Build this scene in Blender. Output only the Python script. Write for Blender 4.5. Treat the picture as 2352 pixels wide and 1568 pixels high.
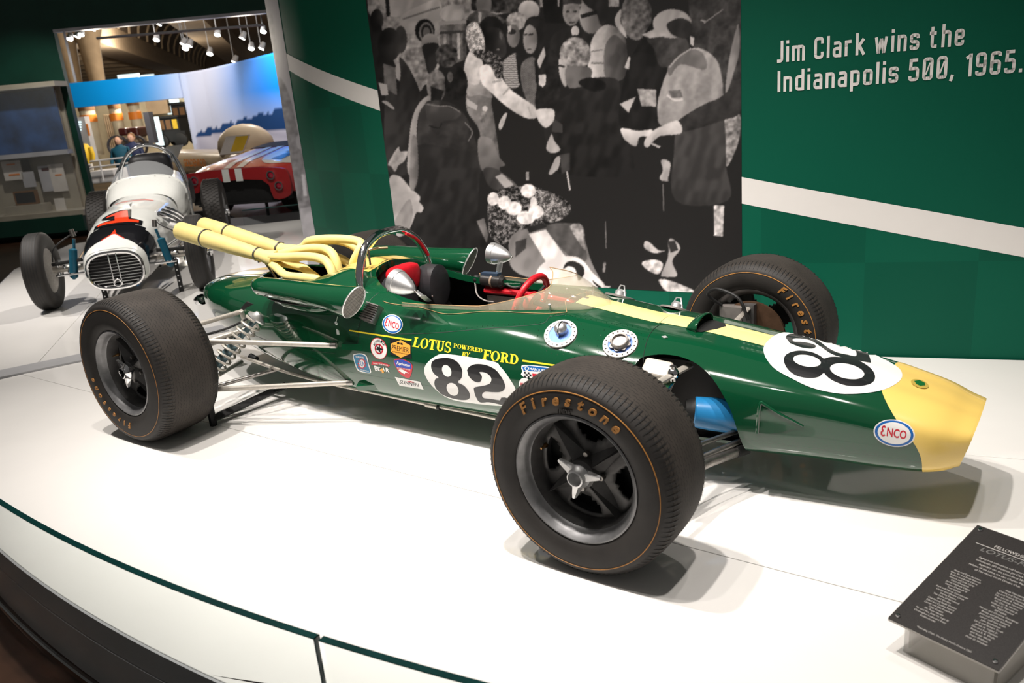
import bpy, bmesh, math, random
import numpy as np
from mathutils import Vector, Matrix
from mathutils.bvhtree import BVHTree
random.seed(7)
sc = bpy.context.scene
COL = sc.collection
for o in list(bpy.data.objects):
    bpy.data.objects.remove(o, do_unlink=True)

# ------------------------------------------------------------------ camera
CAMP = (2.3952, -2.7204, 1.4411)
YAW, PITCH, ROLL, FPX, PW, PH = 0.6360, 0.2973, -0.0920, 1858.77, 2352, 1568
_f = Vector((-math.sin(YAW)*math.cos(PITCH), math.cos(YAW)*math.cos(PITCH), -math.sin(PITCH)))
_r0 = Vector((math.cos(YAW), math.sin(YAW), 0)); _u0 = _r0.cross(_f)
_r = _r0*math.cos(ROLL)+_u0*math.sin(ROLL); _u = _u0*math.cos(ROLL)-_r0*math.sin(ROLL)
cam_d = bpy.data.cameras.new('camera'); cam = bpy.data.objects.new('camera', cam_d); COL.objects.link(cam)
cam_d.sensor_width = 36; cam_d.lens = 36*FPX/PW; cam_d.clip_start = 0.05; cam_d.clip_end = 200
cam.matrix_world = Matrix(((_r.x, _u.x, -_f.x, CAMP[0]), (_r.y, _u.y, -_f.y, CAMP[1]), (_r.z, _u.z, -_f.z, CAMP[2]), (0, 0, 0, 1)))
cam_d.dof.use_dof = True; cam_d.dof.focus_distance = 3.4; cam_d.dof.aperture_fstop = 4.0
sc.camera = cam

# ------------------------------------------------------------------ world, exposure, museum spot lamps
w = bpy.data.worlds.new('hall_ambient'); sc.world = w; w.use_nodes = True
w.node_tree.nodes['Background'].inputs[0].default_value = (0.62, 0.60, 0.58, 1)
w.node_tree.nodes['Background'].inputs[1].default_value = 0.14
sc.view_settings.view_transform = 'Standard'; sc.view_settings.look = 'None'
sc.view_settings.gamma = 1; sc.view_settings.use_curve_mapping = False
sc.view_settings.exposure = 0.25
SPOTS = [  # position, target, watts, cone degrees, lamp radius
    ((-2.5, -1.15, 4.4), (-1.9, 0.0, 0), 370, 68, .05),
    ((-1.2, -1.25, 4.5), (-0.8, 0.15, 0), 390, 64, .05),
    ((-0.1, -1.20, 4.5), (0.2, 0.15, 0), 420, 64, .05),
    ((1.0, -1.25, 4.5), (1.2, 0.1, 0), 390, 64, .05),
    ((2.2, -1.10, 4.4), (2.0, 0.1, 0), 230, 66, .05),
    ((0.4, -1.75, 4.7), (0.7, -0.6, 0), 110, 60, .05),
    ((1.9, 0.55, 4.4), (1.9, 0.2, 0), 70, 70, .05),
    ((-0.8, -2.0, 4.6), (-0.3, 1.4, 1.1), 100, 62, .06),
    ((1.4, -2.2, 4.6), (1.0, 1.4, 0.9), 60, 62, .06),
    ((-4.0, -1.2, 4.5), (-4.6, 1.2, 0), 420, 60, .05),
    ((-6.2, -0.5, 4.5), (-5.4, 1.8, 0), 520, 60, .05),
    ((-3.6, 2.9, 4.5), (-4.8, 1.6, 0), 420, 60, .05),
]
for i, (p, t, W_, deg, rad) in enumerate(SPOTS):
    ld = bpy.data.lights.new('ceiling_spot', 'SPOT'); ld.energy = W_; ld.spot_size = math.radians(deg)
    ld.spot_blend = .8; ld.shadow_soft_size = rad; ld.color = (1.0, .935, .875)
    lo = bpy.data.objects.new('ceiling_spot', ld); COL.objects.link(lo); lo.location = p
    lo.rotation_euler = (Vector(t)-Vector(p)).to_track_quat('-Z', 'Y').to_euler()

# ------------------------------------------------------------------ helpers
def ray(px, py):
    d = _f + _r*((px-PW/2)/FPX) - _u*((py-PH/2)/FPX)
    return Vector(CAMP), d.normalized()
def onz(px, py, z=0.):
    o, d = ray(px, py); return o+d*((z-o.z)/d.z)
def ony(px, py, y):
    o, d = ray(px, py); return o+d*((y-o.y)/d.y)
def proj(p):
    d = Vector(p)-Vector(CAMP); z = d.dot(_f)
    return (PW/2+FPX*d.dot(_r)/z, PH/2-FPX*d.dot(_u)/z)

def tag(o, label=None, cat=None, group=None, kind=None):
    if label: o['label'] = label
    if cat: o['category'] = cat
    if group: o['group'] = group
    if kind: o['kind'] = kind
    return o
def empty(name, loc=(0, 0, 0), rz=0, label=None, cat=None, group=None):
    o = bpy.data.objects.new(name, None); COL.objects.link(o); o.empty_display_size = .1
    o.location = loc; o.rotation_euler = (0, 0, rz)
    return tag(o, label, cat, group)

def mat(name, col, rough=.5, metal=0., coat=0., spec=.5, noise=0., nscale=40., bump=0., bscale=200., emit=None, estr=0., alpha=1., trans=0., ior=1.45):
    m = bpy.data.materials.new(name); m.use_nodes = True
    nt = m.node_tree; b = nt.nodes['Principled BSDF']
    c = tuple(col)+(1,)
    b.inputs['Base Color'].default_value = c
    b.inputs['Roughness'].default_value = rough; b.inputs['Metallic'].default_value = metal
    b.inputs['Coat Weight'].default_value = coat; b.inputs['Coat Roughness'].default_value = .03
    b.inputs['Specular IOR Level'].default_value = spec
    b.inputs['Alpha'].default_value = alpha; b.inputs['Transmission Weight'].default_value = trans; b.inputs['IOR'].default_value = ior
    tc = None
    if noise or bump:
        tc = nt.nodes.new('ShaderNodeTexCoord')
    if noise:
        n = nt.nodes.new('ShaderNodeTexNoise'); n.inputs['Scale'].default_value = nscale; n.inputs['Detail'].default_value = 4
        r = nt.nodes.new('ShaderNodeValToRGB')
        r.color_ramp.elements[0].color = tuple(max(0, x*(1-noise)) for x in col)+(1,)
        r.color_ramp.elements[1].color = tuple(min(1, x*(1+noise)) for x in col)+(1,)
        r.color_ramp.elements[0].position = .3; r.color_ramp.elements[1].position = .7
        nt.links.new(tc.outputs['Object'], n.inputs['Vector']); nt.links.new(n.outputs['Fac'], r.inputs['Fac'])
        nt.links.new(r.outputs['Color'], b.inputs['Base Color'])
    if bump:
        n2 = nt.nodes.new('ShaderNodeTexNoise'); n2.inputs['Scale'].default_value = bscale
        bp = nt.nodes.new('ShaderNodeBump'); bp.inputs['Strength'].default_value = bump; bp.inputs['Distance'].default_value = .002
        nt.links.new(tc.outputs['Object'], n2.inputs['Vector']); nt.links.new(n2.outputs['Fac'], bp.inputs['Height'])
        nt.links.new(bp.outputs['Normal'], b.inputs['Normal'])
    if emit:
        b.inputs['Emission Color'].default_value = tuple(emit)+(1,); b.inputs['Emission Strength'].default_value = estr
    return m
def vmat(name, rough=.5, coat=0., spec=.5, emis=0.):
    """print material: colours come from the mesh's 'print' colour attribute (flat printed graphics)"""
    m = mat(name, (1, 1, 1), rough, coat=coat, spec=spec)
    nt = m.node_tree; a = nt.nodes.new('ShaderNodeVertexColor'); a.layer_name = 'print'
    nt.links.new(a.outputs['Color'], nt.nodes['Principled BSDF'].inputs['Base Color'])
    if emis:
        nt.links.new(a.outputs['Color'], nt.nodes['Principled BSDF'].inputs['Emission Color'])
        nt.nodes['Principled BSDF'].inputs['Emission Strength'].default_value = emis
    return m

class MB:
    def __init__(s): s.v = []; s.f = []; s.m = []; s.cur = 0
    def add(s, vs, fs):
        n = len(s.v); s.v += [tuple(v) for v in vs]; s.f += [tuple(i+n for i in f) for f in fs]; s.m += [s.cur]*len(fs); return s
    def box(s, c, d, M=None):
        x, y, z = (d[0]/2, d[1]/2, d[2]/2)
        vs = [Vector((sx*x, sy*y, sz*z)) for sx in (-1, 1) for sy in (-1, 1) for sz in (-1, 1)]
        vs = [(M @ v if M else v)+Vector(c) for v in vs]
        return s.add(vs, [(0, 1, 3, 2), (4, 6, 7, 5), (0, 4, 5, 1), (2, 3, 7, 6), (0, 2, 6, 4), (1, 5, 7, 3)])
    def rings(s, rs, closed=True, cap0=False, cap1=False, loop=False):
        n = len(rs[0]); vs = [p for r in rs for p in r]; fs = []
        k = len(rs)
        for i in range(k if loop else k-1):
            for j in range(n if closed else n-1):
                a = i*n+j; b = i*n+(j+1) % n; i2 = (i+1) % k
                fs.append((a, b, i2*n+(j+1) % n, i2*n+j))
        if cap0: fs.append(tuple(range(n-1, -1, -1)))
        if cap1: fs.append(tuple((k-1)*n+j for j in range(n)))
        return s.add(vs, fs)
    def tube(s, pts, r, n=10, cap=True, up=None, loop=False, sq=1.0):
        pts = [Vector(p) for p in pts if p is not None]; k = len(pts); rs = []
        rr = r if hasattr(r, '__len__') else [r]*k
        pu = None
        for i in range(k):
            if loop: t = pts[(i+1) % k]-pts[i-1]
            else: t = pts[min(i+1, k-1)]-pts[max(i-1, 0)]
            t.normalize()
            if pu is None:
                a = Vector(up) if up else (Vector((0, 0, 1)) if abs(t.z) < .9 else Vector((1, 0, 0)))
            else: a = pu
            u = a-t*a.dot(t); u.normalize(); pu = u; v = t.cross(u)
            rs.append([pts[i]+(u*math.cos(2*math.pi*j/n)*sq+v*math.sin(2*math.pi*j/n))*rr[i] for j in range(n)])
        return s.rings(rs, True, cap and not loop, cap and not loop, loop)
    def lathe(s, prof, M=None, n=32, arc=1.0, close=True, cap0=False, cap1=False):
        """profile (r,h) revolved about local z"""
        rs = []
        for (r, h) in prof:
            ring = []
            for j in range(n):
                a = 2*math.pi*arc*j/n
                p = Vector((r*math.cos(a), r*math.sin(a), h)); ring.append(M @ p if M else p)
            rs.append(ring)
        return s.rings(rs, close, cap0, cap1)
    def prism(s, poly, h0, h1, M=None):
        n = len(poly)
        vs = [Vector((x, y, h0)) for x, y in poly]+[Vector((x, y, h1)) for x, y in poly]
        if M: vs = [M @ v for v in vs]
        fs = [tuple(range(n-1, -1, -1)), tuple(range(n, 2*n))]+[(i, (i+1) % n, n+(i+1) % n, n+i) for i in range(n)]
        return s.add(vs, fs)
    def sphere(s, c, r, n=10, m=6, sc=(1, 1, 1)):
        c = Vector(c); vs = [c+Vector((0, 0, r*sc[2]))]
        for i in range(1, m):
            ph = math.pi*i/m
            for j in range(n):
                a = 2*math.pi*j/n; vs.append(c+Vector((r*sc[0]*math.sin(ph)*math.cos(a), r*sc[1]*math.sin(ph)*math.sin(a), r*sc[2]*math.cos(ph))))
        vs.append(c-Vector((0, 0, r*sc[2]))); fs = []
        for j in range(n): fs.append((0, 1+j, 1+(j+1) % n))
        for i in range(m-2):
            for j in range(n):
                a = 1+i*n+j; b = 1+i*n+(j+1) % n; fs.append((a, a+n, b+n, b))
        L = len(vs)-1
        for j in range(n): fs.append((L, L-n+(j+1) % n, L-n+j))
        return s.add(vs, fs)
    def mesh(s, name, mats, smooth=True, ang=40):
        me = bpy.data.meshes.new(name); me.from_pydata([tuple(v) for v in s.v], [], s.f)
        if not isinstance(mats, (list, tuple)): mats = [mats]
        for m in mats: me.materials.append(m)
        if len(mats) > 1: me.polygons.foreach_set('material_index', s.m)
        bm = bmesh.new(); bm.from_mesh(me); bmesh.ops.recalc_face_normals(bm, faces=bm.faces); bm.to_mesh(me); bm.free()
        if smooth:
            me.polygons.foreach_set('use_smooth', [True]*len(me.polygons))
            me.set_sharp_from_angle(angle=math.radians(ang))
        me.update(); return me
    def obj(s, name, mats, parent=None, smooth=True, ang=40):
        return link(name, s.mesh(name, mats, smooth, ang), parent)
def link(name, me, parent=None):
    o = bpy.data.objects.new(name, me); COL.objects.link(o)
    if parent: o.parent = parent
    return o
def evald(o, name=None):
    """apply modifiers of o in place (no operators)"""
    dg = bpy.context.evaluated_depsgraph_get(); dg.update()
    me = bpy.data.meshes.new_from_object(o.evaluated_get(dg)); o.modifiers.clear(); o.data = me; return o
def bevel(o, wd, seg=2):
    md = o.modifiers.new('b', 'BEVEL'); md.width = wd; md.segments = seg; md.limit_method = 'ANGLE'; md.harden_normals = False
    return o
def cut(o, cutter):
    md = o.modifiers.new('c', 'BOOLEAN'); md.operation = 'DIFFERENCE'; md.solver = 'EXACT'; md.object = cutter
    evald(o); bpy.data.objects.remove(cutter, do_unlink=True)
    for p in o.data.polygons: p.use_smooth = True
    o.data.set_sharp_from_angle(angle=math.radians(35)); return o
def rot(axis, deg): return Matrix.Rotation(math.radians(deg), 4, axis)
def T(x, y, z): return Matrix.Translation((x, y, z))
def align_z(d, loc=(0, 0, 0)):
    return Matrix.Translation(loc) @ Vector(d).to_track_quat('Z', 'Y').to_matrix().to_4x4()
def spl(pts, n=6, closed=False):
    P = [np.array(p, float) for p in pts]; k = len(P); out = []
    rng = range(k if closed else k-1)
    for i in rng:
        if closed: a, b, c, d = P[i-1], P[i], P[(i+1) % k], P[(i+2) % k]
        else: a, b, c, d = P[max(i-1, 0)], P[i], P[i+1], P[min(i+2, k-1)]
        for j in range(n):
            t = j/n; out.append(.5*((2*b)+(c-a)*t+(2*a-5*b+4*c-d)*t*t+(-a+3*b-3*c+d)*t**3))
    if not closed: out.append(P[-1])
    return [tuple(map(float, p)) for p in out]
def copy_tree(o, parent=None):
    c = o.copy(); COL.objects.link(c); c.parent = parent
    for ch in list(o.children): copy_tree(ch, c)
    return c
def text2d(s, size=1., bold=0., align='CENTER', shear=0., sx=1., spacing=1.):
    cu = bpy.data.curves.new('t', 'FONT'); cu.body = s; cu.size = size; cu.align_x = align; cu.offset = bold; cu.shear = shear
    cu.space_character = spacing; cu.resolution_u = 3
    o = bpy.data.objects.new('t', cu); COL.objects.link(o)
    dg = bpy.context.evaluated_depsgraph_get(); dg.update()
    me = o.evaluated_get(dg).to_mesh()
    vs = [(v.co.x*sx, v.co.y) for v in me.vertices]; fs = [tuple(p.vertices) for p in me.polygons]
    o.evaluated_get(dg).to_mesh_clear(); bpy.data.objects.remove(o, do_unlink=True); bpy.data.curves.remove(cu)
    return vs, fs
# ------------------------------------------------------------------ shared materials
M = {}
M['white_gloss'] = mat('white_acrylic_floor', (.86, .84, .81), .06, spec=.5, noise=.015, nscale=3)
M['under'] = mat('dark_joint', (.03, .03, .03), .8)
M['fascia'] = mat('grey_fascia', (.44, .44, .45), .45, noise=.05, nscale=5)
M['floorwood'] = mat('hall_floor', (.05, .024, .014), .3, noise=.35, nscale=6)
M['glass'] = mat('barrier_glass', (.93, .98, .97), .0, trans=1., ior=1.12)
M['glass_edge'] = mat('glass_edge_teal', (.006, .045, .042), .1, spec=.6, noise=.2, nscale=8)
M['black'] = mat('matte_black', (.012, .012, .012), .6, noise=.2, nscale=30)
M['chrome'] = mat('chrome', (.82, .82, .82), .08, metal=1., noise=.03, nscale=60)
M['alu'] = mat('satin_aluminium', (.74, .74, .74), .42, metal=.9, noise=.06, nscale=80)
M['steel'] = mat('grey_steel', (.36, .34, .32), .38, metal=1., noise=.15, nscale=60)
M['white_print'] = mat('white_vinyl', (.80, .77, .74), .5, noise=.01, nscale=10)

# ------------------------------------------------------------------ platform of white panels
AC, AR = (.15, 6.24), 8.0
def arc_y(x, R=AR): return AC[1]-math.sqrt(max(R*R-(x-AC[0])**2, 0))
def kerb_x(y): return -3.136+(y+.696)*(.547/1.155)
def strip(y0, y1, xr=4.6, x0=None):
    n = 8
    L = [(kerb_x(y0+(y1-y0)*i/n), y0+(y1-y0)*i/n) for i in range(n+1)]
    return L
platform = empty('display_platform', (0, 0, 0), 0, 'white glossy museum platform carrying the green racing car, curved grey edge', 'platform')
def panel(poly, name='panel', parent=platform, z0=-.03, z1=0., m=None):
    o = MB().prism(poly, z0, z1).obj(name, m or M['white_gloss'], parent, smooth=False)
    return bevel(o, .0012, 1)
G = .0018
xs = [-3.23+(4.6+3.23)*i/60 for i in range(61)]
front = [(x, arc_y(x)) for x in xs]
panel(front+[(4.6, -.585-G), (kerb_x(-.585), -.585-G)])
panel([(kerb_x(-.585), -.585+G), (4.6, -.585+G), (4.6, .66-G), (2.287, .496-G), (1.95, .426-G), (kerb_x(.40), .40-G)])
WR, WL = 5.2, 7.2
def wall(s):
    if s < 0: a = s/WL; return (.1+WL*math.sin(a), 1.28+WL-WL*math.cos(a)), (math.sin(a), -math.cos(a))
    L = 1.364
    a = min(s, L)/WR
    x, y = .1+WR*math.sin(a), 1.28+WR-WR*math.cos(a); t = max(s-L, 0)
    return (x+t*math.cos(a), y+t*math.sin(a)), (math.sin(a), -math.cos(a))
def wpt(s, z, off=0.):
    (x, y), (nx, ny) = wall(s); return Vector((x+nx*off, y+ny*off, z))
SK = next(s/100 for s in range(-100, -400, -1) if wall(s/100)[0][0] < kerb_x(wall(s/100)[0][1]))
wfront = [tuple(wpt(4.55+(SK+.02-4.55)*i/60, 0, .014))[:2] for i in range(61)]
panel([(kerb_x(.40), .40+G), (1.95, .426+G), (2.287, .496+G), (wfront[0][0], .66+G)]+wfront)
under = front+[(4.6, .66), (wfront[0][0], .66)]+wfront
panel(under, 'platform_core', z0=-.30, z1=-.031, m=M['under'])
# curved fascia in two bands with a groove
def arcband(name, R, z0, z1, th, m, x0=-3.23, x1=4.6, parent=platform, n=60):
    rs = []
    for i in range(n+1):
        x = x0+(x1-x0)*i/n; y = arc_y(x, R); nx, ny = (x-AC[0])/R, (y-AC[1])/R
        rs.append([(x, y, z0), (x, y, z1), (x+nx*th, y+ny*th, z1), (x+nx*th, y+ny*th, z0)])
    return MB().rings(rs, True, True, True).obj(name, m, parent, ang=30)
arcband('fascia_band', AR, -.098, -.004, .008, M['fascia'])
arcband('fascia_band', AR, -.28, -.103, .010, M['fascia'])
kp = [(kerb_x(y), y) for y in (-.96, wfront[-1][1]-.01)]
kp = [(x-.003, y) for x, y in kp]
kq = [(x-.20, y+.02) for x, y in kp]
kerb = tag(MB().prism([kp[0], kp[1], kq[1], kq[0]], -.3, .012).obj('divider_strip', M['fascia'], None, smooth=False),
           'dark grey divider strip between the two white platforms', 'floor strip')
# second platform
plat2 = empty('display_platform', (0, 0, 0), 0, 'white glossy platform under the white open-wheel car', 'platform')
P2 = [(kq[0][0]-.003, kq[0][1]), (-4.6, -.62), (-5.8, .05), (-6.8, .886), (-7.7, 1.45), (-8.9, 2.7), (-8.6, 3.7), (-7.24, 4.3), (-6.72, 4.8), (-5.2, 5.6), (-4.3, 5.6), (-4.05, 2.75)]+[tuple(wpt(-4.06+(SK-.24+4.06)*i/30, 0, .02))[:2] for i in range(31)]
sA, sB = Vector((-3.233, -.421)), Vector((-4.8, .815)); sd = (sB-sA).normalized(); sn = Vector((-sd.y, sd.x))
def clip(poly, p, n):
    out = []
    for i in range(len(poly)):
        a, b = Vector(poly[i]), Vector(poly[(i+1) % len(poly)]); da, db = (a-p).dot(n), (b-p).dot(n)
        if da >= 0: out.append(tuple(a))
        if da*db < 0: out.append(tuple(a+(b-a)*(da/(da-db))))
    return out
panel(clip(P2, sA+sn*G, sn), parent=plat2); panel(clip(P2, sA-sn*G, -sn), parent=plat2)
panel(P2, 'platform_core', plat2, -.30, -.031, M['under'])
rs = []
ctr = Vector((-5.6, 2.4))
for (x, y) in P2[:10]:
    d = (Vector((x, y))-ctr).normalized()*.02; rs.append([(x, y, -.28), (x, y, -.004), (x+d.x, y+d.y, -.004), (x+d.x, y+d.y, -.28)])
MB().rings(rs, True, True, True).obj('fascia_band', M['fascia'], plat2, smooth=False)

fl = MB().prism([(-60, -25), (20, -25), (20, 45), (-60, 45)], -.5, -.32).obj('floor', M['floorwood'], None, False); tag(fl, kind='structure', label='dark polished wood floor of the museum hall')

# ------------------------------------------------------------------ curved glass barrier panels in front of the platform
def glass_panel(x0, x1, z0, z1, label):
    root = empty('glass_barrier', (x0, arc_y(x0, AR+.04), z0), 0, label, 'glass barrier', 'glass barriers along the platform front')
    inv = Matrix.Translation((-x0, -arc_y(x0, AR+.04), -z0))
    R0, th = AR+.032, .018
    def bandrs(xa, xb, za, zb, n=30, ex=0):
        out = []
        for i in range(n+1):
            x = xa+(xb-xa)*i/n; y = arc_y(x, R0); nx, ny = (x-AC[0])/R0, (y-AC[1])/R0
            out.append([inv @ Vector((x-nx*ex, y-ny*ex, za)), inv @ Vector((x-nx*ex, y-ny*ex, zb)), inv @ Vector((x+nx*(th+ex), y+ny*(th+ex), zb)), inv @ Vector((x+nx*(th+ex), y+ny*(th+ex), za))])
        return out
    MB().rings(bandrs(x0+.0006, x1-.0036, z0, z1-.0022), True, True, True).obj('pane', M['glass'], root, ang=30)
    MB().rings(bandrs(x0, x1, z1-.002, z1), True, True, True).obj('top_edge', M['glass_edge'], root, ang=30)
    MB().rings(bandrs(x1-.003, x1, z0, z1, 1), True, True, True).obj('end_edge', M['glass_edge'], root, smooth=False)
    return root
GX = 1.057
glass_panel(-1.9, GX-.006, -.26, .30, 'clear curved glass barrier pane with teal edge, corner seam at its end')
glass_panel(GX+.006, 3.9, -.26, .30, 'clear curved glass barrier pane running below the small black plaque')

# ------------------------------------------------------------------ curved green wall with stripe, mural photograph and lettering
def s_of(px, py):   # photo pixel -> (s, z) on the wall surface
    o, d = ray(px, py); lo, hi = None, None
    best = None; prev = None
    for i in range(-410, 560, 2):
        s = i/100; (x, y), n = wall(s); v = (x-o.x)*d.y-(y-o.y)*d.x
        if prev is not None and prev[1]*v <= 0:
            s0 = prev[0]+(s-prev[0])*abs(prev[1])/(abs(prev[1])+abs(v)+1e-12)
            (x, y), n = wall(s0); t = ((x-o.x)*d.x+(y-o.y)*d.y)/(d.x**2+d.y**2)
            if best is None or t < best[0]: best = (t, s0, o.z+d.z*t)
        prev = (s, v)
    return best[1], best[2]
def wall_grid(name, s0, s1, z0, z1, ns, nz, m, off, parent=None, zf=None):
    mb = MB(); vs = []; fs = []; uv = []
    for i in range(ns+1):
        s = s0+(s1-s0)*i/ns
        a, b = (z0, z1) if zf is None else zf(s)
        for j in range(nz+1):
            z = a+(b-a)*j/nz; vs.append(wpt(s, z, off)); uv.append((s, z))
    for i in range(ns):
        for j in range(nz):
            k = i*(nz+1)+j; fs.append((k, k+nz+1, k+nz+2, k+1))
    mb.add(vs, fs); me = mb.mesh(name, m, True)
    l = me.uv_layers.new(name='sz')
    for lp in me.loops: l.data[lp.index].uv = uv[lp.vertex_index]
    return link(name, me, parent)
# wall material: two-tone print of half-metre squares below the stripe
mw = mat('green_wall', (.004, .075, .042), .5, spec=.18, bump=.08, bscale=400)
nt = mw.node_tree; b = nt.nodes['Principled BSDF']
uvn = nt.nodes.new('ShaderNodeUVMap'); uvn.uv_map = 'sz'
mp = nt.nodes.new('ShaderNodeMapping'); mp.inputs['Location'].default_value = (.06/.495, 0, 0); mp.inputs['Scale'].default_value = (1/.495, 1/.485, 1)
ck = nt.nodes.new('ShaderNodeTexChecker'); ck.inputs['Scale'].default_value = 1
ck.inputs['Color1'].default_value = (.002, .080, .046, 1); ck.inputs['Color2'].default_value = (.0025, .094, .054, 1)
sep = nt.nodes.new('ShaderNodeSeparateXYZ'); ma = nt.nodes.new('ShaderNodeMath'); ma.operation = 'MULTIPLY_ADD'
ma.inputs[1].default_value = .23; lt = nt.nodes.new('ShaderNodeMath'); lt.operation = 'LESS_THAN'; lt.inputs[1].default_value = .86+.23*.83
mx = nt.nodes.new('ShaderNodeMix'); mx.data_type = 'RGBA'; mx.inputs['A'].default_value = (.002, .086, .050, 1)
L = nt.links.new
L(uvn.outputs[0], mp.inputs[0]); L(mp.outputs[0], ck.inputs['Vector']); L(uvn.outputs[0], sep.inputs[0])
L(sep.outputs['X'], ma.inputs[0]); L(sep.outputs['Y'], ma.inputs[2]); L(ma.outputs[0], lt.inputs[0])
L(lt.outputs[0], mx.inputs['Factor']); L(ck.outputs['Color'], mx.inputs['B']); L(mx.outputs['Result'], b.inputs['Base Color'])
WZ = 3.6
wallo = wall_grid('wall_back', -4.02, 5.2, -.32, WZ, 180, 4, mw, 0)
tag(wallo, kind='structure', label='curved dark green wall behind the racing car')
# body of the wall (back side, end and top)
rs = []
for i in range(0, 181):
    s = -4.02+(5.2+4.02)*i/180; rs.append([wpt(s, -.32, -.002), wpt(s, WZ, -.002), wpt(s, WZ, -.16), wpt(s, -.32, -.16)])
MB().rings(rs, True, True, True).obj('wall_core', mat('grey_board', (.45, .44, .44), .6, noise=.05), wallo, ang=20)
def stripe_f(pts):
    def f(s):
        t = .864-.2315*(s-.83)
        return (t-.0675, t+.0675)
    return f
wall_grid('wall_stripe', -3.42, -1.765, 0, 0, 40, 1, M['white_print'], .0015, wallo, stripe_f(0))
wall_grid('wall_stripe', .835, 5.2, 0, 0, 60, 1, M['white_print'], .0015, wallo, stripe_f(0))
# lettering on the wall: narrow rounded sans built from strokes
def rnd(P, r=.12, n=5):
    out = [P[0]]
    for a, c, d in zip(P[:-2], P[1:-1], P[2:]):
        a, c, d = Vector(a), Vector(c), Vector(d); u = (a-c); v = (d-c); ru = min(r, u.length/2); rv = min(r, v.length/2)
        p0 = c+u.normalized()*ru; p1 = c+v.normalized()*rv
        for k in range(n+1): t = k/n; out.append(tuple((1-t)**2*p0+2*t*(1-t)*c+t*t*p1))
    out.append(P[-1]); return out
def box_(x0, y0, x1, y1): xm = (x0+x1)/2; return rnd([(xm, y0), (x0, y0), (x0, y1), (x1, y1), (x1, y0), (xm, y0)], .13)
WG = {
 'I': [[(.08, 0), (.08, 1)]], 'J': [rnd([(-.06, .07), (.20, .07), (.20, 1)])], 'i': [[(.08, 0), (.08, .72)], [(.08, .85), (.08, 1)]],
 'm': [[(.08, 0), (.08, .72)], rnd([(.08, .65), (.36, .65), (.36, 0)]), rnd([(.34, .65), (.64, .65), (.64, 0)])], 'C': [rnd([(.45, .70), (.45, .93), (.08, .93), (.08, .07), (.45, .07), (.45, .30)], .16)],
 'l': [[(.08, 0), (.08, 1)]], 'a': [rnd([(.08, .64), (.40, .65), (.40, 0)]), rnd([(.40, .39), (.08, .39), (.08, .07), (.40, .07)])], 'r': [[(.08, 0), (.08, .72)], rnd([(.08, .45), (.10, .65), (.34, .65)])],
 'k': [[(.08, 0), (.08, 1)], [(.10, .30), (.42, .72)], [(.20, .42), (.45, 0)]], 'w': [[(.04, .72), (.17, 0)], [(.17, 0), (.31, .64)], [(.31, .64), (.45, 0)], [(.45, 0), (.58, .72)]],
 'n': [[(.08, 0), (.08, .72)], rnd([(.08, .65), (.40, .65), (.40, 0)])], 's': [rnd([(.40, .52), (.40, .65), (.07, .65), (.07, .37), (.40, .35), (.40, .07), (.07, .07), (.07, .20)], .1)],
 't': [rnd([(.14, .92), (.14, .07), (.36, .07)]), [(0, .65), (.34, .65)]], 'h': [[(.08, 0), (.08, 1)], rnd([(.08, .65), (.40, .65), (.40, 0)])], 'e': [rnd([(.40, .22), (.40, .07), (.08, .07), (.08, .65), (.41, .65), (.41, .36), (.10, .36)])],
 'd': [[(.41, 0), (.41, 1)], rnd([(.41, .65), (.08, .65), (.08, .07), (.41, .07)])], 'p': [[(.08, -.24), (.08, .72)], rnd([(.08, .65), (.41, .65), (.41, .07), (.08, .07)])], 'o': [box_(.08, .07, .42, .65)],
 '5': [[(.43, .93), (.05, .93)], [(.10, .98), (.085, .50)], rnd([(.06, .57), (.43, .57), (.43, .07), (.07, .07), (.07, .22)], .13)], '0': [box_(.08, .07, .44, .93), [(.17, .24), (.35, .76)]], ',': [[(.10, .14), (.02, -.14)]],
 '1': [[(.24, 0), (.24, 1)], [(.24, .93), (.04, .80)]], '9': [box_(.08, .44, .43, .93), rnd([(.43, .66), (.43, .07), (.08, .07), (.08, .20)])], '6': [box_(.08, .07, .43, .56), rnd([(.43, .80), (.43, .93), (.08, .93), (.08, .30)])], '.': [[(.08, 0), (.08, .16)]]}
def wall_text(txt, px0, py0, px1, py1, capz, name):
    (sa, za), (sb, zb) = s_of(px0, py0), s_of(px1, py1); q = []; x = 0
    for ch in txt:
        if ch == ' ': x += .34; continue
        mxx = 0
        for pl in WG[ch]:
            w_ = .15 if not (ch == '0' and len(pl) == 2) else .07
            for a, c in zip(pl[:-1], pl[1:]):
                d = Vector((c[0]-a[0], c[1]-a[1]))
                if d.length < 1e-6: continue
                e = d.normalized()*(.012 if len(pl) > 2 else 0); n = Vector((-d.y, d.x)).normalized()*w_/2
                q.append([(x+a[0]-e.x+n.x, a[1]-e.y+n.y), (x+a[0]-e.x-n.x, a[1]-e.y-n.y), (x+c[0]+e.x-n.x, c[1]+e.y-n.y), (x+c[0]+e.x+n.x, c[1]+e.y+n.y)])
            mxx = max(mxx, max(p[0] for p in pl))
        x += mxx+.24
    X0 = min(p[0] for r in q for p in r); X1 = max(p[0] for r in q for p in r); k = (sb-sa)/(X1-X0); z0 = (za+zb)/2
    mb = MB()
    for r in q: mb.add([wpt(sa+(p[0]-X0)*k, z0+p[1]*capz, .003) for p in r], [(0, 1, 2, 3)])
    return mb.obj(name, M['white_print'], wallo, smooth=False)
wall_text('Jim Clark wins the', 1785, 144, 2214, 104, .097, 'lettering')
wall_text('Indianapolis 500, 1965.', 1786, 212, 2347, 165, .097, 'lettering')
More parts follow.
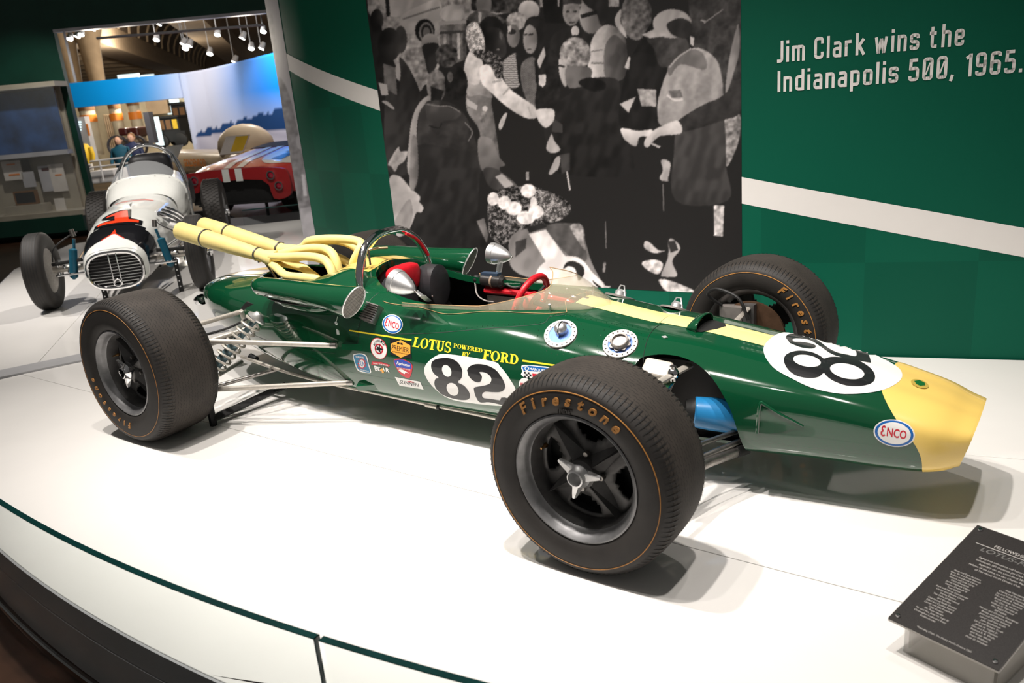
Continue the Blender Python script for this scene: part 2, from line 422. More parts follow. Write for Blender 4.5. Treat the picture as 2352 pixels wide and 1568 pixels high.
# ================================================================== the green racing car
YC = .076     # body sits off-centre between the wheels
car = empty('racing_car', (0, 0, 0), 0, 'dark green open-wheel racing car with yellow stripe and number 82', 'car')
M['green'] = mat('green_paint', (.0035, .062, .024), .09, coat=1., spec=.5, noise=.05, nscale=2)
M['yellow'] = mat('yellow_paint', (.88, .62, .16), .3, coat=.6, noise=.03, nscale=4)
M['yellow_pale'] = mat('yellow_stripe_paint', (.92, .76, .30), .3, coat=.6, noise=.03, nscale=4)
M['exh'] = mat('pale_yellow_ceramic', (.86, .70, .27), .55, noise=.07, nscale=14, bump=.15, bscale=500)
M['rubber'] = mat('tyre_rubber', (.020, .0175, .0155), .62, noise=.25, nscale=12, bump=.25, bscale=600)
M['rubber_tread'] = mat('tyre_tread_rubber', (.034, .028, .023), .75, noise=.3, nscale=9)
M['mag'] = mat('grey_magnesium', (.12, .117, .115), .5, metal=.55, noise=.2, nscale=30)
M['rimgrey'] = mat('rim_lip_grey', (.24, .24, .245), .45, metal=.7, noise=.15, nscale=30)
M['gold'] = mat('gold_tyre_paint', (.42, .19, .045), .5, noise=.2, nscale=40)
M['red'] = mat('red_leather', (.55, .008, .018), .4, noise=.12, nscale=30, bump=.2, bscale=150)
M['inner'] = mat('dark_interior', (.018, .017, .017), .5, noise=.2, nscale=10)
M['rodsil'] = mat('painted_silver_rod', (.58, .54, .48), .38, metal=.5, noise=.1, nscale=50)
M['w'] = mat('decal_white', (.86, .85, .83), .35, coat=.4, noise=.01, nscale=10)
M['k'] = mat('decal_black', (.012, .012, .014), .35, coat=.4, noise=.05, nscale=10)
M['dy'] = mat('decal_yellow', (.93, .72, .04), .35, coat=.4, noise=.02, nscale=10)
M['db'] = mat('decal_blue', (.01, .13, .45), .35, coat=.4, noise=.02, nscale=10)
M['dr'] = mat('decal_red', (.62, .02, .04), .35, coat=.4, noise=.02, nscale=10)
M['do'] = mat('decal_orange', (.88, .40, .06), .35, coat=.4, noise=.02, nscale=10)

# ---- body cross-sections: x, zb, wb, (w2,z2), (w3,z3), (w4,z4), (w5,z5), zt
ST = [
 (-1.80, .44, .02, .05, .45, .065, .475, .05, .50, .025, .515, .52),
 (-1.74, .385, .05, .11, .41, .135, .47, .12, .525, .07, .548, .555),
 (-1.60, .325, .10, .175, .36, .215, .46, .195, .545, .115, .582, .592),
 (-1.40, .275, .15, .235, .32, .275, .44, .255, .55, .15, .605, .615),
 (-1.15, .215, .20, .285, .28, .325, .42, .30, .55, .18, .62, .635),
 (-.85, .165, .235, .33, .235, .365, .39, .335, .54, .20, .625, .645),
 (-.62, .14, .25, .348, .21, .382, .375, .35, .54, .215, .655, .69),
 (-.48, .13, .253, .355, .20, .388, .365, .355, .54, .215, .68, .725),
 (-.35, .125, .255, .358, .195, .39, .36, .358, .535, .225, .665, .715),
 (-.22, .122, .255, .358, .192, .391, .355, .36, .528, .25, .625, .665),
 (-.10, .12, .255, .358, .19, .392, .35, .362, .52, .27, .598, .635),
 (.25, .12, .255, .355, .19, .39, .34, .358, .50, .26, .582, .62),
 (.60, .12, .25, .345, .19, .378, .33, .345, .475, .225, .575, .622),
 (.85, .125, .24, .33, .19, .362, .325, .33, .455, .20, .555, .585),
 (1.05, .13, .23, .315, .195, .345, .32, .315, .44, .19, .53, .555),
 (1.25, .135, .22, .295, .195, .322, .315, .298, .432, .184, .514, .535),
 (1.50, .145, .21, .27, .20, .29, .305, .272, .414, .168, .480, .498),
 (1.75, .155, .195, .245, .205, .262, .295, .248, .390, .160, .441, .455),
 (1.95, .155, .18, .225, .205, .24, .285, .226, .357, .146, .402, .411),
 (2.08, .160, .16, .205, .205, .219, .28, .204, .333, .126, .364, .371),
 (2.135, .168, .145, .185, .21, .197, .278, .18, .320, .108, .342, .348),
 (2.172, .180, .13, .168, .215, .18, .277, .165, .314, .098, .332, .337),
]
SX = np.array([s[0] for s in ST]); SV = np.array([s[1:] for s in ST])
def hermite(x):
    x = min(max(x, SX[0]), SX[-1]); i = int(min(max(np.searchsorted(SX, x)-1, 0), len(SX)-2))
    def tg(k):
        if k == 0: return (SV[1]-SV[0])/(SX[1]-SX[0])
        if k == len(SX)-1: return (SV[-1]-SV[-2])/(SX[-1]-SX[-2])
        d0 = (SV[k]-SV[k-1])/(SX[k]-SX[k-1]); d1 = (SV[k+1]-SV[k])/(SX[k+1]-SX[k])
        h0, h1 = SX[k]-SX[k-1], SX[k+1]-SX[k]
        return (d0*h1+d1*h0)/(h0+h1)
    h = SX[i+1]-SX[i]; t = (x-SX[i])/h
    return (2*t**3-3*t*t+1)*SV[i]+(t**3-2*t*t+t)*h*tg(i)+(-2*t**3+3*t*t)*SV[i+1]+(t**3-t*t)*h*tg(i+1)
NSEC = 7
def section(x, n=6):
    v = hermite(x); zb, wb, w2, z2, w3, z3, w4, z4, w5, z5, zt = v
    P = [(0, zb), (wb*.62, zb+.002), (wb, zb+.012), (w2, z2), (w3, z3), (w4, z4), (w5, z5), (w5*.42, zt-(zt-z5)*.28), (0, zt)]
    P = [(-P[1][0], P[1][1])]+P+[(-P[-2][0], P[-2][1])]
    Q = spl(P, n); return Q[n:-n]          # half section, bottom centre -> top centre
def body_ring(x, off=0.):
    h = section(x); full = [(-a, b) for a, b in h]+[(a, b) for a, b in h[-2:0:-1]]   # near side first
    return [Vector((x, YC+a, b)) for a, b in full]
def slant(x):   # the nose mouth leans back towards the bottom
    return max(0., (x-1.9)/.29)**2
def body_mesh(x0, x1, n, name='b', cap0=False, cap1=False):
    rs = []
    for i in range(n+1):
        x = x0+(x1-x0)*i/n; r = body_ring(x); sl = slant(x)
        zc = .28
        rs.append([Vector((p.x+sl*.33*(p.z-zc-.06), p.y, p.z)) for p in r])
    return MB().rings(rs, True, cap0, cap1)
_ref = body_mesh(-1.80, 2.172, 230)
BODY = BVHTree.FromPolygons([tuple(v) for v in _ref.v], _ref.f)
def hit(px, py, off=.001):
    o, d = ray(px, py); loc, n, i, t = BODY.ray_cast(o, d)
    if loc is None: return None
    if n.dot(d) > 0: n = -n
    return loc+n*off
def hitn(px, py):
    o, d = ray(px, py); loc, n, i, t = BODY.ray_cast(o, d)
    if n.dot(d) > 0: n = -n
    return loc, n

# nose cone with front-wheel openings, mouth, and rear bodywork
def shell(x0, x1, n, name, th=.012, m=None, parent=car, ofs=-1.):
    o = body_mesh(x0, x1, n).obj(name, m or [M['green'], M['inner']], parent)
    md = o.modifiers.new('s', 'SOLIDIFY'); md.thickness = th; md.offset = ofs; md.material_offset = 1; md.material_offset_rim = 0
    evald(o)
    o.data.polygons.foreach_set('use_smooth', [True]*len(o.data.polygons)); o.data.set_sharp_from_angle(angle=math.radians(40))
    return o
nose = shell(1.085, 2.172, 60, 'nose_cone', ofs=-.5)
arch = [(1.095, .455), (1.11, .478), (1.17, .49), (1.25, .487), (1.33, .465), (1.40, .42), (1.45, .345), (1.475, .26), (1.49, .19), (1.50, .10), (1.0, .05), (1.0, .40)]
arch = spl(arch[:10], 4)+arch[10:]
for sgn in (-1, 1):
    cut(nose, MB().prism([(x, z) for x, z in arch], -.16, -.6*1, Matrix(((1, 0, 0, 0), (0, -sgn*-1, 0, YC) if False else (0, 0, sgn*-1, YC), (0, 1, 0, 0), (0, 0, 0, 1)))).obj('c', M['black'], None, False))
tub = shell(-1.0, 1.09, 110, 'monocoque_tub', .03)
ck_o = [(-.36, .0), (-.33, .13), (-.22, .20), (-.05, .225), (.2, .235), (.45, .215), (.62, .165), (.70, .08), (.715, 0)]
ck_o = spl(ck_o, 5); ck_o = ck_o+[(x, -y) for x, y in ck_o[-2:0:-1]]
cut(tub, MB().prism([(x, YC+y) for x, y in ck_o], .42, .9).obj('c', M['black'], None, False))
tail = shell(-1.80, -1.0, 50, 'tail_bodywork', .01)
eng_o = [(-1.22, 0), (-1.2, .11), (-1.1, .165), (-.9, .19), (-.75, .185), (-.64, .15), (-.60, 0)]
eng_o = spl(eng_o, 5); eng_o = eng_o+[(x, -y) for x, y in eng_o[-2:0:-1]]
for o in (tub, tail):
    cut(o, MB().prism([(x, YC+y) for x, y in eng_o], .5, .9).obj('c', M['black'], None, False))

# ---- wheels
mt = M['rubber_tread']; nt = mt.node_tree; b = nt.nodes['Principled BSDF']     # fine zig-zag sipes running round the tread
uvn = nt.nodes.new('ShaderNodeUVMap'); uvn.uv_map = 'tread'; sp_ = nt.nodes.new('ShaderNodeSeparateXYZ'); nt.links.new(uvn.outputs[0], sp_.inputs[0])
def mth(op, a, b_=None, c_=None):
    n = nt.nodes.new('ShaderNodeMath'); n.operation = op
    for k, v in enumerate((a, b_, c_)):
        if v is None: continue
        if isinstance(v, (int, float)): n.inputs[k].default_value = v
        else: nt.links.new(v, n.inputs[k])
    return n.outputs[0]
zg = mth('PINGPONG', mth('MULTIPLY', sp_.outputs[0], 55.), .5)
ln = mth('FRACT', mth('ADD', mth('MULTIPLY', sp_.outputs[1], 70.), mth('MULTIPLY', zg, .7)))
dash = mth('GREATER_THAN', mth('FRACT', mth('ADD', mth('MULTIPLY', sp_.outputs[0], 27.), mth('MULTIPLY', mth('FLOOR', mth('MULTIPLY', sp_.outputs[1], 70.)), .37))), .25)
sip = mth('MULTIPLY', mth('LESS_THAN', ln, .14), dash)
bmp = nt.nodes.new('ShaderNodeBump'); bmp.inputs['Strength'].default_value = .9; bmp.inputs['Distance'].default_value = .002; bmp.invert = True
nt.links.new(sip, bmp.inputs['Height']); nt.links.new(bmp.outputs['Normal'], b.inputs['Normal'])
src = b.inputs['Base Color'].links[0].from_socket
mxs = nt.nodes.new('ShaderNodeMix'); mxs.data_type = 'RGBA'; mxs.inputs['B'].default_value = (.008, .007, .006, 1)
nt.links.new(src, mxs.inputs['A']); nt.links.new(sip, mxs.inputs['Factor']); nt.links.new(mxs.outputs['Result'], b.inputs['Base Color'])
BRASS = mat('brass', (.45, .25, .1), .3, metal=1, noise=.1)
def wheel(cx, cy, R, side, tw, rear=False):
    """side -1: outer face towards -y"""
    Mw = T(cx, cy, R) @ (rot('X', 90) if side < 0 else rot('X', -90))    # local +z -> outward
    h = tw/2; g = 0.286 if not rear else .309
    prof = [(.195, h-.045), (.200, h-.028), (.212, h-.010), (.235, h+.003), (.262, h+.006), (R-.036, h+.002), (R-.024, h-.006), (R-.013, h-.019), (R-.0065, h-.034),
            (R-.0025, h-.062), (R, 0)]
    full = spl(prof+[(r, -z) for r, z in prof[-2::-1]], 2)
    n = 96
    tm = MB(); tm.lathe(full, Mw, n)
    me = tm.mesh('tyre', [M['rubber'], M['rubber_tread']])
    ty = link('tyre', me, car)
    inv = Mw.inverted(); uv = me.uv_layers.new(name='tread')
    for p in me.polygons:
        c = inv @ p.center
        if abs(c.z) < h-.02: p.material_index = 1
        a0 = math.atan2(c.y, c.x)
        for li in p.loop_indices:
            v = inv @ me.vertices[me.loops[li].vertex_index].co; a = math.atan2(v.y, v.x)
            if a-a0 > math.pi: a -= 2*math.pi
            if a0-a > math.pi: a += 2*math.pi
            uv.data[li].uv = (a*R, v.z)
    sp = MB(); ns = 112 if not rear else 120
    for i in range(ns):
        a = 2*math.pi*i/ns
        for sg in (1, -1):
            pr = [(R-.027, h-.004, .0016), (R-.013, h-.019, .0066), (R-.0065, h-.034, .0074), (R-.0032, h-.055, .0016)]
            vs = []
            for (r, z, da) in pr:
                for d_ in (-da, da): vs.append(Mw @ Vector(((r+.0016)*math.cos(a+d_), (r+.0016)*math.sin(a+d_), sg*(z+.0016))))
            sp.add(vs, [(0, 1, 3, 2), (2, 3, 5, 4), (4, 5, 7, 6)])
    tag(sp.obj('tread_slits', M['black'], ty, False), kind='stuff')
    for sg in ((1, -1) if not rear else (1,)):
        # raised gold line at sidewall
        r0 = g; zf = h+.0015 if not rear else h+.0005
        MB().lathe([(r0-.0022, sg*(zf)), (r0-.001, sg*(zf+.0035)), (r0+.001, sg*(zf+.003)), (r0+.0022, sg*(zf-.002))], Mw, 96).obj('gold_sidewall_line', M['gold'], ty)
    # rim: lip, barrel, back
    ho = h-.018
    rp = [(.192, ho-.02), (.203, ho-.012), (.2085, ho+.001), (.2085, ho+.008), (.203, ho+.010), (.197, ho+.004), (.1905, ho-.004), (.1855, ho-.012), (.1835, ho-.024), (.179, ho-.03)]
    rim = MB().lathe(rp, Mw, 64).obj('wheel_rim', M['rimgrey'], car)
    bp = [(.179, ho-.03), (.173, ho-.055), (.170, ho-.085), (.168, -.02), (.172, -ho+.05), (.19, -ho+.012), (.203, -ho-.004), (.2085, -ho-.006), (.2085, -ho), (.2, -ho+.012), (.185, -ho+.03)]
    MB().lathe(bp, Mw, 64).obj('rim_barrel', M['mag'], rim)
    # webbed centre: four star spokes with kidney windows
    dz = ho-.078; web = MB(); na = 96
    rr = [.030, .052, .075, .095, .110, .125, .140, .155, .174]; nr = len(rr)
    def zz(r): return dz-.006+.022*max(0, (.12-r)/.12)
    ph0 = math.radians(36 if side < 0 else -36)
    vs = [Mw @ Vector((r*math.cos(2*math.pi*j/na+ph0), r*math.sin(2*math.pi*j/na+ph0), zz(r))) for r in rr for j in range(na)]
    fs = []
    for i in range(nr-1):
        for j in range(na):
            a = ((j+.5)/na*4) % 1.0
            wmax = {3: .13, 4: .2, 5: .235, 6: .235}.get(i, 0)
            if abs(a-.5) < wmax: continue
            b2 = (j+1) % na; fs.append((i*na+j, i*na+b2, (i+1)*na+b2, (i+1)*na+j))
    web.add(vs, fs); wo = web.obj('wheel_web', M['mag'], rim)
    md = wo.modifiers.new('s', 'SOLIDIFY'); md.thickness = .010; md.offset = -1; evald(wo)
    for q in range(4):
        st = MB()
        a = ph0+q*math.pi/2; ca, sa = math.cos(a), math.sin(a)
        def P(r, t, z): return Mw @ Vector((r*ca-t*sa, r*sa+t*ca, z))
        st.add([P(.028, -.038, dz+.006), P(.028, .038, dz+.006), P(.028, 0, dz+.045), P(.174, -.007, dz-.012), P(.174, .007, dz-.012), P(.174, 0, dz+.020), P(.028, -.038, dz-.02), P(.028, .038, dz-.02)],
               [(0, 2, 5, 3), (2, 1, 4, 5), (0, 6, 7, 1), (0, 1, 2), (3, 5, 4), (6, 0, 3), (1, 7, 4), (6, 3, 4, 7)])
        st.obj('star_spoke', M['mag'], rim, smooth=False)
    if not (side > 0 and not rear):
        MB().lathe([(0, dz-.055), (.168, dz-.055), (.168, dz-.06)], Mw, 40).obj('dark_backing', M['black'], rim)  # added black disc, keeps the wheel windows dark like a shaded inside
    MB().lathe([(.0, dz+.02), (.050, dz+.02), (.046, dz+.044), (.036, dz+.050), (.034, dz+.054)], Mw, 24).obj('hub', M['mag'], rim)
    nz = dz+.052
    sp2 = MB().lathe([(.036, nz-.004), (.038, nz+.006), (.031, nz+.015), (.027, nz+.03), (.0225, nz+.032), (.0215, nz+.026), (.020, nz-.02), (0, nz-.022)], Mw, 28)
    ears = (147, 7, -105) if not rear else (140, -100, 20)
    if side > 0: ears = tuple(-e for e in ears)
    for e in ears:
        a = math.radians(e); ca, sa = math.cos(a), math.sin(a)
        rings = []
        for (r, wd, z0, z1) in ((.022, .021, nz-.002, nz+.018), (.042, .016, nz-.001, nz+.015), (.062, .0115, nz+.002, nz+.014), (.078, .006, nz+.004, nz+.013)):
            rings.append([Mw @ Vector((r*ca-t*sa, r*sa+t*ca, z)) for t, z in ((-wd, z0), (wd, z0), (wd*.55, z1), (-wd*.55, z1))])
        sp2.rings(rings, True, True, True)
    sp2.obj('knock_off_nut', M['alu'] if not rear else M['chrome'], rim, ang=35)
    for q in range(4):
        a = ph0+math.pi/4+q*math.pi/2
        MB().lathe([(0, .016), (.008, .016), (.0095, .004), (.0095, 0)], Mw @ T(.060*math.cos(a), .060*math.sin(a), dz+.012), 8).obj('drive_peg', M['steel'], rim)
    a = math.radians(161)
    MB().lathe([(0, .03), (.0035, .03), (.0045, .012), (.008, .008), (.008, 0)], Mw @ T(.156*math.cos(a), .156*math.sin(a), dz), 8).obj('valve_stem', BRASS, rim)
    return ty, rim, Mw, h
RF, RRr = .327, .354
wheels = {}
wheels['fr'] = wheel(1.219, -.762, RF, -1, .262)
wheels['fl'] = wheel(1.219, .762, RF, 1, .262)
wheels['rr'] = wheel(-1.219, -.762, RRr, -1, .30, True)
wheels['rl'] = wheel(-1.219, .762, RRr, 1, .30, True)
# ---------------------------------------------------------------- surface-following decals (traced in photo pixels, laid onto the body)
from mathutils.geometry import tessellate_polygon
def fine(vs, fs, L):
    out = []; st = [tuple(vs[i] for i in f) for f in fs]
    while st:
        t = st.pop()
        e = [math.dist(t[i], t[(i+1) % 3]) for i in range(3)]; k = max(range(3), key=lambda i: e[i])
        if e[k] > L:
            a, b, c = t[k], t[(k+1) % 3], t[(k+2) % 3]; m = ((a[0]+b[0])/2, (a[1]+b[1])/2); st += [(a, m, c), (m, b, c)]
        else: out.append(t)
    return out
def tri(vs, fs):
    o = []
    for f in fs:
        for k in range(1, len(f)-1): o.append((f[0], f[k], f[k+1]))
    return o
def decal_tris(name, tris, m, off, parent, fn):
    idx = {}; V = []; F = []
    for t in tris:
        ids = []
        for p in t:
            k = (round(p[0], 3), round(p[1], 3))
            if k not in idx:
                h = fn(p[0], p[1], off)
                if h is None: idx[k] = None
                else: idx[k] = len(V); V.append(h)
            ids.append(idx[k])
        if None not in ids and len(set(ids)) == 3: F.append(tuple(ids))
    if not F: return None
    me = bpy.data.meshes.new(name); me.from_pydata([tuple(v) for v in V], [], F); me.materials.append(m)
    me.polygons.foreach_set('use_smooth', [True]*len(F)); me.update()
    # face the viewer side of the surface
    return link(name, me, parent)
def decal(name, outline, m, off=.0012, parent=None, L=10, fn=None):
    poly = [Vector((x, y, 0)) for x, y in outline]
    fs = tessellate_polygon([poly]); return decal_tris(name, fine(outline, fs, L), m, off, parent or car, fn or hit)
def ell(cx, cy, a, b, deg=0, n=40):
    c, s = math.cos(math.radians(deg)), math.sin(math.radians(deg))
    return [(cx+a*math.cos(t)*c-b*math.sin(t)*s, cy+a*math.cos(t)*s+b*math.sin(t)*c) for t in [2*math.pi*i/n for i in range(n)]]
def quadmap(q):  # q: bottom-left, bottom-right, top-right, top-left pixel corners
    def f(u, v):
        return (q[0][0]*(1-u)*(1-v)+q[1][0]*u*(1-v)+q[2][0]*u*v+q[3][0]*(1-u)*v, q[0][1]*(1-u)*(1-v)+q[1][1]*u*(1-v)+q[2][1]*u*v+q[3][1]*(1-u)*v)
    return f
def tdecal(name, txt, q, m, off, parent, bold=.02, shear=0., L=9, vf=None):
    vs, fs = vf if vf else text2d(txt, 1., bold, 'LEFT', shear)
    x0, x1 = min(v[0] for v in vs), max(v[0] for v in vs); y0, y1 = min(v[1] for v in vs), max(v[1] for v in vs); f = quadmap(q)
    vs = [f((x-x0)/(x1-x0), (y-y0)/(y1-y0)) for x, y in vs]
    return decal_tris(name, fine(vs, tri(vs, fs), L), m, off, parent, hit)
# heavy serif capitals built from strokes
def stroke(pl, w):
    out = []
    for (a, b) in zip(pl[:-1], pl[1:]):
        d = Vector((b[0]-a[0], b[1]-a[1])); n = Vector((-d.y, d.x)).normalized()*w/2
        out.append([(a[0]+n.x, a[1]+n.y), (a[0]-n.x, a[1]-n.y), (b[0]-n.x, b[1]-n.y), (b[0]+n.x, b[1]+n.y)])
    return out
def arcp(cx, cy, a, b, t0, t1, n=14): return [(cx+a*math.cos(math.radians(t0+(t1-t0)*i/n)), cy+b*math.sin(math.radians(t0+(t1-t0)*i/n))) for i in range(n+1)]
def crescent(cx, cy, a, b, wi, wt, t0=0, t1=360, n=28):
    o = [];
    A = arcp(cx, cy, a, b, t0, t1, n); B = arcp(cx, cy, a-wi, b-wt, t0, t1, n)
    return [[A[i], A[i+1], B[i+1], B[i]] for i in range(n)]
S_, s_ = .25, .13
def serif(x, y, w=.42, h=.10): return [[(x-w/2, y), (x+w/2, y), (x+w/2, y+h), (x-w/2, y+h)]]
GL = {
 'L': (.78, stroke([(.24, 0), (.24, 1)], S_)+serif(.24, 0)+serif(.24, .9)+stroke([(.2, .06), (.72, .06)], .12)+stroke([(.7, .02), (.74, .3)], .11)),
 'O': (.92, crescent(.46, .5, .45, .52, .23, .09)),
 'T': (.84, stroke([(.42, 0), (.42, 1)], S_)+serif(.42, 0)+stroke([(.03, .94), (.81, .94)], .12)+stroke([(.06, .98), (.04, .68)], .11)+stroke([(.78, .98), (.80, .68)], .11)),
 'U': (.92, stroke([(.22, .3), (.22, 1)], S_)+serif(.22, .9, .42)+stroke([(.74, .35), (.74, 1)], .14)+serif(.74, .9, .32)+crescent(.46, .36, .365, .37, .22, .11, 180, 360)),
 'S': (.74, crescent(.37, .73, .30, .28, .17, .12, 40, 270)+crescent(.37, .28, .33, .30, .19, .12, -140, 90)+stroke([(.60, .98), (.62, .68)], .10)+stroke([(.10, .02), (.08, .32)], .10)),
 'F': (.78, stroke([(.24, 0), (.24, 1)], S_)+serif(.24, 0)+serif(.24, .9)+stroke([(.2, .94), (.74, .94)], .12)+stroke([(.72, .98), (.74, .68)], .11)+stroke([(.2, .5), (.56, .5)], .12)+stroke([(.55, .36), (.55, .64)], .1)),
 'R': (.92, stroke([(.24, 0), (.24, 1)], S_)+serif(.24, 0)+serif(.24, .9)+crescent(.42, .735, .36, .265, .2, .11, -90, 90)+stroke([(.2, .94), (.42, .94)], .12)+stroke([(.2, .51), (.42, .51)], .1)+stroke([(.5, .5), (.78, .04)], .22)+serif(.82, 0, .24)),
 'D': (.92, stroke([(.24, 0), (.24, 1)], S_)+serif(.22, 0, .4)+serif(.22, .9, .4)+crescent(.40, .5, .49, .5, .23, .11, -90, 90)+stroke([(.2, .055), (.42, .055)], .11)+stroke([(.2, .945), (.42, .945)], .11)),
 'P': (.84, stroke([(.24, 0), (.24, 1)], S_)+serif(.24, 0)+serif(.24, .9)+crescent(.42, .70, .38, .30, .2, .11, -90, 90)+stroke([(.2, .94), (.42, .94)], .12)+stroke([(.2, .45), (.42, .45)], .1)),
 'W': (1.24, stroke([(.17, 1), (.40, 0)], .22)+stroke([(.40, .05), (.60, .85)], .12)+stroke([(.58, 1), (.83, 0)], .22)+stroke([(.83, .05), (1.06, .96)], .12)+serif(.17, .9, .34)+serif(.6, .9, .34)+serif(1.06, .9, .3)),
 'E': (.80, stroke([(.24, 0), (.24, 1)], S_)+serif(.24, 0)+serif(.24, .9)+stroke([(.2, .94), (.74, .94)], .12)+stroke([(.72, .98), (.74, .7)], .11)+stroke([(.2, .5), (.56, .5)], .12)+stroke([(.55, .38), (.55, .62)], .1)+stroke([(.2, .06), (.76, .06)], .12)+stroke([(.74, .02), (.77, .3)], .11)),
 'B': (.86, stroke([(.24, 0), (.24, 1)], S_)+serif(.22, 0, .4)+serif(.22, .9, .4)+crescent(.42, .74, .34, .26, .19, .11, -90, 90)+crescent(.42, .26, .40, .27, .21, .11, -90, 90)+stroke([(.2, .94), (.42, .94)], .12)+stroke([(.2, .5), (.42, .5)], .1)+stroke([(.2, .05), (.42, .05)], .1)),
 'Y': (.90, stroke([(.45, 0), (.45, .48)], S_)+serif(.45, 0)+stroke([(.17, 1), (.44, .42)], .21)+stroke([(.76, 1), (.48, .42)], .12)+serif(.18, .9, .36)+serif(.75, .9, .3)),
}
def serif_text(txt, gap=.02):
    V = []; F = []; x = 0
    for ch in txt:
        wd, qs = GL[ch]
        for q in qs:
            n = len(V); V += [(x+p[0], p[1]) for p in q]; F.append(tuple(range(n, n+4)))
        x += wd+gap
    return V, F
# -- side of the car: yellow coach line and lettering
decal('coach_line', [(803, 757), (946, 779), (945, 783), (802, 760)], M['dy'], .0012)
decal('coach_line', [(1201, 826), (1330, 845), (1330, 849), (1200, 830)], M['dy'], .0012)
def letters(txt, q, par='lettering'):
    return tdecal(par, '', q, M['dy'], .0014, car, vf=serif_text(txt))
letters('LOTUS', [(947, 796), (1035, 811), (1037, 785), (953, 773)])
letters('POWERED', [(1042, 798), (1108, 810), (1109, 800), (1043, 788)])
letters('BY', [(1061, 817), (1078, 819.5), (1081, 809.5), (1063, 807)])
letters('FORD', [(1108.5, 825), (1189.5, 838), (1192, 814.5), (1112, 801.5)])
# -- white roundel with black 82 on the side
rd = decal('number_roundel', spl([(1000, 818), (1030, 813), (1130, 829), (1150, 842), (1170, 868), (1185, 898), (1172, 930), (1155, 932), (1090, 926), (1035, 916), (1000, 893), (978, 864), (977, 840)], 5, True), M['w'], .0013, L=8)
def z82(x, y): return (780+x*550/2331, 680+y*550/2331)
def zp(pts): return [z82(*p) for p in pts]
eight = zp(spl([(990, 602), (1075, 603), (1150, 640), (1195, 715), (1190, 790), (1155, 835), (1215, 870), (1262, 930), (1270, 985), (1230, 1008), (1130, 1000), (1010, 960), (945, 900), (925, 850), (935, 805), (965, 790), (915, 745), (893, 680), (915, 625)], 4, True))
decal('digit', eight, M['k'], .0019, rd, L=7)
decal('digit_counter', zp(ell(1046, 725, 42, 60, -25)), M['w'], .0024, rd)
decal('digit_counter', zp(ell(1103, 903, 52, 68, -38)), M['w'], .0024, rd)
two = zp(spl([(1243, 720), (1265, 685), (1330, 660), (1430, 670), (1520, 715), (1580, 790), (1612, 860), (1605, 905), (1565, 930), (1490, 932), (1420, 928), (1392, 950), (1392, 975), (1410, 992)], 4)+spl([(1410, 992), (1500, 1003), (1565, 1012), (1575, 985), (1640, 992), (1625, 1060), (1580, 1055)], 2)+spl([(1580, 1055), (1460, 1030), (1370, 1030), (1330, 980), (1310, 910), (1320, 885), (1400, 870), (1460, 850), (1480, 815), (1470, 780), (1430, 745), (1365, 737), (1388, 780), (1375, 825), (1345, 836), (1295, 815), (1255, 770)], 4))
decal('digit', two, M['k'], .0019, rd, L=7)

# -- sponsor stickers
def sticker(name, outline, m, o_=0.): return decal(name, outline, m, .0013+o_, car, L=9)
def enco(cx, cy, a, b, deg, tq, par='fuel_sticker', o_=0.):
    s = sticker(par, ell(cx, cy, a, b, deg), M['w'], o_)
    decal('blue_ring', ell(cx, cy, a*.93, b*.93, deg), M['db'], .0017+o_, s)
    decal('white_field', ell(cx, cy, a*.80, b*.79, deg), M['w'], .0021+o_, s)
    vs, fs = text2d('NCO', 1., .022, 'LEFT')
    x1 = max(v[0] for v in vs)
    E_ = crescent(-.34, .55, .27, .24, .17, .14, 30, 270, 12)+crescent(-.34, .17, .31, .26, .17, .14, 90, 330, 12)
    for q in E_:
        n = len(vs); vs = vs+q; fs = fs+[tuple(range(n, n+4))]
    tdecal('lettering', '', tq, M['dr'], .0025+o_, s, vf=(vs, fs), L=6)
enco(902, 744, 24, 21.5, 20, [(884, 748), (916, 759), (918, 742), (888, 729)])
enco(2054, 994, 48, 30, 10, [(2022, 999), (2081, 1009), (2084, 987), (2025, 975)], o_=.0035)
# round spark-plug sticker with star
s = sticker('round_sticker', ell(870.5, 800, 18.5, 25.5, -18), M['dr'])
decal('white_field', ell(870.5, 800, 17.2, 24, -18), M['w'], .0017, s)
decal('red_ring', ell(871, 801, 9.6, 12.2, -18), M['dr'], .0021, s); decal('white_core', ell(871, 801, 6.6, 8.8, -18), M['w'], .0025, s)
decal('black_star', [(864, 792), (870.5, 797), (873, 788), (874, 798), (882, 802), (874.5, 804), (877, 813), (871, 805), (862, 800), (868, 800)], M['k'], .0029, s)
for i, ch in enumerate('AUTOLITE'):
    a = math.radians(-152+i*17.5); c_, s_n = math.cos(a), math.sin(a)
    cx, cy = 870.5+12.6*c_+1.0, 800+17.6*s_n
    tx = Vector((-s_n*1.0, c_*1.2)).normalized(); up = Vector((c_, s_n)).normalized()
    hw, hh = 2.0, 2.9
    p = lambda u, v: (cx+tx.x*hw*u+up.x*hh*v, cy+tx.y*hw*u+up.y*hh*v)
    tdecal('lettering', ch, [p(-1, -1), p(1, -1), p(1, 1), p(-1, 1)], M['k'], .0022, s, L=5, bold=.03)
# black and amber hexagon sticker
s = sticker('hexagon_sticker', [(896, 777), (944, 785), (946, 824), (897, 814)], M['k'])
decal('amber_hexagon', [(898, 789), (921, 780.5), (943, 793), (943, 812), (921, 821), (898, 807)], M['do'], .0017, s)
tdecal('lettering', 'PREMIER', [(900, 802), (940, 810), (940, 799), (901, 791)], M['k'], .0021, s, .0)
tdecal('lettering', 'SUPERIOR FASTENERS', [(902, 808), (939, 815), (939, 812.5), (902, 805.5)], M['k'], .0021, s, .01)
decal('flag_mark', [(912, 787), (917, 784), (919, 789), (914, 791)], M['k'], .0021, s); decal('flag_mark', [(920, 787), (925, 787), (926, 792), (921, 791)], M['k'], .0021, s)
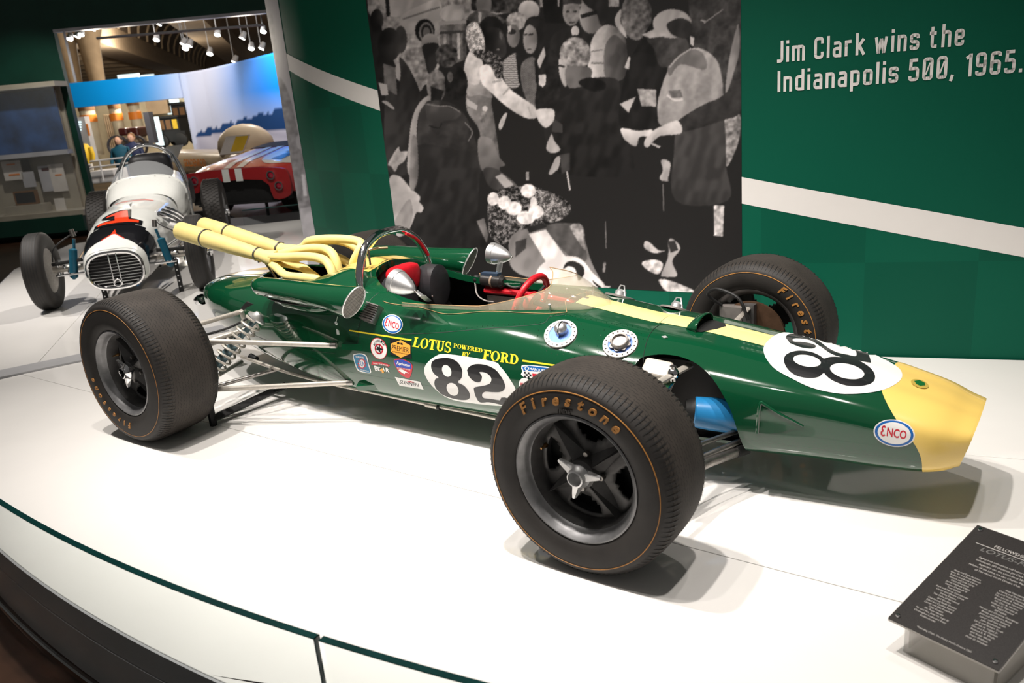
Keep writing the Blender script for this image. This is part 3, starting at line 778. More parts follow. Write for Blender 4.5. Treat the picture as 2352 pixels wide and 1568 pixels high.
# blue sun sticker
s = sticker('sun_sticker', spl([(813, 813), (828, 811), (842, 816), (848, 836), (853, 852), (850, 857), (836, 855), (822, 850), (815, 834), (811, 817)], 3, True), M['w'])
bl = mat('decal_light_blue', (.02, .20, .38), .35, coat=.4, noise=.02, nscale=10)
decal('blue_field', spl([(815, 815), (828, 813), (840, 818), (846, 837), (850, 851), (848, 855), (836, 853), (824, 848), (817, 834), (813, 818)], 3, True), bl, .0017, s)
st_ = []
for i in range(24):
    a = 2*math.pi*i/24; r = 14 if i % 2 == 0 else 9
    st_.append((832+r*.78*math.cos(a), 834.5+r*1.05*math.sin(a)))
decal('red_burst', st_, M['dr'], .0021, s); decal('white_disc', ell(832, 834.5, 6.5, 9, -10), M['w'], .0025, s)
tdecal('lettering', 'SUN', [(826, 838), (838, 841), (838, 831), (827, 828)], M['db'], .0029, s, .02)
tdecal('lettering', 'SERVICE', [(818, 820), (837, 823), (836, 819), (817, 816)], M['w'], .0025, s, .02)
tdecal('lettering', 'EQUIPMENT', [(829, 850), (849, 854), (848, 851), (828, 847)], M['w'], .0025, s, .02)
# bear sticker
s = sticker('bear_sticker', [(853, 838), (855, 830), (876, 831), (897, 838), (893, 842), (874, 836)], M['dr'])
tdecal('lettering', 'RIDE THE BEAR', [(858, 835), (892, 840), (893, 837.5), (858, 832)], M['w'], .0018, s, .02)
for ch, q in (('B', [(862, 850), (868, 852), (868, 840), (859, 839)]), ('E', [(869, 851), (875, 852), (874, 842), (867, 841)]), ('A', [(878, 851), (885, 853), (884, 843), (878, 842)]), ('R', [(887, 853), (896, 856), (894, 845), (886, 844)])):
    tdecal('lettering', ch, q, M['w'], .0016, s, .04, L=6)
decal('bear_figure', [(877, 845), (881, 846), (880, 851), (883, 853), (881, 857), (878, 856), (877, 852), (873, 850)], M['do'], .0020, s)
# brake lining shield
s = sticker('shield_sticker', spl([(905, 826), (925, 824), (946, 835), (947, 850), (943, 864), (937, 868), (922, 860), (911, 845)], 3, True), M['dr'])
decal('blue_field', [(905.5, 827), (925, 825), (945, 834.5), (946, 847), (910, 842)], mat('decal_royal', (.012, .06, .42), .35, coat=.4, noise=.02), .0017, s)
tdecal('lettering', 'Raybestos', [(911, 838), (942, 844), (943, 836), (912, 829)], M['w'], .0021, s, .02, .25)
tdecal('lettering', 'BRAKE LININGS', [(913, 845), (943, 850), (943, 847.5), (912, 842.5)], M['w'], .0021, s, .01)
decal('white_mark', spl([(916, 849), (925, 848), (940, 857), (932, 855), (930, 858), (924, 855)], 3, True), M['w'], .0021, s)
# slanted white sticker
s = sticker('parallelogram_sticker', [(907, 865), (965, 876), (974, 894), (918, 885)], M['w'])
tdecal('lettering', 'SUNNEN', [(918, 880), (963, 888), (962, 880), (918, 872)], M['k'], .0017, s, .012, .2)
decal('red_mark', spl([(934, 876), (944, 874.5), (953, 879), (944, 877.5)], 3, True), M['dr'], .0017, s)
# checkered shield beside the front tyre
s = sticker('checkered_sticker', spl([(1198, 840), (1215, 838), (1290, 848), (1290, 870), (1204, 866), (1200, 852)], 2, True), M['w'])
decal('blue_field', [(1200, 842), (1216, 839.5), (1290, 849), (1290, 856), (1203, 851)], M['db'], .0017, s)
decal('white_ring', ell(1210.5, 846, 5, 5), M['w'], .0021, s); decal('blue_core', ell(1210.5, 846, 3, 3), M['db'], .0024, s)
tdecal('lettering', 'MARQUETTE', [(1217, 850), (1262, 857), (1262, 850), (1217, 843)], M['w'], .0021, s, .02)
for i in range(4):
    for j in range(3):
        if (i+j) % 2 == 0:
            x, y = 1204+i*4.2, 853+j*4.4+i*.5
            decal('check_square', [(x, y), (x+4.2, y+.5), (x+4.4, y+4.7), (x+.2, y+4.2)], M['k'], .0021, s)
decal('red_block', [(1223, 857), (1262, 862), (1262, 872), (1224, 866)], M['dr'], .0021, s)
s = sticker('round_sticker', ell(1205, 881, 13, 14), M['w']); tdecal('lettering', 'MARVEL', [(1196, 885), (1214, 888), (1214, 880), (1196, 877)], M['dr'], .0019, s, .01)

# ---- top stripe, nose band, nose roundel, tail stripe : laid on the body surface
def top_strip(name, x0, x1, hw, m, off=.0045, n=60, k=8, wf=None):
    mb = MB(); vs = []; fs = []
    for i in range(n+1):
        x = x0+(x1-x0)*i/n; h_ = wf(x) if wf else hw
        for j in range(k+1):
            y = YC-h_+2*h_*j/k; loc, nn, a, t = BODY.ray_cast(Vector((x, y, 2)), Vector((0, 0, -1)))
            if nn.z < 0: nn = -nn
            vs.append(loc+nn*off)
    for i in range(n):
        for j in range(k):
            a = i*(k+1)+j; fs.append((a, a+1, a+k+2, a+k+1))
    mb.add(vs, fs); return mb.obj(name, m, car)
top_strip('yellow_stripe', .716, 1.083, .062, M['yellow_pale'], .0015)
top_strip('yellow_stripe', 1.088, 1.70, .062, M['yellow_pale'], .0045)
top_strip('yellow_stripe', -.595, -.36, .15, M['yellow'], .0015)
top_strip('yellow_stripe', -1.66, -1.225, .12, M['yellow'], .0015, wf=lambda x: .10*min(1, (x+1.75)/.3))
NS = 60
mb = MB(); rs = []
R0 = body_ring(2.0); nR = len(R0)
for i in range(41):
    ring = []
    for j in range(nR):
        z = R0[j].z; yv = abs(R0[j].y-YC)
        f = max(0., (z-.19)/.20)                       # towards the top the band starts further back
        xb = 2.056-.155*f**2.2
        x = xb+(2.1715-xb)*(i/40)
        r = body_ring(x); sl = slant(x); p = r[j]; q0, q1 = r[j-1], r[(j+1) % nR]
        nn = Vector((.0, (q1-q0).z, -(q1-q0).y)).normalized()
        if nn.dot(Vector((0, p.y-YC, p.z-.28))) < 0: nn = -nn
        ring.append(Vector((p.x+sl*.33*(p.z-.34), p.y, p.z))+nn*.0046)
    rs.append(ring)
mb.rings(rs, True).obj('yellow_nose_band', M['yellow'], car)
# mouth lip
tip = rs[-1]; inr = [Vector((p.x-.01, YC+(p.y-YC)*.93, .265+(p.z-.265)*.90)) for p in tip]; inr2 = [Vector((p.x-.10, YC+(p.y-YC)*.86, .265+(p.z-.265)*.82)) for p in tip]
lip = [Vector((p.x+.007, YC+(p.y-YC)*.975, .265+(p.z-.265)*.965)) for p in tip]
MB().rings([tip, lip, inr], True).obj('nose_lip', M['yellow'], car)
MB().rings([inr, inr2], True, False, True).obj('nose_intake', M['inner'], car)
OFN = .0048
nr = decal('number_roundel', spl([(1753, 808), (1768, 781), (1800, 766), (1860, 769), (1960, 796), (2030, 828), (2063, 848), (2071, 866), (2060, 882), (2030, 897), (1985, 905), (1930, 906), (1870, 894), (1820, 872), (1775, 845)], 6, True), M['w'], OFN+.0006, L=12)
def zn(pts): return [(1450+x*850/2338, 720+y*850/2338) for x, y in pts]
decal('digit', zn(spl([(962, 300), (985, 262), (1050, 243), (1130, 250), (1190, 275), (1215, 292), (1260, 282), (1330, 285), (1430, 305), (1505, 350), (1537, 400), (1520, 445), (1450, 465), (1360, 462), (1280, 435), (1235, 405), (1214, 385), (1180, 408), (1120, 415), (1040, 398), (985, 355)], 5, True)), M['k'], OFN+.0011, nr, L=9)
decal('digit_counter', zn(ell(1108, 308, 88, 36, 10)), M['w'], OFN+.0016, nr); decal('digit_counter', zn(ell(1361, 374, 110, 46, 12)), M['w'], OFN+.0016, nr)
decal('digit', zn(spl([(973, 160), (990, 140), (1040, 137), (1110, 150), (1180, 180), (1240, 225), (1300, 255), (1360, 268), (1415, 278), (1418, 250), (1405, 238)], 4)+spl([(1405, 238), (1460, 250), (1497, 265), (1512, 320)], 2)+spl([(1512, 320), (1440, 308), (1330, 285), (1260, 262), (1190, 215), (1130, 178), (1060, 165), (1020, 168), (1025, 185), (1080, 188), (1140, 200), (1165, 215), (1140, 230), (1070, 222), (1000, 195)], 4)), M['k'], OFN+.0011, nr, L=9)
bd = decal('badge', ell(2111, 885, 21, 9, 18), mat('badge_yellow', (.85, .60, .12), .25, metal=.3, coat=1, noise=.02), OFN+.0022, car, L=5)
decal('badge_leaf', [(2098, 879), (2110, 877), (2122, 883), (2123, 889), (2112, 890), (2103, 886)], mat('badge_green', (.01, .14, .03), .25, coat=1, noise=.02), OFN+.0030, bd, L=5)
# ---------------------------------------------------------------- fittings on the body
def frame(px, py, off=0.):
    """matrix with z along the body normal, x towards the nose, at the body point under a photo pixel"""
    p, n = hitn(px, py); x = Vector((1, 0, 0)); x = (x-n*x.dot(n)).normalized(); y = n.cross(x)
    m = Matrix(((x.x, y.x, n.x, p.x+n.x*off), (x.y, y.y, n.y, p.y+n.y*off), (x.z, y.z, n.z, p.z+n.z*off), (0, 0, 0, 1))); return m
M['ringgrey'] = mat('filler_ring', (.36, .33, .31), .42, metal=.6, noise=.08, nscale=40)
M['bluepad'] = mat('blue_anodised', (.10, .20, .52), .35, metal=.3, noise=.15, nscale=25)
def filler(px, py, kind):
    F = frame(px, py, .001)
    ring = MB().lathe([(.047, .0), (.047, .005), (.066, .005), (.0675, .003), (.0675, -.004)], F, 40).obj('filler_ring', M['ringgrey'], car)
    MB().lathe([(0, .0026), (.047, .0026)], F, 40).obj('blue_plate', M['bluepad'], ring)
    for i in range(18):
        a = 2*math.pi*i/18
        MB().sphere(F @ Vector((.057*math.cos(a), .057*math.sin(a), .005)), .0032, 8, 4).obj('ring_bolt', M['steel'], ring)
    if kind == 1:
        c = MB().lathe([(0, .040), (.010, .0395), (.019, .034), (.0245, .024), (.0255, .016), (.024, .010), (.024, 0)], F @ T(.0, .012, .002), 28).obj('filler_cap', M['alu'], ring)
        MB().tube([F @ Vector(p) for p in ((-.028, .04, .006), (-.016, .052, .010), (0, .055, .013), (.016, .052, .010), (.03, .038, .006))], .0035, 8).obj('cap_hinge', M['alu'], ring)
        MB().tube([F @ Vector(p) for p in ((0, .036, .033), (0, .012, .044), (0, -.014, .03), (0, -.018, .008))], .0035, 8).obj('cap_latch', M['chrome'], ring)
    else:
        MB().lathe([(0, .016), (.027, .016), (.0275, .026), (.033, .028), (.035, .024), (.035, .012)], F, 36).obj('filler_cap', M['ringgrey'], ring)
        sp = []
        for i in range(48):
            a = 2*math.pi*i/48; r = .039+.0045*math.cos(a*8); sp.append((r*math.cos(a), r*math.sin(a)))
        MB().prism(sp, .002, .012, F).obj('scalloped_collar', M['ringgrey'], ring)
filler(1288, 767, 1); filler(1425, 790, 2)
# matching pair seen edge-on on the far shoulder
for px, py, yb in ((1425, 677, .21), (1555, 702, .2)):
    q = ony(px, py, YC+yb); loc, n, a, t = BODY.find_nearest(q)
    F = align_z(n if n.z > 0 else -n, loc)
    rg = MB().lathe([(0, .004), (.060, .005), (.066, .003), (.066, -.004)], F, 32).obj('filler_ring', M['ringgrey'], car)
    MB().lathe([(0, .034), (.014, .033), (.024, .024), (.025, .004)], F, 24).obj('filler_cap', M['alu'], rg)
    MB().tube([F @ Vector(p) for p in ((-.03, .0, .006), (-.01, 0, .05), (.012, 0, .05), (.03, 0, .006))], .0035, 8).obj('cap_hinge', M['alu'], rg)
# rivet rows
rv = MB()
def rivets(pts, n, r=.0024):
    P = spl(pts, 20); L = [0]
    for a, b in zip(P[:-1], P[1:]): L.append(L[-1]+math.dist(a, b))
    for i in range(n):
        t = L[-1]*i/(n-1); k = max(0, min(len(P)-2, int(np.searchsorted(L, t))-1)); f = (t-L[k])/max(L[k+1]-L[k], 1e-6)
        h = hit(P[k][0]+(P[k+1][0]-P[k][0])*f, P[k][1]+(P[k+1][1]-P[k][1])*f, .0)
        if h: rv.sphere(h, r, 6, 4)
rivets([(890, 768), (950, 762), (1032, 757), (1110, 749), (1178, 744), (1237, 741), (1262, 727), (1290, 722), (1340, 730), (1400, 742), (1470, 752), (1500, 762)], 52)
for cx, cy, a_, b_ in ((1288, 767, 53, 46), (1425, 790, 54, 47)):
    rivets(ell(cx, cy, a_, b_, -12, 30)+[ell(cx, cy, a_, b_, -12, 30)[0]], 24)
rivets([(830, 905), (900, 921), (1000, 943), (1090, 959), (1150, 968)], 44, .0018)
rivets([(1478, 838), (1480, 815), (1490, 790), (1500, 775)], 6)
tag(rv.obj('rivet_rows', M['green'], car), kind='stuff')
# quarter-turn fasteners (small silver diamonds)
for px, py in ((600, 640), (669, 648), (1527, 776), (577, 764)):
    if px in (600, 669): continue
    F = frame(px, py, .004); MB().prism([(-.013, 0), (0, -.008), (.013, 0), (0, .008)], 0, .002, F).obj('fastener', M['alu'], car)
# finned grey cooler box on the flank
F = frame(858, 722, .0) @ rot('Z', -8)
fb = MB().box((0, 0, .012), (.074, .084, .03), None); fb.v = [tuple(F @ Vector(v)) for v in fb.v]
fb = fb.obj('finned_cooler', M['steel'], car, False)
for i in range(8):
    y = -.037+i*.0106
    f2 = MB().box((0, y, .030), (.080, .0050, .016)); f2.v = [tuple(F @ Vector(v)) for v in f2.v]; f2.obj('cooling_fin', M['steel'], fb, False)
# hood scoop with arched mouth facing the nose
sc_rs = []
for i in range(7):
    t = i/6; x = 1.20+.045*t; h_ = .003+.034*math.sin(t*math.pi/2)**.8; ww = .070+.012*t; ring = []
    for j in range(15):
        a = math.pi*j/14; y = YC-ww*math.cos(a); loc, nn, a_, d_ = BODY.ray_cast(Vector((x, y, 2)), Vector((0, 0, -1)))
        ring.append(Vector((x, y, loc.z+.003+h_*math.sin(a)**.6)))
    sc_rs.append(ring)
o = MB().rings(sc_rs, False).obj('hood_scoop', M['green'], car)
md = o.modifiers.new('s', 'SOLIDIFY'); md.thickness = .005; md.offset = 1; evald(o)
def topz(x, y, off):
    loc, nn, a_, d_ = BODY.ray_cast(Vector((x, y, 2)), Vector((0, 0, -1))); return loc+Vector((0, 0, off))
decal('scoop_dark_patch', [(1.215, YC-.068), (1.246, YC-.080), (1.262, YC-.075), (1.30, YC-.02), (1.315, YC+.03), (1.30, YC+.06), (1.262, YC+.078), (1.215, YC+.066)], M['inner'], .0056, o, .02, topz)  # flat dark patch on the closed hood, paints in the shade of a recess
# side outlet on the nose: lip and sunken ramp
lp = [(1748, 927), (1756, 930), (1792, 951), (1822, 966), (1846, 978), (1810, 986), (1780, 993), (1741, 990)]
decal('outlet_ramp', spl(lp, 2, True), M['green'], .0046, L=8)
ol = [hit(x, y, .005) for x, y in spl([(1846, 978), (1822, 965), (1790, 949), (1756, 928), (1747, 926), (1742, 960), (1740, 992)], 4)]
MB().tube(ol, [.002+.004*min(1, i/12) for i in range(len(ol))], 8).obj('outlet_lip', M['green'], car)
a_, b_ = hit(1750, 930, .006), hit(1743, 990, .006)
MB().add([a_, b_, b_+Vector((.010, .006, 0)), a_+Vector((.010, .006, 0)), a_+Vector((-.006, -.005, 0)), b_+Vector((-.006, -.005, 0))], [(0, 1, 2, 3), (4, 5, 1, 0)]).obj('outlet_gap', M['black'], car, False)
# pipe along the lower edge with coupling
pp = [ony(x, y, yy) for x, y, yy in ((560, 812, -.20), (600, 826, -.215), (660, 846, -.22), (760, 872, -.215), (880, 897, -.205), (980, 918, -.20), (1080, 938, -.20), (1160, 955, -.20), (1300, 985, -.20), (1480, 1015, -.2))]
pp = [p+Vector((0, -.018, -.010)) for p in pp]
pipe = MB().tube(spl(pp, 4), .0095, 10).obj('side_pipe', M['rodsil'], car)
c0, c1 = ony(985, 920, -.20), ony(1017, 927, -.20)
for (p, q, r, m) in ((c0, c0+(c1-c0)*.8, .0135, 'rodsil'), (c0+(c1-c0)*.85, c1, .0145, 'black')):
    MB().tube([p+Vector((0, -.018, -.010)), q+Vector((0, -.018, -.010))], r, 12).obj('pipe_coupling', M[m], pipe)
pip2 = [ony(x, y, -.205)+Vector((0, -.008, -.0)) for x, y in ((578, 816), (592, 824))]
MB().tube(pip2, .016, 12).obj('pipe_coupling', M['black'], pipe)

# ---------------------------------------------------------------- engine air ducts with mesh mouths
def duct(sgn):
    rs = []
    for (x, yb, z, ry, rz) in ((-.92, .372, .655, .006, .006), (-.915, .374, .654, .03, .028), (-.895, .378, .652, .046, .040), (-.85, .386, .650, .056, .047), (-.7, .398, .648, .06, .050), (-.5, .405, .642, .062, .054), (-.35, .41, .636, .063, .060), (-.255, .415, .630, .062, .068), (-.20, .416, .627, .054, .072)):
        ring = []
        for j in range(24):
            a = 2*math.pi*j/24; c_, s__ = math.cos(a), math.sin(a)
            tx = .010*(1 if x > -.21 else (.6 if x > -.26 else .15))*(c_)     # mouth cut slanted, outer edge further back
            ring.append(Vector((x-tx*.9+(.045*s__ if x > -.21 else (.022*s__ if x > -.26 else 0)), YC+sgn*(yb+ry*c_), z+rz*s__)))
        rs.append(ring)
    o = MB().rings(rs, True, True).obj('air_duct', M['green'], car)
    mo = rs[-1]; c = sum(mo, Vector())/24
    MB().tube(mo, .0035, 6, loop=True).obj('mouth_rim', M['alu'], o)
    MB().add([c-Vector((.03, 0, 0))]+[p-Vector((.03, 0, 0)) for p in mo], [(0, 1+i, 1+(i+1) % 24) for i in range(24)]).obj('duct_inside', M['black'], o, False)
    # wire mesh
    ms = MB(); u = (mo[0]-c); v = (mo[6]-c)
    n = 10
    for k in range(-n, n+1):
        t = k/n*.97; L_ = math.sqrt(max(0, 1-t*t))
        ms.tube([c+u*t+v*L_, c+u*t-v*L_], .0008, 4, False); ms.tube([c+u*L_+v*t, c-u*L_+v*t], .0008, 4, False)
    tag(ms.obj('mouth_mesh', M['steel'], o), kind='stuff')
    # lower secondary inlet
    r2 = []
    for (x, yb, z, ry, rz) in ((-.80, .352, .60, .01, .01), (-.77, .366, .588, .03, .026), (-.70, .372, .582, .034, .030), (-.58, .376, .575, .036, .030), (-.48, .374, .572, .03, .026), (-.43, .366, .574, .018, .018)):
        r2.append([Vector((x, YC+sgn*(yb+ry*math.cos(2*math.pi*j/18)), z+rz*math.sin(2*math.pi*j/18))) for j in range(18)])
    MB().rings(r2, True, True, True).obj('lower_duct', M['green'], o)
    MB().tube([Vector((x, YC+sgn*yb, z)) for x, yb, z in spl([(-.86, .380, .607), (-.78, .402, .594), (-.66, .412, .588), (-.5, .412, .586), (-.40, .405, .583)], 4)], .005, 8).obj('duct_seam', M['inner'], o)
    if sgn < 0:
        for xx in (-.84, -.70):
            MB().prism([(-.013, 0), (0, -.010), (.013, 0), (0, .010)], 0, .003, T(xx, YC-.390, .6985) @ rot('X', 12)).obj('fastener', M['alu'], o)
    return o
duct(-1); duct(1)
# tag on a wire below the near mouth
w0 = ony(775, 727, -.36); w1 = ony(772, 742, -.36); w2 = ony(776, 762, -.36)
wt = MB().tube([w0, w1], .001, 6).obj('duct_tether', M['steel'], car)
MB().tube([w1+Vector((.006*math.cos(a), 0, .008*math.sin(a))) for a in [2*math.pi*i/12 for i in range(12)]], .0016, 6, loop=True).obj('tether_ring', M['alu'], wt)
MB().prism([(-.008, -.012), (.008, -.012), (.009, .008), (-.006, .014)], 0, .002, T(*w2) @ rot('X', 90)).obj('tether_tag', M['alu'], wt)

# ---------------------------------------------------------------- exhaust: two tail pipes, eight headers
def exhaust(sgn):
    yb = YC+sgn*.074
    A = Vector((-1.93, yb+sgn*.004, .842)); B = Vector((-1.20, yb, .718))
    d = (B-A).normalized()
    L = (B-A).length
    tp = MB().lathe([(.036, .0), (.052, 0), (.0525, .004), (.052, .20), (.050, .25), (.044, .45), (.034, L-.03), (.033, L)], align_z(d, A), 28).obj('tail_pipe', M['exh'], car)
    MB().lathe([(0, .06), (.047, .05), (.0475, .001)], align_z(d, A), 24).obj('pipe_bore', M['inner'], tp)
    for k in (.235, L-.06):
        c = A+d*k; r = (.0525 if k < .5 else .037)
        MB().lathe([(r, -.006), (r+.002, -.005), (r+.002, .005), (r, .006)], align_z(d, c), 28).obj('clamp', M['steel'], tp)
        MB().tube([c+Vector((0, -.01, -r-.003)), c+Vector((0, .012, -r-.003))], .005, 8).obj('clamp_bolt', M['chrome'], tp)
    # strut to the tail
    MB().tube([B+d*-.02+Vector((0, 0, -.03)), Vector((-1.13, yb-sgn*-.01, .60))], .006, 8).obj('support_strut', M['steel'], tp)
    # collector
    MB().lathe([(.034, -.02), (.040, .02), (.047, .06), (.047, .085)], align_z(d, B), 24, cap1=True).obj('collector', M['exh'], tp)
    C0 = B+d*.07
    return tp, C0
tpn, CN = exhaust(-1); tpf, CF = exhaust(1)
def header(pts, par):
    MB().tube(spl(pts, 6), .0225, 12).obj('header_pipe', M['exh'], par)
def V(x, yb, z): return Vector((x, YC+yb, z))
for sg, c, par in ((-1, CN, tpn), (1, CF, tpf)):
    o1, o2, o3, o4 = c+Vector((0, -.022, .018)), c+Vector((0, .022, .018)), c+Vector((0, -.022, -.022)), c+Vector((0, .022, -.022))
    if sg < 0:
        header([o1, V(-1.02, -.09, .727), V(-.85, -.085, .735), V(-.72, -.095, .725), V(-.655, -.115, .685), V(-.63, -.13, .61), V(-.63, -.13, .55)], par)
        header([o3, V(-1.04, -.13, .665), V(-.95, -.155, .645), V(-.8, -.165, .645), V(-.7, -.165, .635), V(-.68, -.15, .56)], par)
        header([o2, V(-.98, -.03, .752), V(-.85, -.02, .765), V(-.74, -.03, .755), V(-.68, -.05, .70), V(-.665, -.06, .58)], par)
        header([o4, V(-1.0, -.02, .66), V(-.9, -.05, .64), V(-.8, -.07, .60), V(-.78, -.07, .54)], par)
    else:
        header([o1, V(-1.02, .04, .755), V(-.95, .03, .79), V(-.80, .03, .805), V(-.66, .05, .80), V(-.585, .045, .785), V(-.57, .01, .755), V(-.60, -.01, .70), V(-.64, .0, .62), V(-.64, .02, .55)], par)
        header([o2, V(-1.0, .10, .76), V(-.85, .11, .78), V(-.72, .12, .75), V(-.66, .13, .66), V(-.65, .13, .55)], par)
        header([o3, V(-1.02, .06, .70), V(-.9, .05, .69), V(-.8, .06, .64), V(-.78, .07, .55)], par)
        header([o4, V(-1.02, .12, .69), V(-.9, .15, .68), V(-.8, .16, .63), V(-.78, .15, .55)], par)
# engine block seen between the pipes, fuel fittings
MB().box((-.9, YC, .47), (.62, .34, .16)).obj('engine_block', M['inner'], car, False)
MB().box((-.9, YC, .555), (.55, .20, .05)).obj('intake_plenum', M['exh'], car, False)
ft = ony(835, 600, -.06)
fz = MB().lathe([(0, -.03), (.010, -.03), (.011, .0), (.011, .018), (.013, .020), (.013, .024)], T(*ft), 14).obj('fuel_filter', M['ringgrey'], car)
MB().lathe([(.0113, .006), (.0113, .012)], T(*ft), 14).obj('red_band', M['dr'], fz)
MB().tube([ft+Vector(p) for p in ((0, 0, .02), (0, 0, .045), (.02, .02, .052), (.05, .05, .056), (.08, .09, .05))], .006, 8).obj('brass_line', mat('aged_brass', (.42, .33, .2), .4, metal=.8, noise=.2), fz)
MB().tube([ft+Vector(p) for p in ((.02, .02, .052), (.022, .02, .02), (.022, .02, -.02))], .005, 8).obj('brass_line', M['steel'], fz)
# tail-end chrome tip
tt = ony(462, 688, -.03)
tc = MB().lathe([(0, -.075), (.014, -.07), (.026, -.045), (.032, -.012), (.032, .02)], align_z((1, -.1, .25), tt), 20).obj('gearbox_tail', M['chrome'], car)

# ---------------------------------------------------------------- roll hoop
rb = [(-.305, -.265, .555), (-.315, -.258, .64), (-.325, -.235, .73), (-.335, -.175, .815), (-.34, -.09, .853), (-.34, 0, .862), (-.34, .09, .85), (-.335, .175, .795), (-.325, .225, .71), (-.32, .24, .64)]
rbo = MB().tube(spl([V(*p) for p in rb], 6), .0185, 14).obj('roll_hoop', M['chrome'], car)
MB().tube(spl([V(-.315, .09, .832), V(-.31, .165, .785), V(-.30, .215, .70)], 6), .008, 8).obj('red_trim', M['red'], rbo)
MB().tube(spl([V(-.36, -.05, .845), V(-.50, .02, .77), V(-.62, .06, .70)], 4), .008, 8).obj('hoop_brace', M['chrome'], rbo)
MB().lathe([(0, .018), (.018, .018), (.024, .01), (.024, 0)], T(*V(-.305, -.262, .545)), 16).obj('hoop_foot', M['chrome'], rbo)

# ---------------------------------------------------------------- cockpit
fl_ = MB().box((.2, YC, .17), (1.5, .46, .03)).obj('cockpit_floor', mat('cockpit_silver', (.55, .53, .50), .4, metal=.3, noise=.15, nscale=12), car, False)
inn = []
for i in range(25):
    x = -.34+1.38*i/24; ring = []
    for a, b_ in section(x):
        ring.append(Vector((x, YC-a*.90, .135+(b_-.12)*.97)))
    inn.append([p for p in ring if p.z < .56])
k = min(len(r) for r in inn)
for sg in (-1, 1):
    MB().rings([[Vector((p.x, YC+sg*abs(p.y-YC), p.z)) for p in r[:k]] for r in inn], False).obj('cockpit_side', M['inner'], car)
# seat: reclined shell, dark shoulder wrap, red pillow
seat = []
for (x, z) in ((.30, .22), (.10, .23), (-.05, .29), (-.17, .40), (-.26, .50), (-.30, .56)):
    seat.append([Vector((x+.05*math.cos(t*math.pi/6*.9) if 0 else x+.02*abs(t-6)/6, YC+(t-6)/6*.20, z+.04*(abs(t-6)/6)**2.5)) for t in range(13)])
so = MB().rings(seat, False).obj('seat', M['inner'], car); md = so.modifiers.new('s', 'SOLIDIFY'); md.thickness = .02; evald(so)
MB().lathe([(0, 0), (.225, 0), (.225, .012), (0, .012)], T(*V(-.335, 0, .50)) @ rot('Y', 78) , 40).obj('rear_bulkhead', M['inner'], car)
for sg in (-1, 1):
    rs = []
    for (dx, rr) in ((0, .0), (0, .085), (.035, .095), (.11, .095), (.115, .08), (.115, 0)):
        rs.append([V(-.27+dx, sg*.12+.0, .575)+Vector((0, rr*math.cos(2*math.pi*j/20)*.8, rr*math.sin(2*math.pi*j/20)*1.1)) for j in range(20)])
    MB().rings(rs, True).obj('shoulder_pad', mat('black_leather', (.03, .03, .033), .4, noise=.1, bump=.2, bscale=120), car)
pc = V(-.262, -.02, .640)
pil = MB().sphere((0, 0, 0), 1, 20, 12, (1, 1, 1)); 
def sup(v, e=.55): return math.copysign(abs(v)**e, v)
pil.v = [tuple(pc+Vector((sup(x)*.042, sup(y)*.098*(1+.12*z), sup(z)*.066))) for x, y, z in pil.v]
pil.obj('headrest', M['red'], car)
# red side padding and knee panel on the far side, dash hoop
MB().tube(spl([V(.02, .26, .535), V(.3, .262, .53), (.62, YC+.235, .52), (.78, YC+.19, .52)], 6), .035, 10, sq=.6).obj('side_padding', M['red'], car)
MB().tube(spl([V(.12, -.285, .46), V(.2, -.29, .47), V(.26, -.288, .46)], 5), .03, 10).obj('side_padding', M['red'], car)
MB().add([V(.0, .275, .50), V(.72, .25, .50), V(.72, .255, .36), V(.0, .285, .36)], [(0, 1, 2, 3)]).obj('side_trim_panel', mat('quilted_silver', (.6, .57, .52), .35, metal=.4, noise=.25, nscale=18), car, False)
# fire bottle strapped to the far side
f0, f1 = V(.0, .245, .585), V(.14, .24, .58)
fb = MB().tube([f0, f0+(f1-f0)*.1, f0+(f1-f0)*.9, f1], [.018, .032, .032, .02], 16).obj('fire_bottle', mat('bottle_black', (.02, .018, .017), .35, noise=.2), car)
MB().tube([f0+(f1-f0)*.5, f0+(f1-f0)*.58], .0335, 16).obj('strap', mat('tan_strap', (.28, .20, .14), .6, noise=.2), fb)
MB().box(V(.06, .245, .617), (.10, .035, .012)).obj('mount_plate', mat('plate_blue', (.05, .08, .13), .4, metal=.4), fb, False)
MB().sphere(V(-.03, .245, .585), .022, 10, 6).obj('valve_head', M['black'], fb)
MB().tube(spl([V(-.03, .23, .57), V(.0, .20, .52), V(.06, .18, .50), V(.12, .17, .50)], 5), .004, 6).obj('hose', M['ringgrey'], fb)
MB().tube(spl([V(.14, .24, .575), V(.22, .2, .57), V(.27, .19, .58)], 5), .005, 6).obj('shift_rod', M['steel'], fb)
gl_ = MB().tube([V(.27, .19, .48), V(.275, .19, .56), V(.285, .19, .60)], .011, 8).obj('gear_lever', M['black'], car)
# steering wheel
SWc = V(.45, 0.0, .572); SWm = align_z((-.93, 0, .36), SWc)
sw = MB().tube([SWm @ Vector((0.118*math.cos(2*math.pi*i/40), 0.118*math.sin(2*math.pi*i/40), 0)) for i in range(40)], .0145, 10, loop=True).obj('steering_wheel', M['red'], car)
MB().lathe([(0, .012), (.04, .012), (.048, 0), (.048, -.02), (0, -.02)], SWm, 24).obj('wheel_boss', M['red'], sw)
for a in (0, 120, 240):
    p = SWm @ Vector((0.115*math.cos(math.radians(a-90)), 0.115*math.sin(math.radians(a-90)), 0)); MB().tube([SWm @ Vector((0, 0, 0)), p], .008, 6, sq=.5).obj('wheel_spoke', M['black'], sw)
MB().tube([SWc, V(.85, 0, .50)], .012, 8).obj('steering_column', M['black'], car)

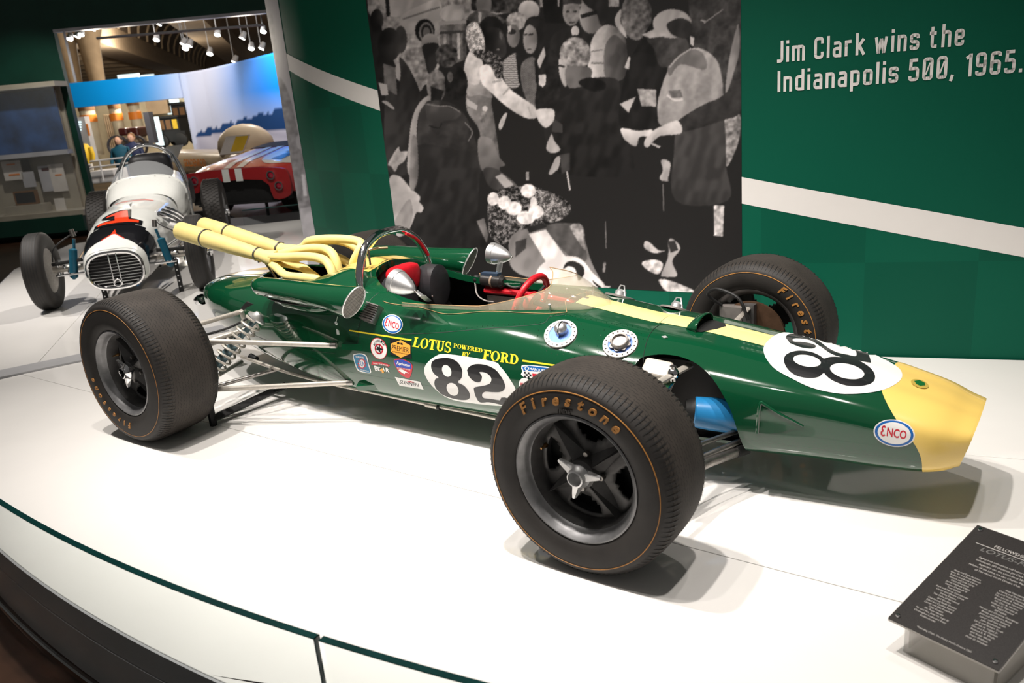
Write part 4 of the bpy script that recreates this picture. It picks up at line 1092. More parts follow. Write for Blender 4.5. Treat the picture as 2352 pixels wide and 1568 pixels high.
# ---------------------------------------------------------------- wind screen: clear wrap with thin edge lines
M['screen'] = mat('clear_perspex', (.75, .68, .50), .03, alpha=.20, coat=.5, noise=.02)
M['screen_edge'] = mat('perspex_edge', (.50, .30, .14), .3, spec=.6, noise=.1)
def wsp(u, v):
    """u: -1 near rear .. 0 front .. 1 far rear ; v: 0 foot .. 1 top"""
    a = abs(u); s = 1 if u > 0 else -1
    # plan outline of the foot
    Q = spl([(.845, 0), (.80, .075), (.72, .135), (.56, .195), (.36, .235), (.15, .265), (-.04, .285)], 8)
    t = a*(len(Q)-1); i = min(int(t), len(Q)-2); f = t-i
    x = Q[i][0]*(1-f)+Q[i+1][0]*f; yb = Q[i][1]*(1-f)+Q[i+1][1]*f
    loc, nn, k, d = BODY.ray_cast(Vector((x, YC+s*yb, 2)), Vector((0, 0, -1)))
    z0 = loc.z
    H = .125*max(0, 1-(a/.66))**1.05 + .018
    lean = .62*max(0, 1-a/.75)
    inw = .25*min(1, a*1.5)
    top = Vector((x-H*1.9*max(0, 1-a*1.05)-.02*lean, YC+s*(yb-inw*H*.4 if yb > .02 else yb), z0+H))
    base = Vector((x, YC+s*yb, z0+.002))
    p = base.lerp(top, v); p.z += .012*math.sin(v*math.pi)*max(0, 1-a)
    return p
nu, nv = 72, 8
rs = [[wsp(-1+2*i/nu, j/nv) for j in range(nv+1)] for i in range(nu+1)]
ws = MB().rings(rs, False).obj('windscreen', M['screen'], car)
md = ws.modifiers.new('s', 'SOLIDIFY'); md.thickness = .003; md.offset = 0; evald(ws); ws.data.polygons.foreach_set('use_smooth', [True]*len(ws.data.polygons))
MB().tube([r[-1] for r in rs], .0018, 6).obj('screen_top_edge', M['screen_edge'], ws)
# flat skirt of the screen lying on the body, with its cut edge and screws
sk = [(886, 672), (880, 692), (900, 698), (960, 706), (985, 712), (1030, 722), (1120, 716), (1200, 719), (1260, 721), (1302, 718), (1299, 694), (1315, 685), (1365, 672), (1380, 668)]
MB().tube([hit(x, y, .003) for x, y in spl(sk[1:10], 6)], .0014, 6).obj('screen_skirt_edge', M['screen_edge'], ws)
MB().tube([hit(x, y, .003) for x, y in spl([(1302, 718), (1300, 706), (1298, 693)], 4)], .0014, 6).obj('screen_skirt_edge', M['screen_edge'], ws)
MB().tube([hit(x, y, .004) for x, y in spl([(1298, 694), (1316, 682), (1340, 675), (1375, 668)], 6)], .0012, 6).obj('screen_skirt_edge', M['screen_edge'], ws)
for px, py in ((890, 669), (993, 682), (1103, 707), (1184, 708), (1246, 691), (1264, 706), (1302, 665)):
    h = hit(px, py, .004)
    if h: MB().sphere(h, .005, 8, 5).obj('screen_screw', M['chrome'], ws)
h = hit(1264, 712, .0)
for px, py in ((1264, 713), (1362, 672)):
    p, n = hitn(px, py); MB().lathe([(.004, 0), (.004, .022), (.007, .024), (.007, .030), (0, .032)], align_z(n, p), 10).obj('screen_stud', M['alu'], ws)
p, n = hitn(1346, 684); MB().lathe([(0, .004), (.012, .003), (.014, 0)], align_z(n, p), 14).obj('stripe_fastener', M['steel'], car)

# ---------------------------------------------------------------- mirrors
def mirror(c, tipd, foot, far=False):
    c = Vector(c); d = Vector(tipd).normalized()
    o = MB().lathe([(0, -.022), (.046, -.022), (.051, -.018), (.053, -.005), (.052, .012), (.0495, .0135), (.047, .028), (.036, .058), (.020, .088), (.006, .104), (0, .105)], align_z(d, c), 32).obj('mirror', M['alu'], car)
    MB().lathe([(0, -.0225), (.045, -.0225)], align_z(d, c), 32).obj('mirror_glass', M['chrome'], o)
    MB().sphere(c+d*.104, .006, 8, 6).obj('mirror_screw', M['steel'], o)
    foot = [Vector(f) for f in foot]
    if far: MB().tube(foot, [.026, .026, .022], 4, sq=.25, up=(1, 0, 0)).obj('mirror_bracket', M['alu'], o)
    else:
        MB().tube(foot[:2], .008, 8).obj('mirror_stem', M['alu'], o)
        MB().tube(foot[1:], [.016, .014], 4, sq=.25).obj('mirror_bracket', M['alu'], o)
f1 = hit(985, 693, .004); f0 = ony(968, 678, -.29)
mirror(ony(912, 646, -.30), (ony(955, 669, -.305)-ony(912, 646, -.30)), [ony(957, 669, -.30), f0, f1])
mirror(ony(1134, 582, .40), (ony(1172, 590, .405)-ony(1134, 582, .40)), [ony(1150, 596, .40), ony(1148, 610, .37), ony(1144, 628, .33)], True)
# ---------------------------------------------------------------- rear suspension (near side mirrored to the far side where it shows)
def rodp(name, a, b, r, m='rodsil', parent=None, n=12):
    o = MB().tube([a, b], r, n).obj(name, M[m], parent or car); return o
def bothsides(f):
    f(lambda p: Vector(p)); f(lambda p: Vector((p[0], 2*YC-p[1]-.0, p[2])) if False else Vector((p[0], -p[1], p[2])))
def rear_side(q, near):
    r1 = rodp('radius_rod', q((-.375, -.325, .405)), q((-1.02, -.60, .445)), .0125)
    rodp('rod_end', q((-.375, -.325, .405)), q((-.40, -.337, .4066)), .0145, 'steel', r1)
    r2 = rodp('radius_rod', q((-.345, -.285, .215)), q((-1.0, -.605, .20)), .0125)
    rodp('rod_end', q((-.345, -.285, .215)), q((-.372, -.298, .2144)), .0145, 'steel', r2)
    rodp('upper_link', q((-1.14, -.245, .485)), q((-1.22, -.63, .47)), .0125)
    rodp('toe_link', q((-1.0, -.28, .43)), q((-1.12, -.62, .40)), .011)
    rodp('lower_link', q((-.98, -.20, .175)), q((-1.18, -.60, .155)), .011, 'steel')
    rodp('lower_link', q((-1.3, -.20, .175)), q((-1.20, -.60, .155)), .011, 'steel')
    rodp('drive_shaft', q((-1.22, -.15, .36)), q((-1.22, -.66, .354)), .02, 'steel')
    MB().box(q((-1.20, -.61, .30)), (.05, .035, .34)).obj('upright', M['mag'], car, False)
    MB().lathe([(0, -.012), (.12, -.012), (.12, .012), (0, .012)], T(*q((-1.219, -.60, .354))) @ rot('X', 90), 36).obj('brake_disc', M['steel'], car)
    # coil spring over damper
    a, b = q((-.90, -.335, .50)), q((-1.09, -.555, .235)); d = (b-a); L = d.length; Mx = align_z(d, a)
    cs = []
    N = 9
    for i in range(N*14+1):
        t = i/(N*14); cs.append(Mx @ Vector((.043*math.cos(2*math.pi*N*t), .043*math.sin(2*math.pi*N*t), .02+t*(L-.06))))
    sp_ = MB().tube(cs, .0068, 7).obj('coil_spring', M['rodsil'], car)
    MB().lathe([(0, -.02), (.02, -.02), (.03, -.005), (.048, .006), (.048, .014), (.024, .02)], Mx, 20).obj('spring_cap', M['alu'], sp_)
    MB().lathe([(.014, .02), (.014, L*.35), (.024, L*.36), (.024, L-.03), (.05, L-.028), (.05, L-.02), (0, L)], Mx, 16).obj('damper', mat('damper_blue_grey', (.10, .16, .18), .4, metal=.5), sp_)
    if near:
        br = MB().box((0, 0, 0), (.022, .02, .085)).obj('suspension_bracket', M['rodsil'], car, False); br.location = q((-1.12, -.262, .455)); br.rotation_euler = (.25, .1, 0); bevel(br, .004)
        MB().tube(spl([q((-1.05, -.27, .47)), q((-1.12, -.36, .43)), q((-1.18, -.50, .42)), q((-1.2, -.6, .43))], 5), .006, 8).obj('brake_hose', M['black'], car)
        MB().prism([(-1.15, .39), (-1.03, .40), (-1.03, .53), (-1.09, .54), (-1.15, .50)], 0, .012, Matrix(((1, 0, 0, 0), (0, 0, -1, -.238), (0, 1, 0, 0), (0, 0, 0, 1)))).obj('body_slot', M['black'], car, False)
bothsides_n = rear_side(lambda p: Vector(p), True); rear_side(lambda p: Vector((p[0], -p[1], p[2])), False)
# green mounting fairings for the rods
for (px, py, w_, h_) in ((812, 795, .10, .035), (845, 886, .10, .035)):
    p, n = hitn(px, py); a = Vector((1, 0, 0)); a = (a-n*a.dot(n)).normalized(); b = n.cross(a)
    vs = [p-a*w_*.45+b*h_*.35+n*.03, p-a*w_*.45-b*h_*.35+n*.03, p-a*w_*.5+b*h_*.6-n*.004, p-a*w_*.5-b*h_*.6-n*.004, p+a*w_*.6+b*h_*.45-n*.002, p+a*w_*.6-b*h_*.5-n*.002]
    MB().add(vs, [(0, 1, 3, 2), (0, 2, 4), (1, 5, 3), (0, 4, 5, 1), (2, 3, 5, 4)]).obj('rod_fairing', M['green'], car, False)
# ---------------------------------------------------------------- front suspension inside the wheel openings
def front_side(s):
    def q(x, y, z): return Vector((x, s*y if s > 0 else y*1.0, z)) if s < 0 else Vector((x, -y, z))
    n = s < 0
    up = MB().tube([q(1.26, -.12, .44), q(1.24, -.35, .45), q(1.22, -.62, .455)], [.018, .014, .012], 10, sq=.6).obj('upper_arm', M['rodsil'], car)
    MB().sphere(q(1.255, -.245, .452), .022, 12, 8).obj('arm_joint', M['chrome'], up)
    MB().tube([q(1.255, -.245, .425), q(1.255, -.245, .48)], .012, 10).obj('arm_bolt', M['chrome'], up)
    lo = MB().tube([q(1.46, -.15, .19), q(1.34, -.40, .18), q(1.24, -.62, .17)], .012, 10).obj('lower_arm', M['steel'], car)
    MB().tube([q(1.06, -.22, .18), q(1.14, -.42, .175), q(1.22, -.62, .17)], .011, 10).obj('lower_arm', M['steel'], car)
    MB().tube([q(1.46, -.12, .225), q(1.38, -.30, .23), q(1.34, -.62, .25)], .009, 10).obj('steering_link', M['steel'], car)
    hz = MB().tube([q(1.475, -.13, .16), q(1.40, -.30, .165), q(1.36, -.45, .17)], .02, 12).obj('coolant_pipe', M['steel'], car)
    MB().tube([q(1.475, -.13, .16), q(1.452, -.18, .1615)], .024, 12).obj('rubber_sleeve', M['black'], hz)
    MB().box(q(1.22, -.635, .31), (.05, .04, .32)).obj('upright', M['mag'], car, False)
    dk = MB().lathe([(.055, -.008), (.15, -.008), (.15, .008), (.055, .008), (.055, -.008)], T(*q(1.219, -.66, .327)) @ rot('X', 90), 40).obj('brake_disc', mat('rusty_disc', (.13, .075, .045), .5, metal=.6, noise=.3, nscale=20), car)
    MB().box(q(1.14, -.655, .42), (.10, .075, .07)).obj('brake_caliper', M['ringgrey'], dk, False)
    MB().tube(spl([q(1.10, -.62, .46), q(1.06, -.56, .52), q(1.12, -.52, .56), q(1.22, -.50, .53), q(1.26, -.5, .44)], 5), .007, 8).obj('brake_hose', M['black'], car)
front_side(-1); front_side(1)
# inner bulkhead, white reservoir, green bracket, blue tank
MB().box((1.27, YC, .285), (.37, .24, .29)).obj('inner_bulkhead', M['inner'], car, False)
wb = MB().box((0, 0, 0), (.105, .075, .105)).obj('white_reservoir', mat('aged_white_alloy', (.62, .57, .50), .45, metal=.2, noise=.1, nscale=20), car, False)
wb.location = ony(1512, 862, -.20); wb.rotation_euler = (.55, .12, .1); bevel(wb, .012, 3)
gp = [ony(x, y, yy) for x, y, yy in ((1562, 848, -.15), (1548, 868, -.20), (1530, 888, -.24), (1512, 902, -.27))]
MB().tube(gp, [.010, .014, .016, .012], 6, sq=.5).obj('green_bracket', M['green'], car)
ba, bb = ony(1592, 945, -.17), ony(1700, 958, -.10)
bt = MB().lathe([(0, 0), (.050, .0), (.056, .006), (.060, .06), (.062, .16), (0, .165)], align_z(bb-ba, ba), 28).obj('blue_tank', mat('blue_enamel', (.02, .22, .50), .35, coat=.3, noise=.08, nscale=6), car)
MB().lathe([(0, -.03), (.040, -.03), (.046, -.015), (.052, 0), (.052, .012)], align_z(bb-ba, ba), 28).obj('tank_collar', M['black'], bt)
# black support stand below the rear axle
sa, sb = onz(488, 962, .035), onz(655, 885, .06)
st = MB().tube([sa, sb], .028, 4, sq=.7).obj('axle_stand_bar', M['black'], car, False)
st2 = MB().tube([sa+Vector((0, 0, -.034)), sa+Vector((0, 0, .09))], .018, 6).obj('axle_stand_foot', M['black'], car)

# ---------------------------------------------------------------- tyre lettering, moulded and painted gold
def tyre_text(wkey, txt, a0, da, r, hgt, face=1, m='gold'):
    ty, rim, Mw, h = wheels[wkey]
    for i, ch in enumerate(txt):
        vs, fs = text2d(ch, 1., .03, 'CENTER', .25)
        ymin = 0; sc_ = hgt/.72
        a = math.radians(a0+da*i)
        er = Vector((math.cos(a), math.sin(a), 0)); et = Vector((math.sin(a), -math.cos(a), 0))*(1 if face > 0 else -1)
        # raised letters: top faces plus a small skirt
        V_ = []
        for zo in (.0085, .003):
            V_ += [Mw @ (er*(r+y*sc_)+et*(x*sc_)+Vector((0, 0, face*(h+zo)))) for x, y in vs]
        ed = {}
        for f in fs:
            for k in range(len(f)):
                e = (f[k], f[(k+1) % len(f)]); ed[e] = 1
        n = len(vs); F = list(fs)+[(a_, b_, b_+n, a_+n) for (a_, b_) in ed if (b_, a_) not in ed]
        MB().add(V_, F).obj('moulded_letter', M[m], ty, False)
tyre_text('fr', 'Firestone', 125.6, -9.25, .2440, .034)
tyre_text('rr', 'Firestone', -90.6, -9.4, .243, .029)
tyre_text('fl', 'Firestone', -57, 9.2, .2440, .034, -1)
tyre_text('fr', 'INDY', 97, -3.4, .219, .012, 1, 'rubber')
# panel seams
for pts, o_ in (([(575, 766), (640, 790), (720, 805), (772, 812)], .0004), ([(1533, 741), (1508, 752), (1490, 775), (1480, 810), (1478, 838)], .0036), ([(870, 672), (850, 690), (838, 715), (826, 745), (822, 790)], .0004), ([(880, 768), (1000, 764), (1120, 754), (1240, 744), (1263, 728), (1300, 722)], .0003)):
    MB().tube([hit(x, y, o_) for x, y in spl(pts, 8)], .0011, 5).obj('panel_seam', M['inner'], car)
# ================================================================== black-and-white photograph printed on the wall
def c6(*p): return [(840+x*.24232, y*.24232) for x, y in p]
def c7(*p): return [(1200+x*.24232, y*.24232) for x, y in p]
def c8(*p): return [(840+x*.39116, 320+y*.39116) for x, y in p]
class Pic:
    def __init__(s, x0, y0, x1, y1, base):
        s.x0, s.y0 = x0, y0; s.w, s.h = int(x1-x0), int(y1-y0); s.a = np.full((s.h, s.w), float(base))
        r = np.random.RandomState(3); s.n1 = r.rand(s.h, s.w)
        k = r.rand(s.h//4+3, s.w//4+3); s.n4 = np.kron(k, np.ones((4, 4)))[:s.h, :s.w]
        k = r.rand(s.h//9+3, s.w//9+3); s.n9 = np.kron(k, np.ones((9, 9)))[:s.h, :s.w]
        k = np.random.RandomState(5).rand(s.h//26+3, s.w//9+3); f_ = np.kron(k, np.ones((26, 9)))[:s.h, :s.w]
        yy_ = np.arange(s.h)[:, None]; sh = (yy_*.35).astype(int); ix = (np.arange(s.w)[None]+sh) % s.w; f_ = f_[yy_, ix]
        for _ in range(14): f_ = (f_+np.roll(f_, 2, 0)+np.roll(f_, -2, 0)+np.roll(f_, 2, 1)+np.roll(f_, -2, 1))/5
        s.fold = np.clip((f_-.5)*2.2+.5, 0, 1)
        for q in ('n4', 'n9'):
            v = getattr(s, q)
            for _ in range(3): v = (v+np.roll(v, 1, 0)+np.roll(v, -1, 0)+np.roll(v, 1, 1)+np.roll(v, -1, 1)+np.roll(v, 3, 0)+np.roll(v, 3, 1))/7
            setattr(s, q, v)
    def poly(s, pts, tone, gx=0, gy=0, nz=0, smooth=True, tex=None):
        P = np.array(spl(pts, 5, True) if smooth and len(pts) > 4 else pts)-[s.x0, s.y0]
        xa, ya = np.floor(P.min(0)).astype(int)-1; xb, yb = np.ceil(P.max(0)).astype(int)+2
        xa, ya = max(xa, 0), max(ya, 0); xb, yb = min(xb, s.w), min(yb, s.h)
        if xb <= xa or yb <= ya: return
        X, Y = np.meshgrid(np.arange(xa, xb)+.5, np.arange(ya, yb)+.5); ins = np.zeros(X.shape, bool)
        for i in range(len(P)):
            (x1, y1), (x2, y2) = P[i-1], P[i]
            if y1 == y2: continue
            c = ((y1 > Y) != (y2 > Y)) & (X < (x2-x1)*(Y-y1)/(y2-y1)+x1); ins ^= c
        cx, cy = P.mean(0); wx, wy = max(np.ptp(P[:, 0]), 1), max(np.ptp(P[:, 1]), 1)
        v = tone+gx*(X-cx)/wx+gy*(Y-cy)/wy
        sl = (slice(ya, yb), slice(xa, xb))
        if nz: v = v+nz*(s.n4[sl]-.5)*1.6+nz*(s.n9[sl]-.5)*1.3+nz*.25*(s.n1[sl]-.5)
        area = wx*wy
        if area > 900 and tex is None: v = v+(s.fold[sl]-.5)*(9+.11*abs(tone))
        if tex == 'stripe': v = v-90*((Y % 5) < 2)
        if tex == 'fleck': v = np.where(s.n1[sl]*.5+s.n4[sl] > .80, v+85, v-25)
        if tex == 'weave': v = v-35*(((X+Y) % 4) < 2)
        mk = ins.astype(float); mk = (mk*2+np.roll(mk, 1, 0)+np.roll(mk, -1, 0)+np.roll(mk, 1, 1)+np.roll(mk, -1, 1))/6
        if area > 900: mk = (mk*2+np.roll(mk, 1, 0)+np.roll(mk, -1, 0)+np.roll(mk, 1, 1)+np.roll(mk, -1, 1))/6
        s.a[sl] = s.a[sl]*(1-mk)+v*mk
    def ell(s, c, rx, ry, tone, deg=0, **k): s.poly(ell(c[0], c[1], rx, ry, deg, 26), tone, smooth=False, **k)
    def line(s, pts, w, tone):
        P = spl(pts, 5)
        for a, b in zip(P[:-1], P[1:]):
            d = Vector((b[0]-a[0], b[1]-a[1])); n = Vector((-d.y, d.x)).normalized()*w/2
            s.poly([(a[0]+n.x, a[1]+n.y), (a[0]-n.x, a[1]-n.y), (b[0]-n.x, b[1]-n.y), (b[0]+n.x, b[1]+n.y)], tone, smooth=False)
    def done(s, k=1):
        a = s.a
        for _ in range(k): a = (a*2+np.roll(a, 1, 0)+np.roll(a, -1, 0)+np.roll(a, 1, 1)+np.roll(a, -1, 1))/6
        return np.clip(a, 0, 255)
pic = Pic(700, -420, 1720, 740, 34)
def E6(x, y, rx, ry, t, deg=0, **k): pic.ell(c6((x, y))[0], rx*.2423, ry*.2423, t, deg, **k)
def E7(x, y, rx, ry, t, deg=0, **k): pic.ell(c7((x, y))[0], rx*.2423, ry*.2423, t, deg, **k)
def E8(x, y, rx, ry, t, deg=0, **k): pic.ell(c8((x, y))[0], rx*.3912, ry*.3912, t, deg, **k)
P6 = lambda t, *p, **k: pic.poly(c6(*p), t, **k)
P7 = lambda t, *p, **k: pic.poly(c7(*p), t, **k)
P8 = lambda t, *p, **k: pic.poly(c8(*p), t, **k)
# ground and parked white car behind
P6(150, (0, -900), (2400, -900), (2400, 60), (1700, 60), (900, 200), (620, 800), (380, 800), (120, 300), (20, 100), nz=40, smooth=False)
P6(60, (1000, -700), (1650, -700), (1650, 150), (1000, 100), nz=40)
P6(165, (20, -260), (720, -260), (720, 0), (640, 60), (340, 150), (230, 150), (160, 60), gx=-20)
P6(30, (170, -200), (205, -200), (232, 150), (198, 160), smooth=False)
P6(166, (330, 160), (540, 40), (700, 0), (720, 230), (650, 330), (480, 330), (380, 300), gy=-40)
P6(110, (350, 175), (700, 60), (700, 75), (350, 190), smooth=False)
E6(560, 290, 92, 110, 22); E6(572, 305, 68, 96, 120); E6(575, 308, 52, 78, 40); E6(576, 310, 34, 52, 95)
P6(135, (380, 480), (560, 460), (620, 650), (560, 800), (500, 860), (430, 700), nz=45)
# trophy
P6(150, (740, -120), (880, -120), (860, 40), (750, 40), nz=60)
E6(820, 130, 118, 85, 172, gx=-40); P6(105, (700, 210), (950, 200), (955, 560), (850, 600), (700, 560), gx=-30, nz=25, smooth=False)
for x, t in ((735, 150), (790, 70), (865, 170), (920, 60)): P6(t, (x, 300), (x+28, 300), (x+30, 560), (x+4, 560), smooth=False, nz=30)
P6(150, (690, 205), (955, 190), (955, 222), (690, 240), smooth=False); P6(60, (700, 300), (950, 285), (950, 310), (700, 325), smooth=False)
# onlookers left
E6(105, 190, 62, 105, 38, gx=40); P6(30, (60, 280), (150, 260), (200, 620), (130, 760), (80, 500))
E6(330, 375, 62, 130, 60); E6(225, 420, 112, 160, 40, gx=45)
P6(150, (280, 640), (330, 590), (370, 640), (340, 760), (290, 740)); P6(98, (165, 600), (280, 640), (300, 900), (180, 880), nz=10)
P6(46, (320, 540), (420, 660), (520, 900), (470, 1020), (420, 1200), (460, 1600), (200, 1600), (190, 900), (300, 900), (330, 700), gx=-20)
P6(165, (120, 780), (200, 800), (215, 900), (150, 905)); P6(150, (150, 960), (205, 960), (270, 1020), (255, 1035), (190, 990))
E6(610, 395, 82, 78, 130, gy=-60); P6(40, (540, 430), (690, 420), (680, 600), (600, 700), (560, 560))
E6(765, 530, 108, 112, 62, nz=45)
# woman and men behind
E6(1120, 40, 75, 120, 110, gy=-40); P6(80, (960, 180), (1060, 100), (1200, 120), (1330, 210), (1100, 230), nz=20); P6(170, (1070, 110), (1100, 120), (1090, 210), (1070, 215), smooth=False)
E6(1545, 100, 102, 98, 165, gy=-110)
P6(22, (1640, -300), (1860, -300), (1880, 220), (1700, 220))
P6(150, (1820, -20), (1840, -20), (1835, 60), (1822, 60), smooth=False)
E6(1950, 110, 84, 135, 135, gx=-30, nz=20); P6(40, (1745, 420), (1790, 320), (1900, 260), (2060, 260), (2150, 340), (2120, 470), (1800, 500))
P6(60, (1870, 40), (1900, -60), (2030, -40), (2040, 40), (1960, 30), nz=15); E6(1915, 110, 18, 10, 50); E6(1985, 110, 18, 10, 50); P6(60, (1925, 205), (1985, 205), (1980, 220), (1930, 222))
E6(2140, 150, 118, 170, 120, gx=-90); P6(38, (2050, -60), (2280, -60), (2290, 160), (2230, 240), (2180, 120), (2080, 40)); pic.line(c6((2040, 160), (2100, 140), (2190, 115)), 9, 22)
E6(1985, 295, 38, 50, 190, gx=-30); E6(1985, 350, 30, 18, 30)
# girl in striped top, man in suit
E6(1430, 200, 98, 85, 150, nz=60); E6(1400, 340, 62, 110, 120, gx=-50); E6(1385, 300, 40, 26, 45); P6(200, (1345, 250), (1380, 240), (1375, 300), (1350, 310))
P6(178, (1300, 590), (1405, 505), (1450, 560), (1462, 800), (1360, 830), (1305, 720), tex='stripe'); P6(30, (1420, 500), (1480, 560), (1475, 800), (1450, 780))
E6(1610, 250, 105, 100, 32); E6(1560, 370, 68, 140, 135, gx=-55); P6(36, (1530, 200), (1680, 200), (1690, 400), (1640, 480), (1630, 300)); pic.line(c6((1500, 330), (1530, 325)), 4, 40); pic.line(c6((1545, 330), (1590, 322)), 4, 40); pic.line(c6((1530, 470), (1570, 465)), 3, 60)
P6(116, (1480, 600), (1590, 540), (1620, 680), (1610, 1010), (1530, 960), (1470, 760), tex='weave', nz=15); P6(36, (1690, 460), (1820, 540), (1840, 900), (1760, 1040), (1610, 1010), (1640, 720), nz=8)
P6(196, (1690, 440), (1705, 520), (1650, 650), (1618, 590)); P6(28, (1600, 570), (1626, 580), (1645, 760), (1612, 790), smooth=False); P6(200, (1640, 710), (1708, 704), (1706, 800), (1675, 826), (1642, 802), nz=25, smooth=False)
# winner in white suit with garland
P6(108, (960, 880), (1080, 850), (1180, 900), (1195, 1000), (1235, 1250), (1270, 1620), (1110, 1620), (1080, 1250), (965, 1060), gx=-45, nz=12)
E6(1190, 265, 112, 115, 28); P6(44, (1100, 280), (1270, 270), (1330, 420), (1320, 530), (1240, 540), (1160, 470), gx=50); P6(95, (1270, 290), (1300, 330), (1290, 380), (1265, 350)); E6(1255, 470, 18, 7, 120)
P6(150, (1000, 560), (1110, 600), (1185, 860), (1195, 930), (1080, 900), (965, 900), (940, 700), gx=-70, nz=10); P6(205, (990, 480), (1050, 540), (1110, 590), (1080, 780), (1010, 800), (960, 760), (930, 640), gy=-40, nz=14)
P6(210, (1085, 640), (1170, 615), (1260, 700), (1380, 850), (1520, 950), (1605, 1015), (1622, 1110), (1530, 1122), (1400, 1055), (1280, 965), (1170, 860), (1095, 780), gy=-50, nz=14)
pic.line(c6((1200, 780), (1290, 760)), 5, 165); pic.line(c6((1300, 900), (1360, 830)), 4, 160); pic.line(c6((1540, 1010), (1570, 1100)), 4, 165)
P6(165, (960, 250), (1040, 205), (1100, 290), (1130, 420), (1110, 520), (1010, 520), (955, 380), tex='fleck'); P6(60, (1010, 500), (1130, 470), (1290, 560), (1295, 720), (1240, 740), (1170, 610), tex='fleck')
P6(178, (955, 930), (1060, 1000), (1050, 1045), (960, 1000)); E6(1130, 1030, 26, 26, 195); P6(120, (1080, 1060), (1160, 1060), (1130, 1180), (1085, 1160), nz=40)
P6(170, (1260, 1180), (1310, 1080), (1340, 1080), (1300, 1200), (1270, 1230), nz=30)
# heads in front, hooded coat
P6(150, (600, 900), (640, 960), (530, 1060), (485, 1200), (480, 1620), (395, 1620), (425, 1200), (490, 1000), gx=-30)
E6(670, 815, 92, 158, 105, nz=40, gx=-20); P6(32, (620, 820), (740, 860), (700, 990), (620, 960)); E6(858, 790, 108, 165, 32, nz=12); E6(800, 730, 28, 50, 90, nz=30)
P6(52, (560, 990), (600, 955), (760, 960), (900, 1040), (1000, 1200), (1035, 1320), (1085, 1640), (470, 1640), (490, 1250), (505, 1080), gx=-18, nz=5)
P6(64, (570, 985), (700, 1000), (900, 1060), (850, 1130), (720, 1160), (690, 1275), (600, 1190), gy=-30); pic.line(c6((575, 985), (680, 1005), (800, 1010), (900, 1065)), 2.5, 120); pic.line(c6((600, 1190), (690, 1215), (720, 1165)), 3, 30); pic.line(c6((940, 1160), (1010, 1250), (970, 1340)), 2.5, 110)
# grey-haired man, dark coat
P7(140, (640, 480), (665, 360), (735, 265), (800, 235), (870, 250), (945, 320), (985, 430), (965, 740), (640, 745), gx=-150, nz=10); P7(75, (790, 420), (870, 330), (960, 400), (985, 480), (960, 740), (800, 740), (770, 600), gx=-40); pic.line(c7((650, 490), (760, 470)), 3, 120); pic.line(c7((650, 600), (780, 600)), 4, 110)
P7(36, (590, 800), (650, 740), (880, 745), (930, 860), (945, 1200), (1030, 1640), (350, 1640), (270, 1450), (205, 1230), (300, 1010), (430, 900), gy=-14)
E7(500, 510, 148, 160, 135, nz=70, gx=-40); P7(178, (345, 560), (420, 620), (425, 780), (400, 820), (355, 720), gx=-40); P7(95, (420, 640), (640, 640), (640, 760), (560, 820), (430, 820), gx=-40); pic.line(c7((340, 620), (400, 632)), 4, 25)
P7(22, (530, 780), (640, 735), (780, 780), (770, 850), (640, 860)); P7(60, (290, 1120), (380, 1180), (380, 1260), (280, 1250))
P6(190, (1620, 1040), (1775, 1035), (1785, 1130), (1740, 1195), (1690, 1205), (1630, 1130), gy=-30, nz=12)
P7(165, (225, 1400), (275, 1270), (300, 1330), (360, 1420), (280, 1450)); P7(150, (280, 1568), (320, 1490), (355, 1490), (340, 1600), (290, 1620))
# tall man, photographer, man in cap
E7(1080, 150, 148, 230, 88, nz=35, gx=-50); P7(170, (880, 160), (935, 90), (930, 210), (970, 290), (985, 360), (890, 250)); P7(26, (930, 920), (1000, 620), (1100, 420), (1230, 210), (1240, 300), (1260, 1220), (940, 1220)); P7(185, (965, 640), (1010, 530), (1040, 580), (1010, 660))
P7(30, (1020, 560), (1240, 520), (1400, 620), (1280, 1000), (1260, 1250), (1060, 1230)); P7(150, (1085, 840), (1265, 850), (1265, 1010), (1130, 1005), nz=35, smooth=False)
P7(170, (920, 985), (1075, 915), (1005, 1068), smooth=False)
P7(58, (1600, -300), (2060, -300), (2060, 860), (1800, 900), (1640, 500), (1590, 200), nz=14); pic.line(c7((1720, 220), (1900, 90)), 3, 120); pic.line(c7((1690, 190), (1740, 210)), 4, 150)
P7(135, (1925, 860), (1960, 560), (2035, 240), (2055, 300), (2050, 520), (1960, 820), gx=-40); P7(140, (1895, 1150), (2055, 1080), (2050, 1330), (1940, 1580), (1920, 1400), nz=60)
P7(62, (1180, 340), (1500, 330), (1580, 480), (1420, 620), (1300, 620), (1250, 470), gx=30, nz=10)
E7(1420, 225, 185, 138, 160, gx=-40); P7(45, (1370, 230), (1500, 170), (1610, 230), (1600, 330), (1540, 365), (1420, 330)); P7(172, (1130, 330), (1250, 275), (1395, 335), (1210, 362)); P7(190, (1590, 340), (1625, 360), (1620, 440), (1590, 420))
P7(152, (1400, 640), (1600, 460), (1760, 495), (1865, 620), (1905, 900), (1885, 1110), (1500, 1160), (1310, 1185), (1280, 1000), (1320, 820), gx=-20, gy=-40, nz=10)
P7(112, (1390, 620), (1600, 470), (1720, 520), (1730, 660), (1500, 610), (1400, 720)); pic.line(c7((1390, 640), (1480, 540), (1600, 460)), 4, 160); pic.line(c7((1370, 900), (1450, 950), (1520, 940)), 5, 205); P7(100, (1380, 860), (1500, 850), (1520, 920), (1420, 930), nz=20)
P7(60, (1480, 1170), (1700, 1180), (1900, 1100), (1930, 1568), (1945, 1900), (1450, 1900), (1440, 1400), gy=-12)
P7(50, (1470, 1150), (1700, 1000), (1880, 920), (2060, 790), (2060, 1065), (1900, 1140), (1600, 1235), (1480, 1240), gy=-18, nz=6)
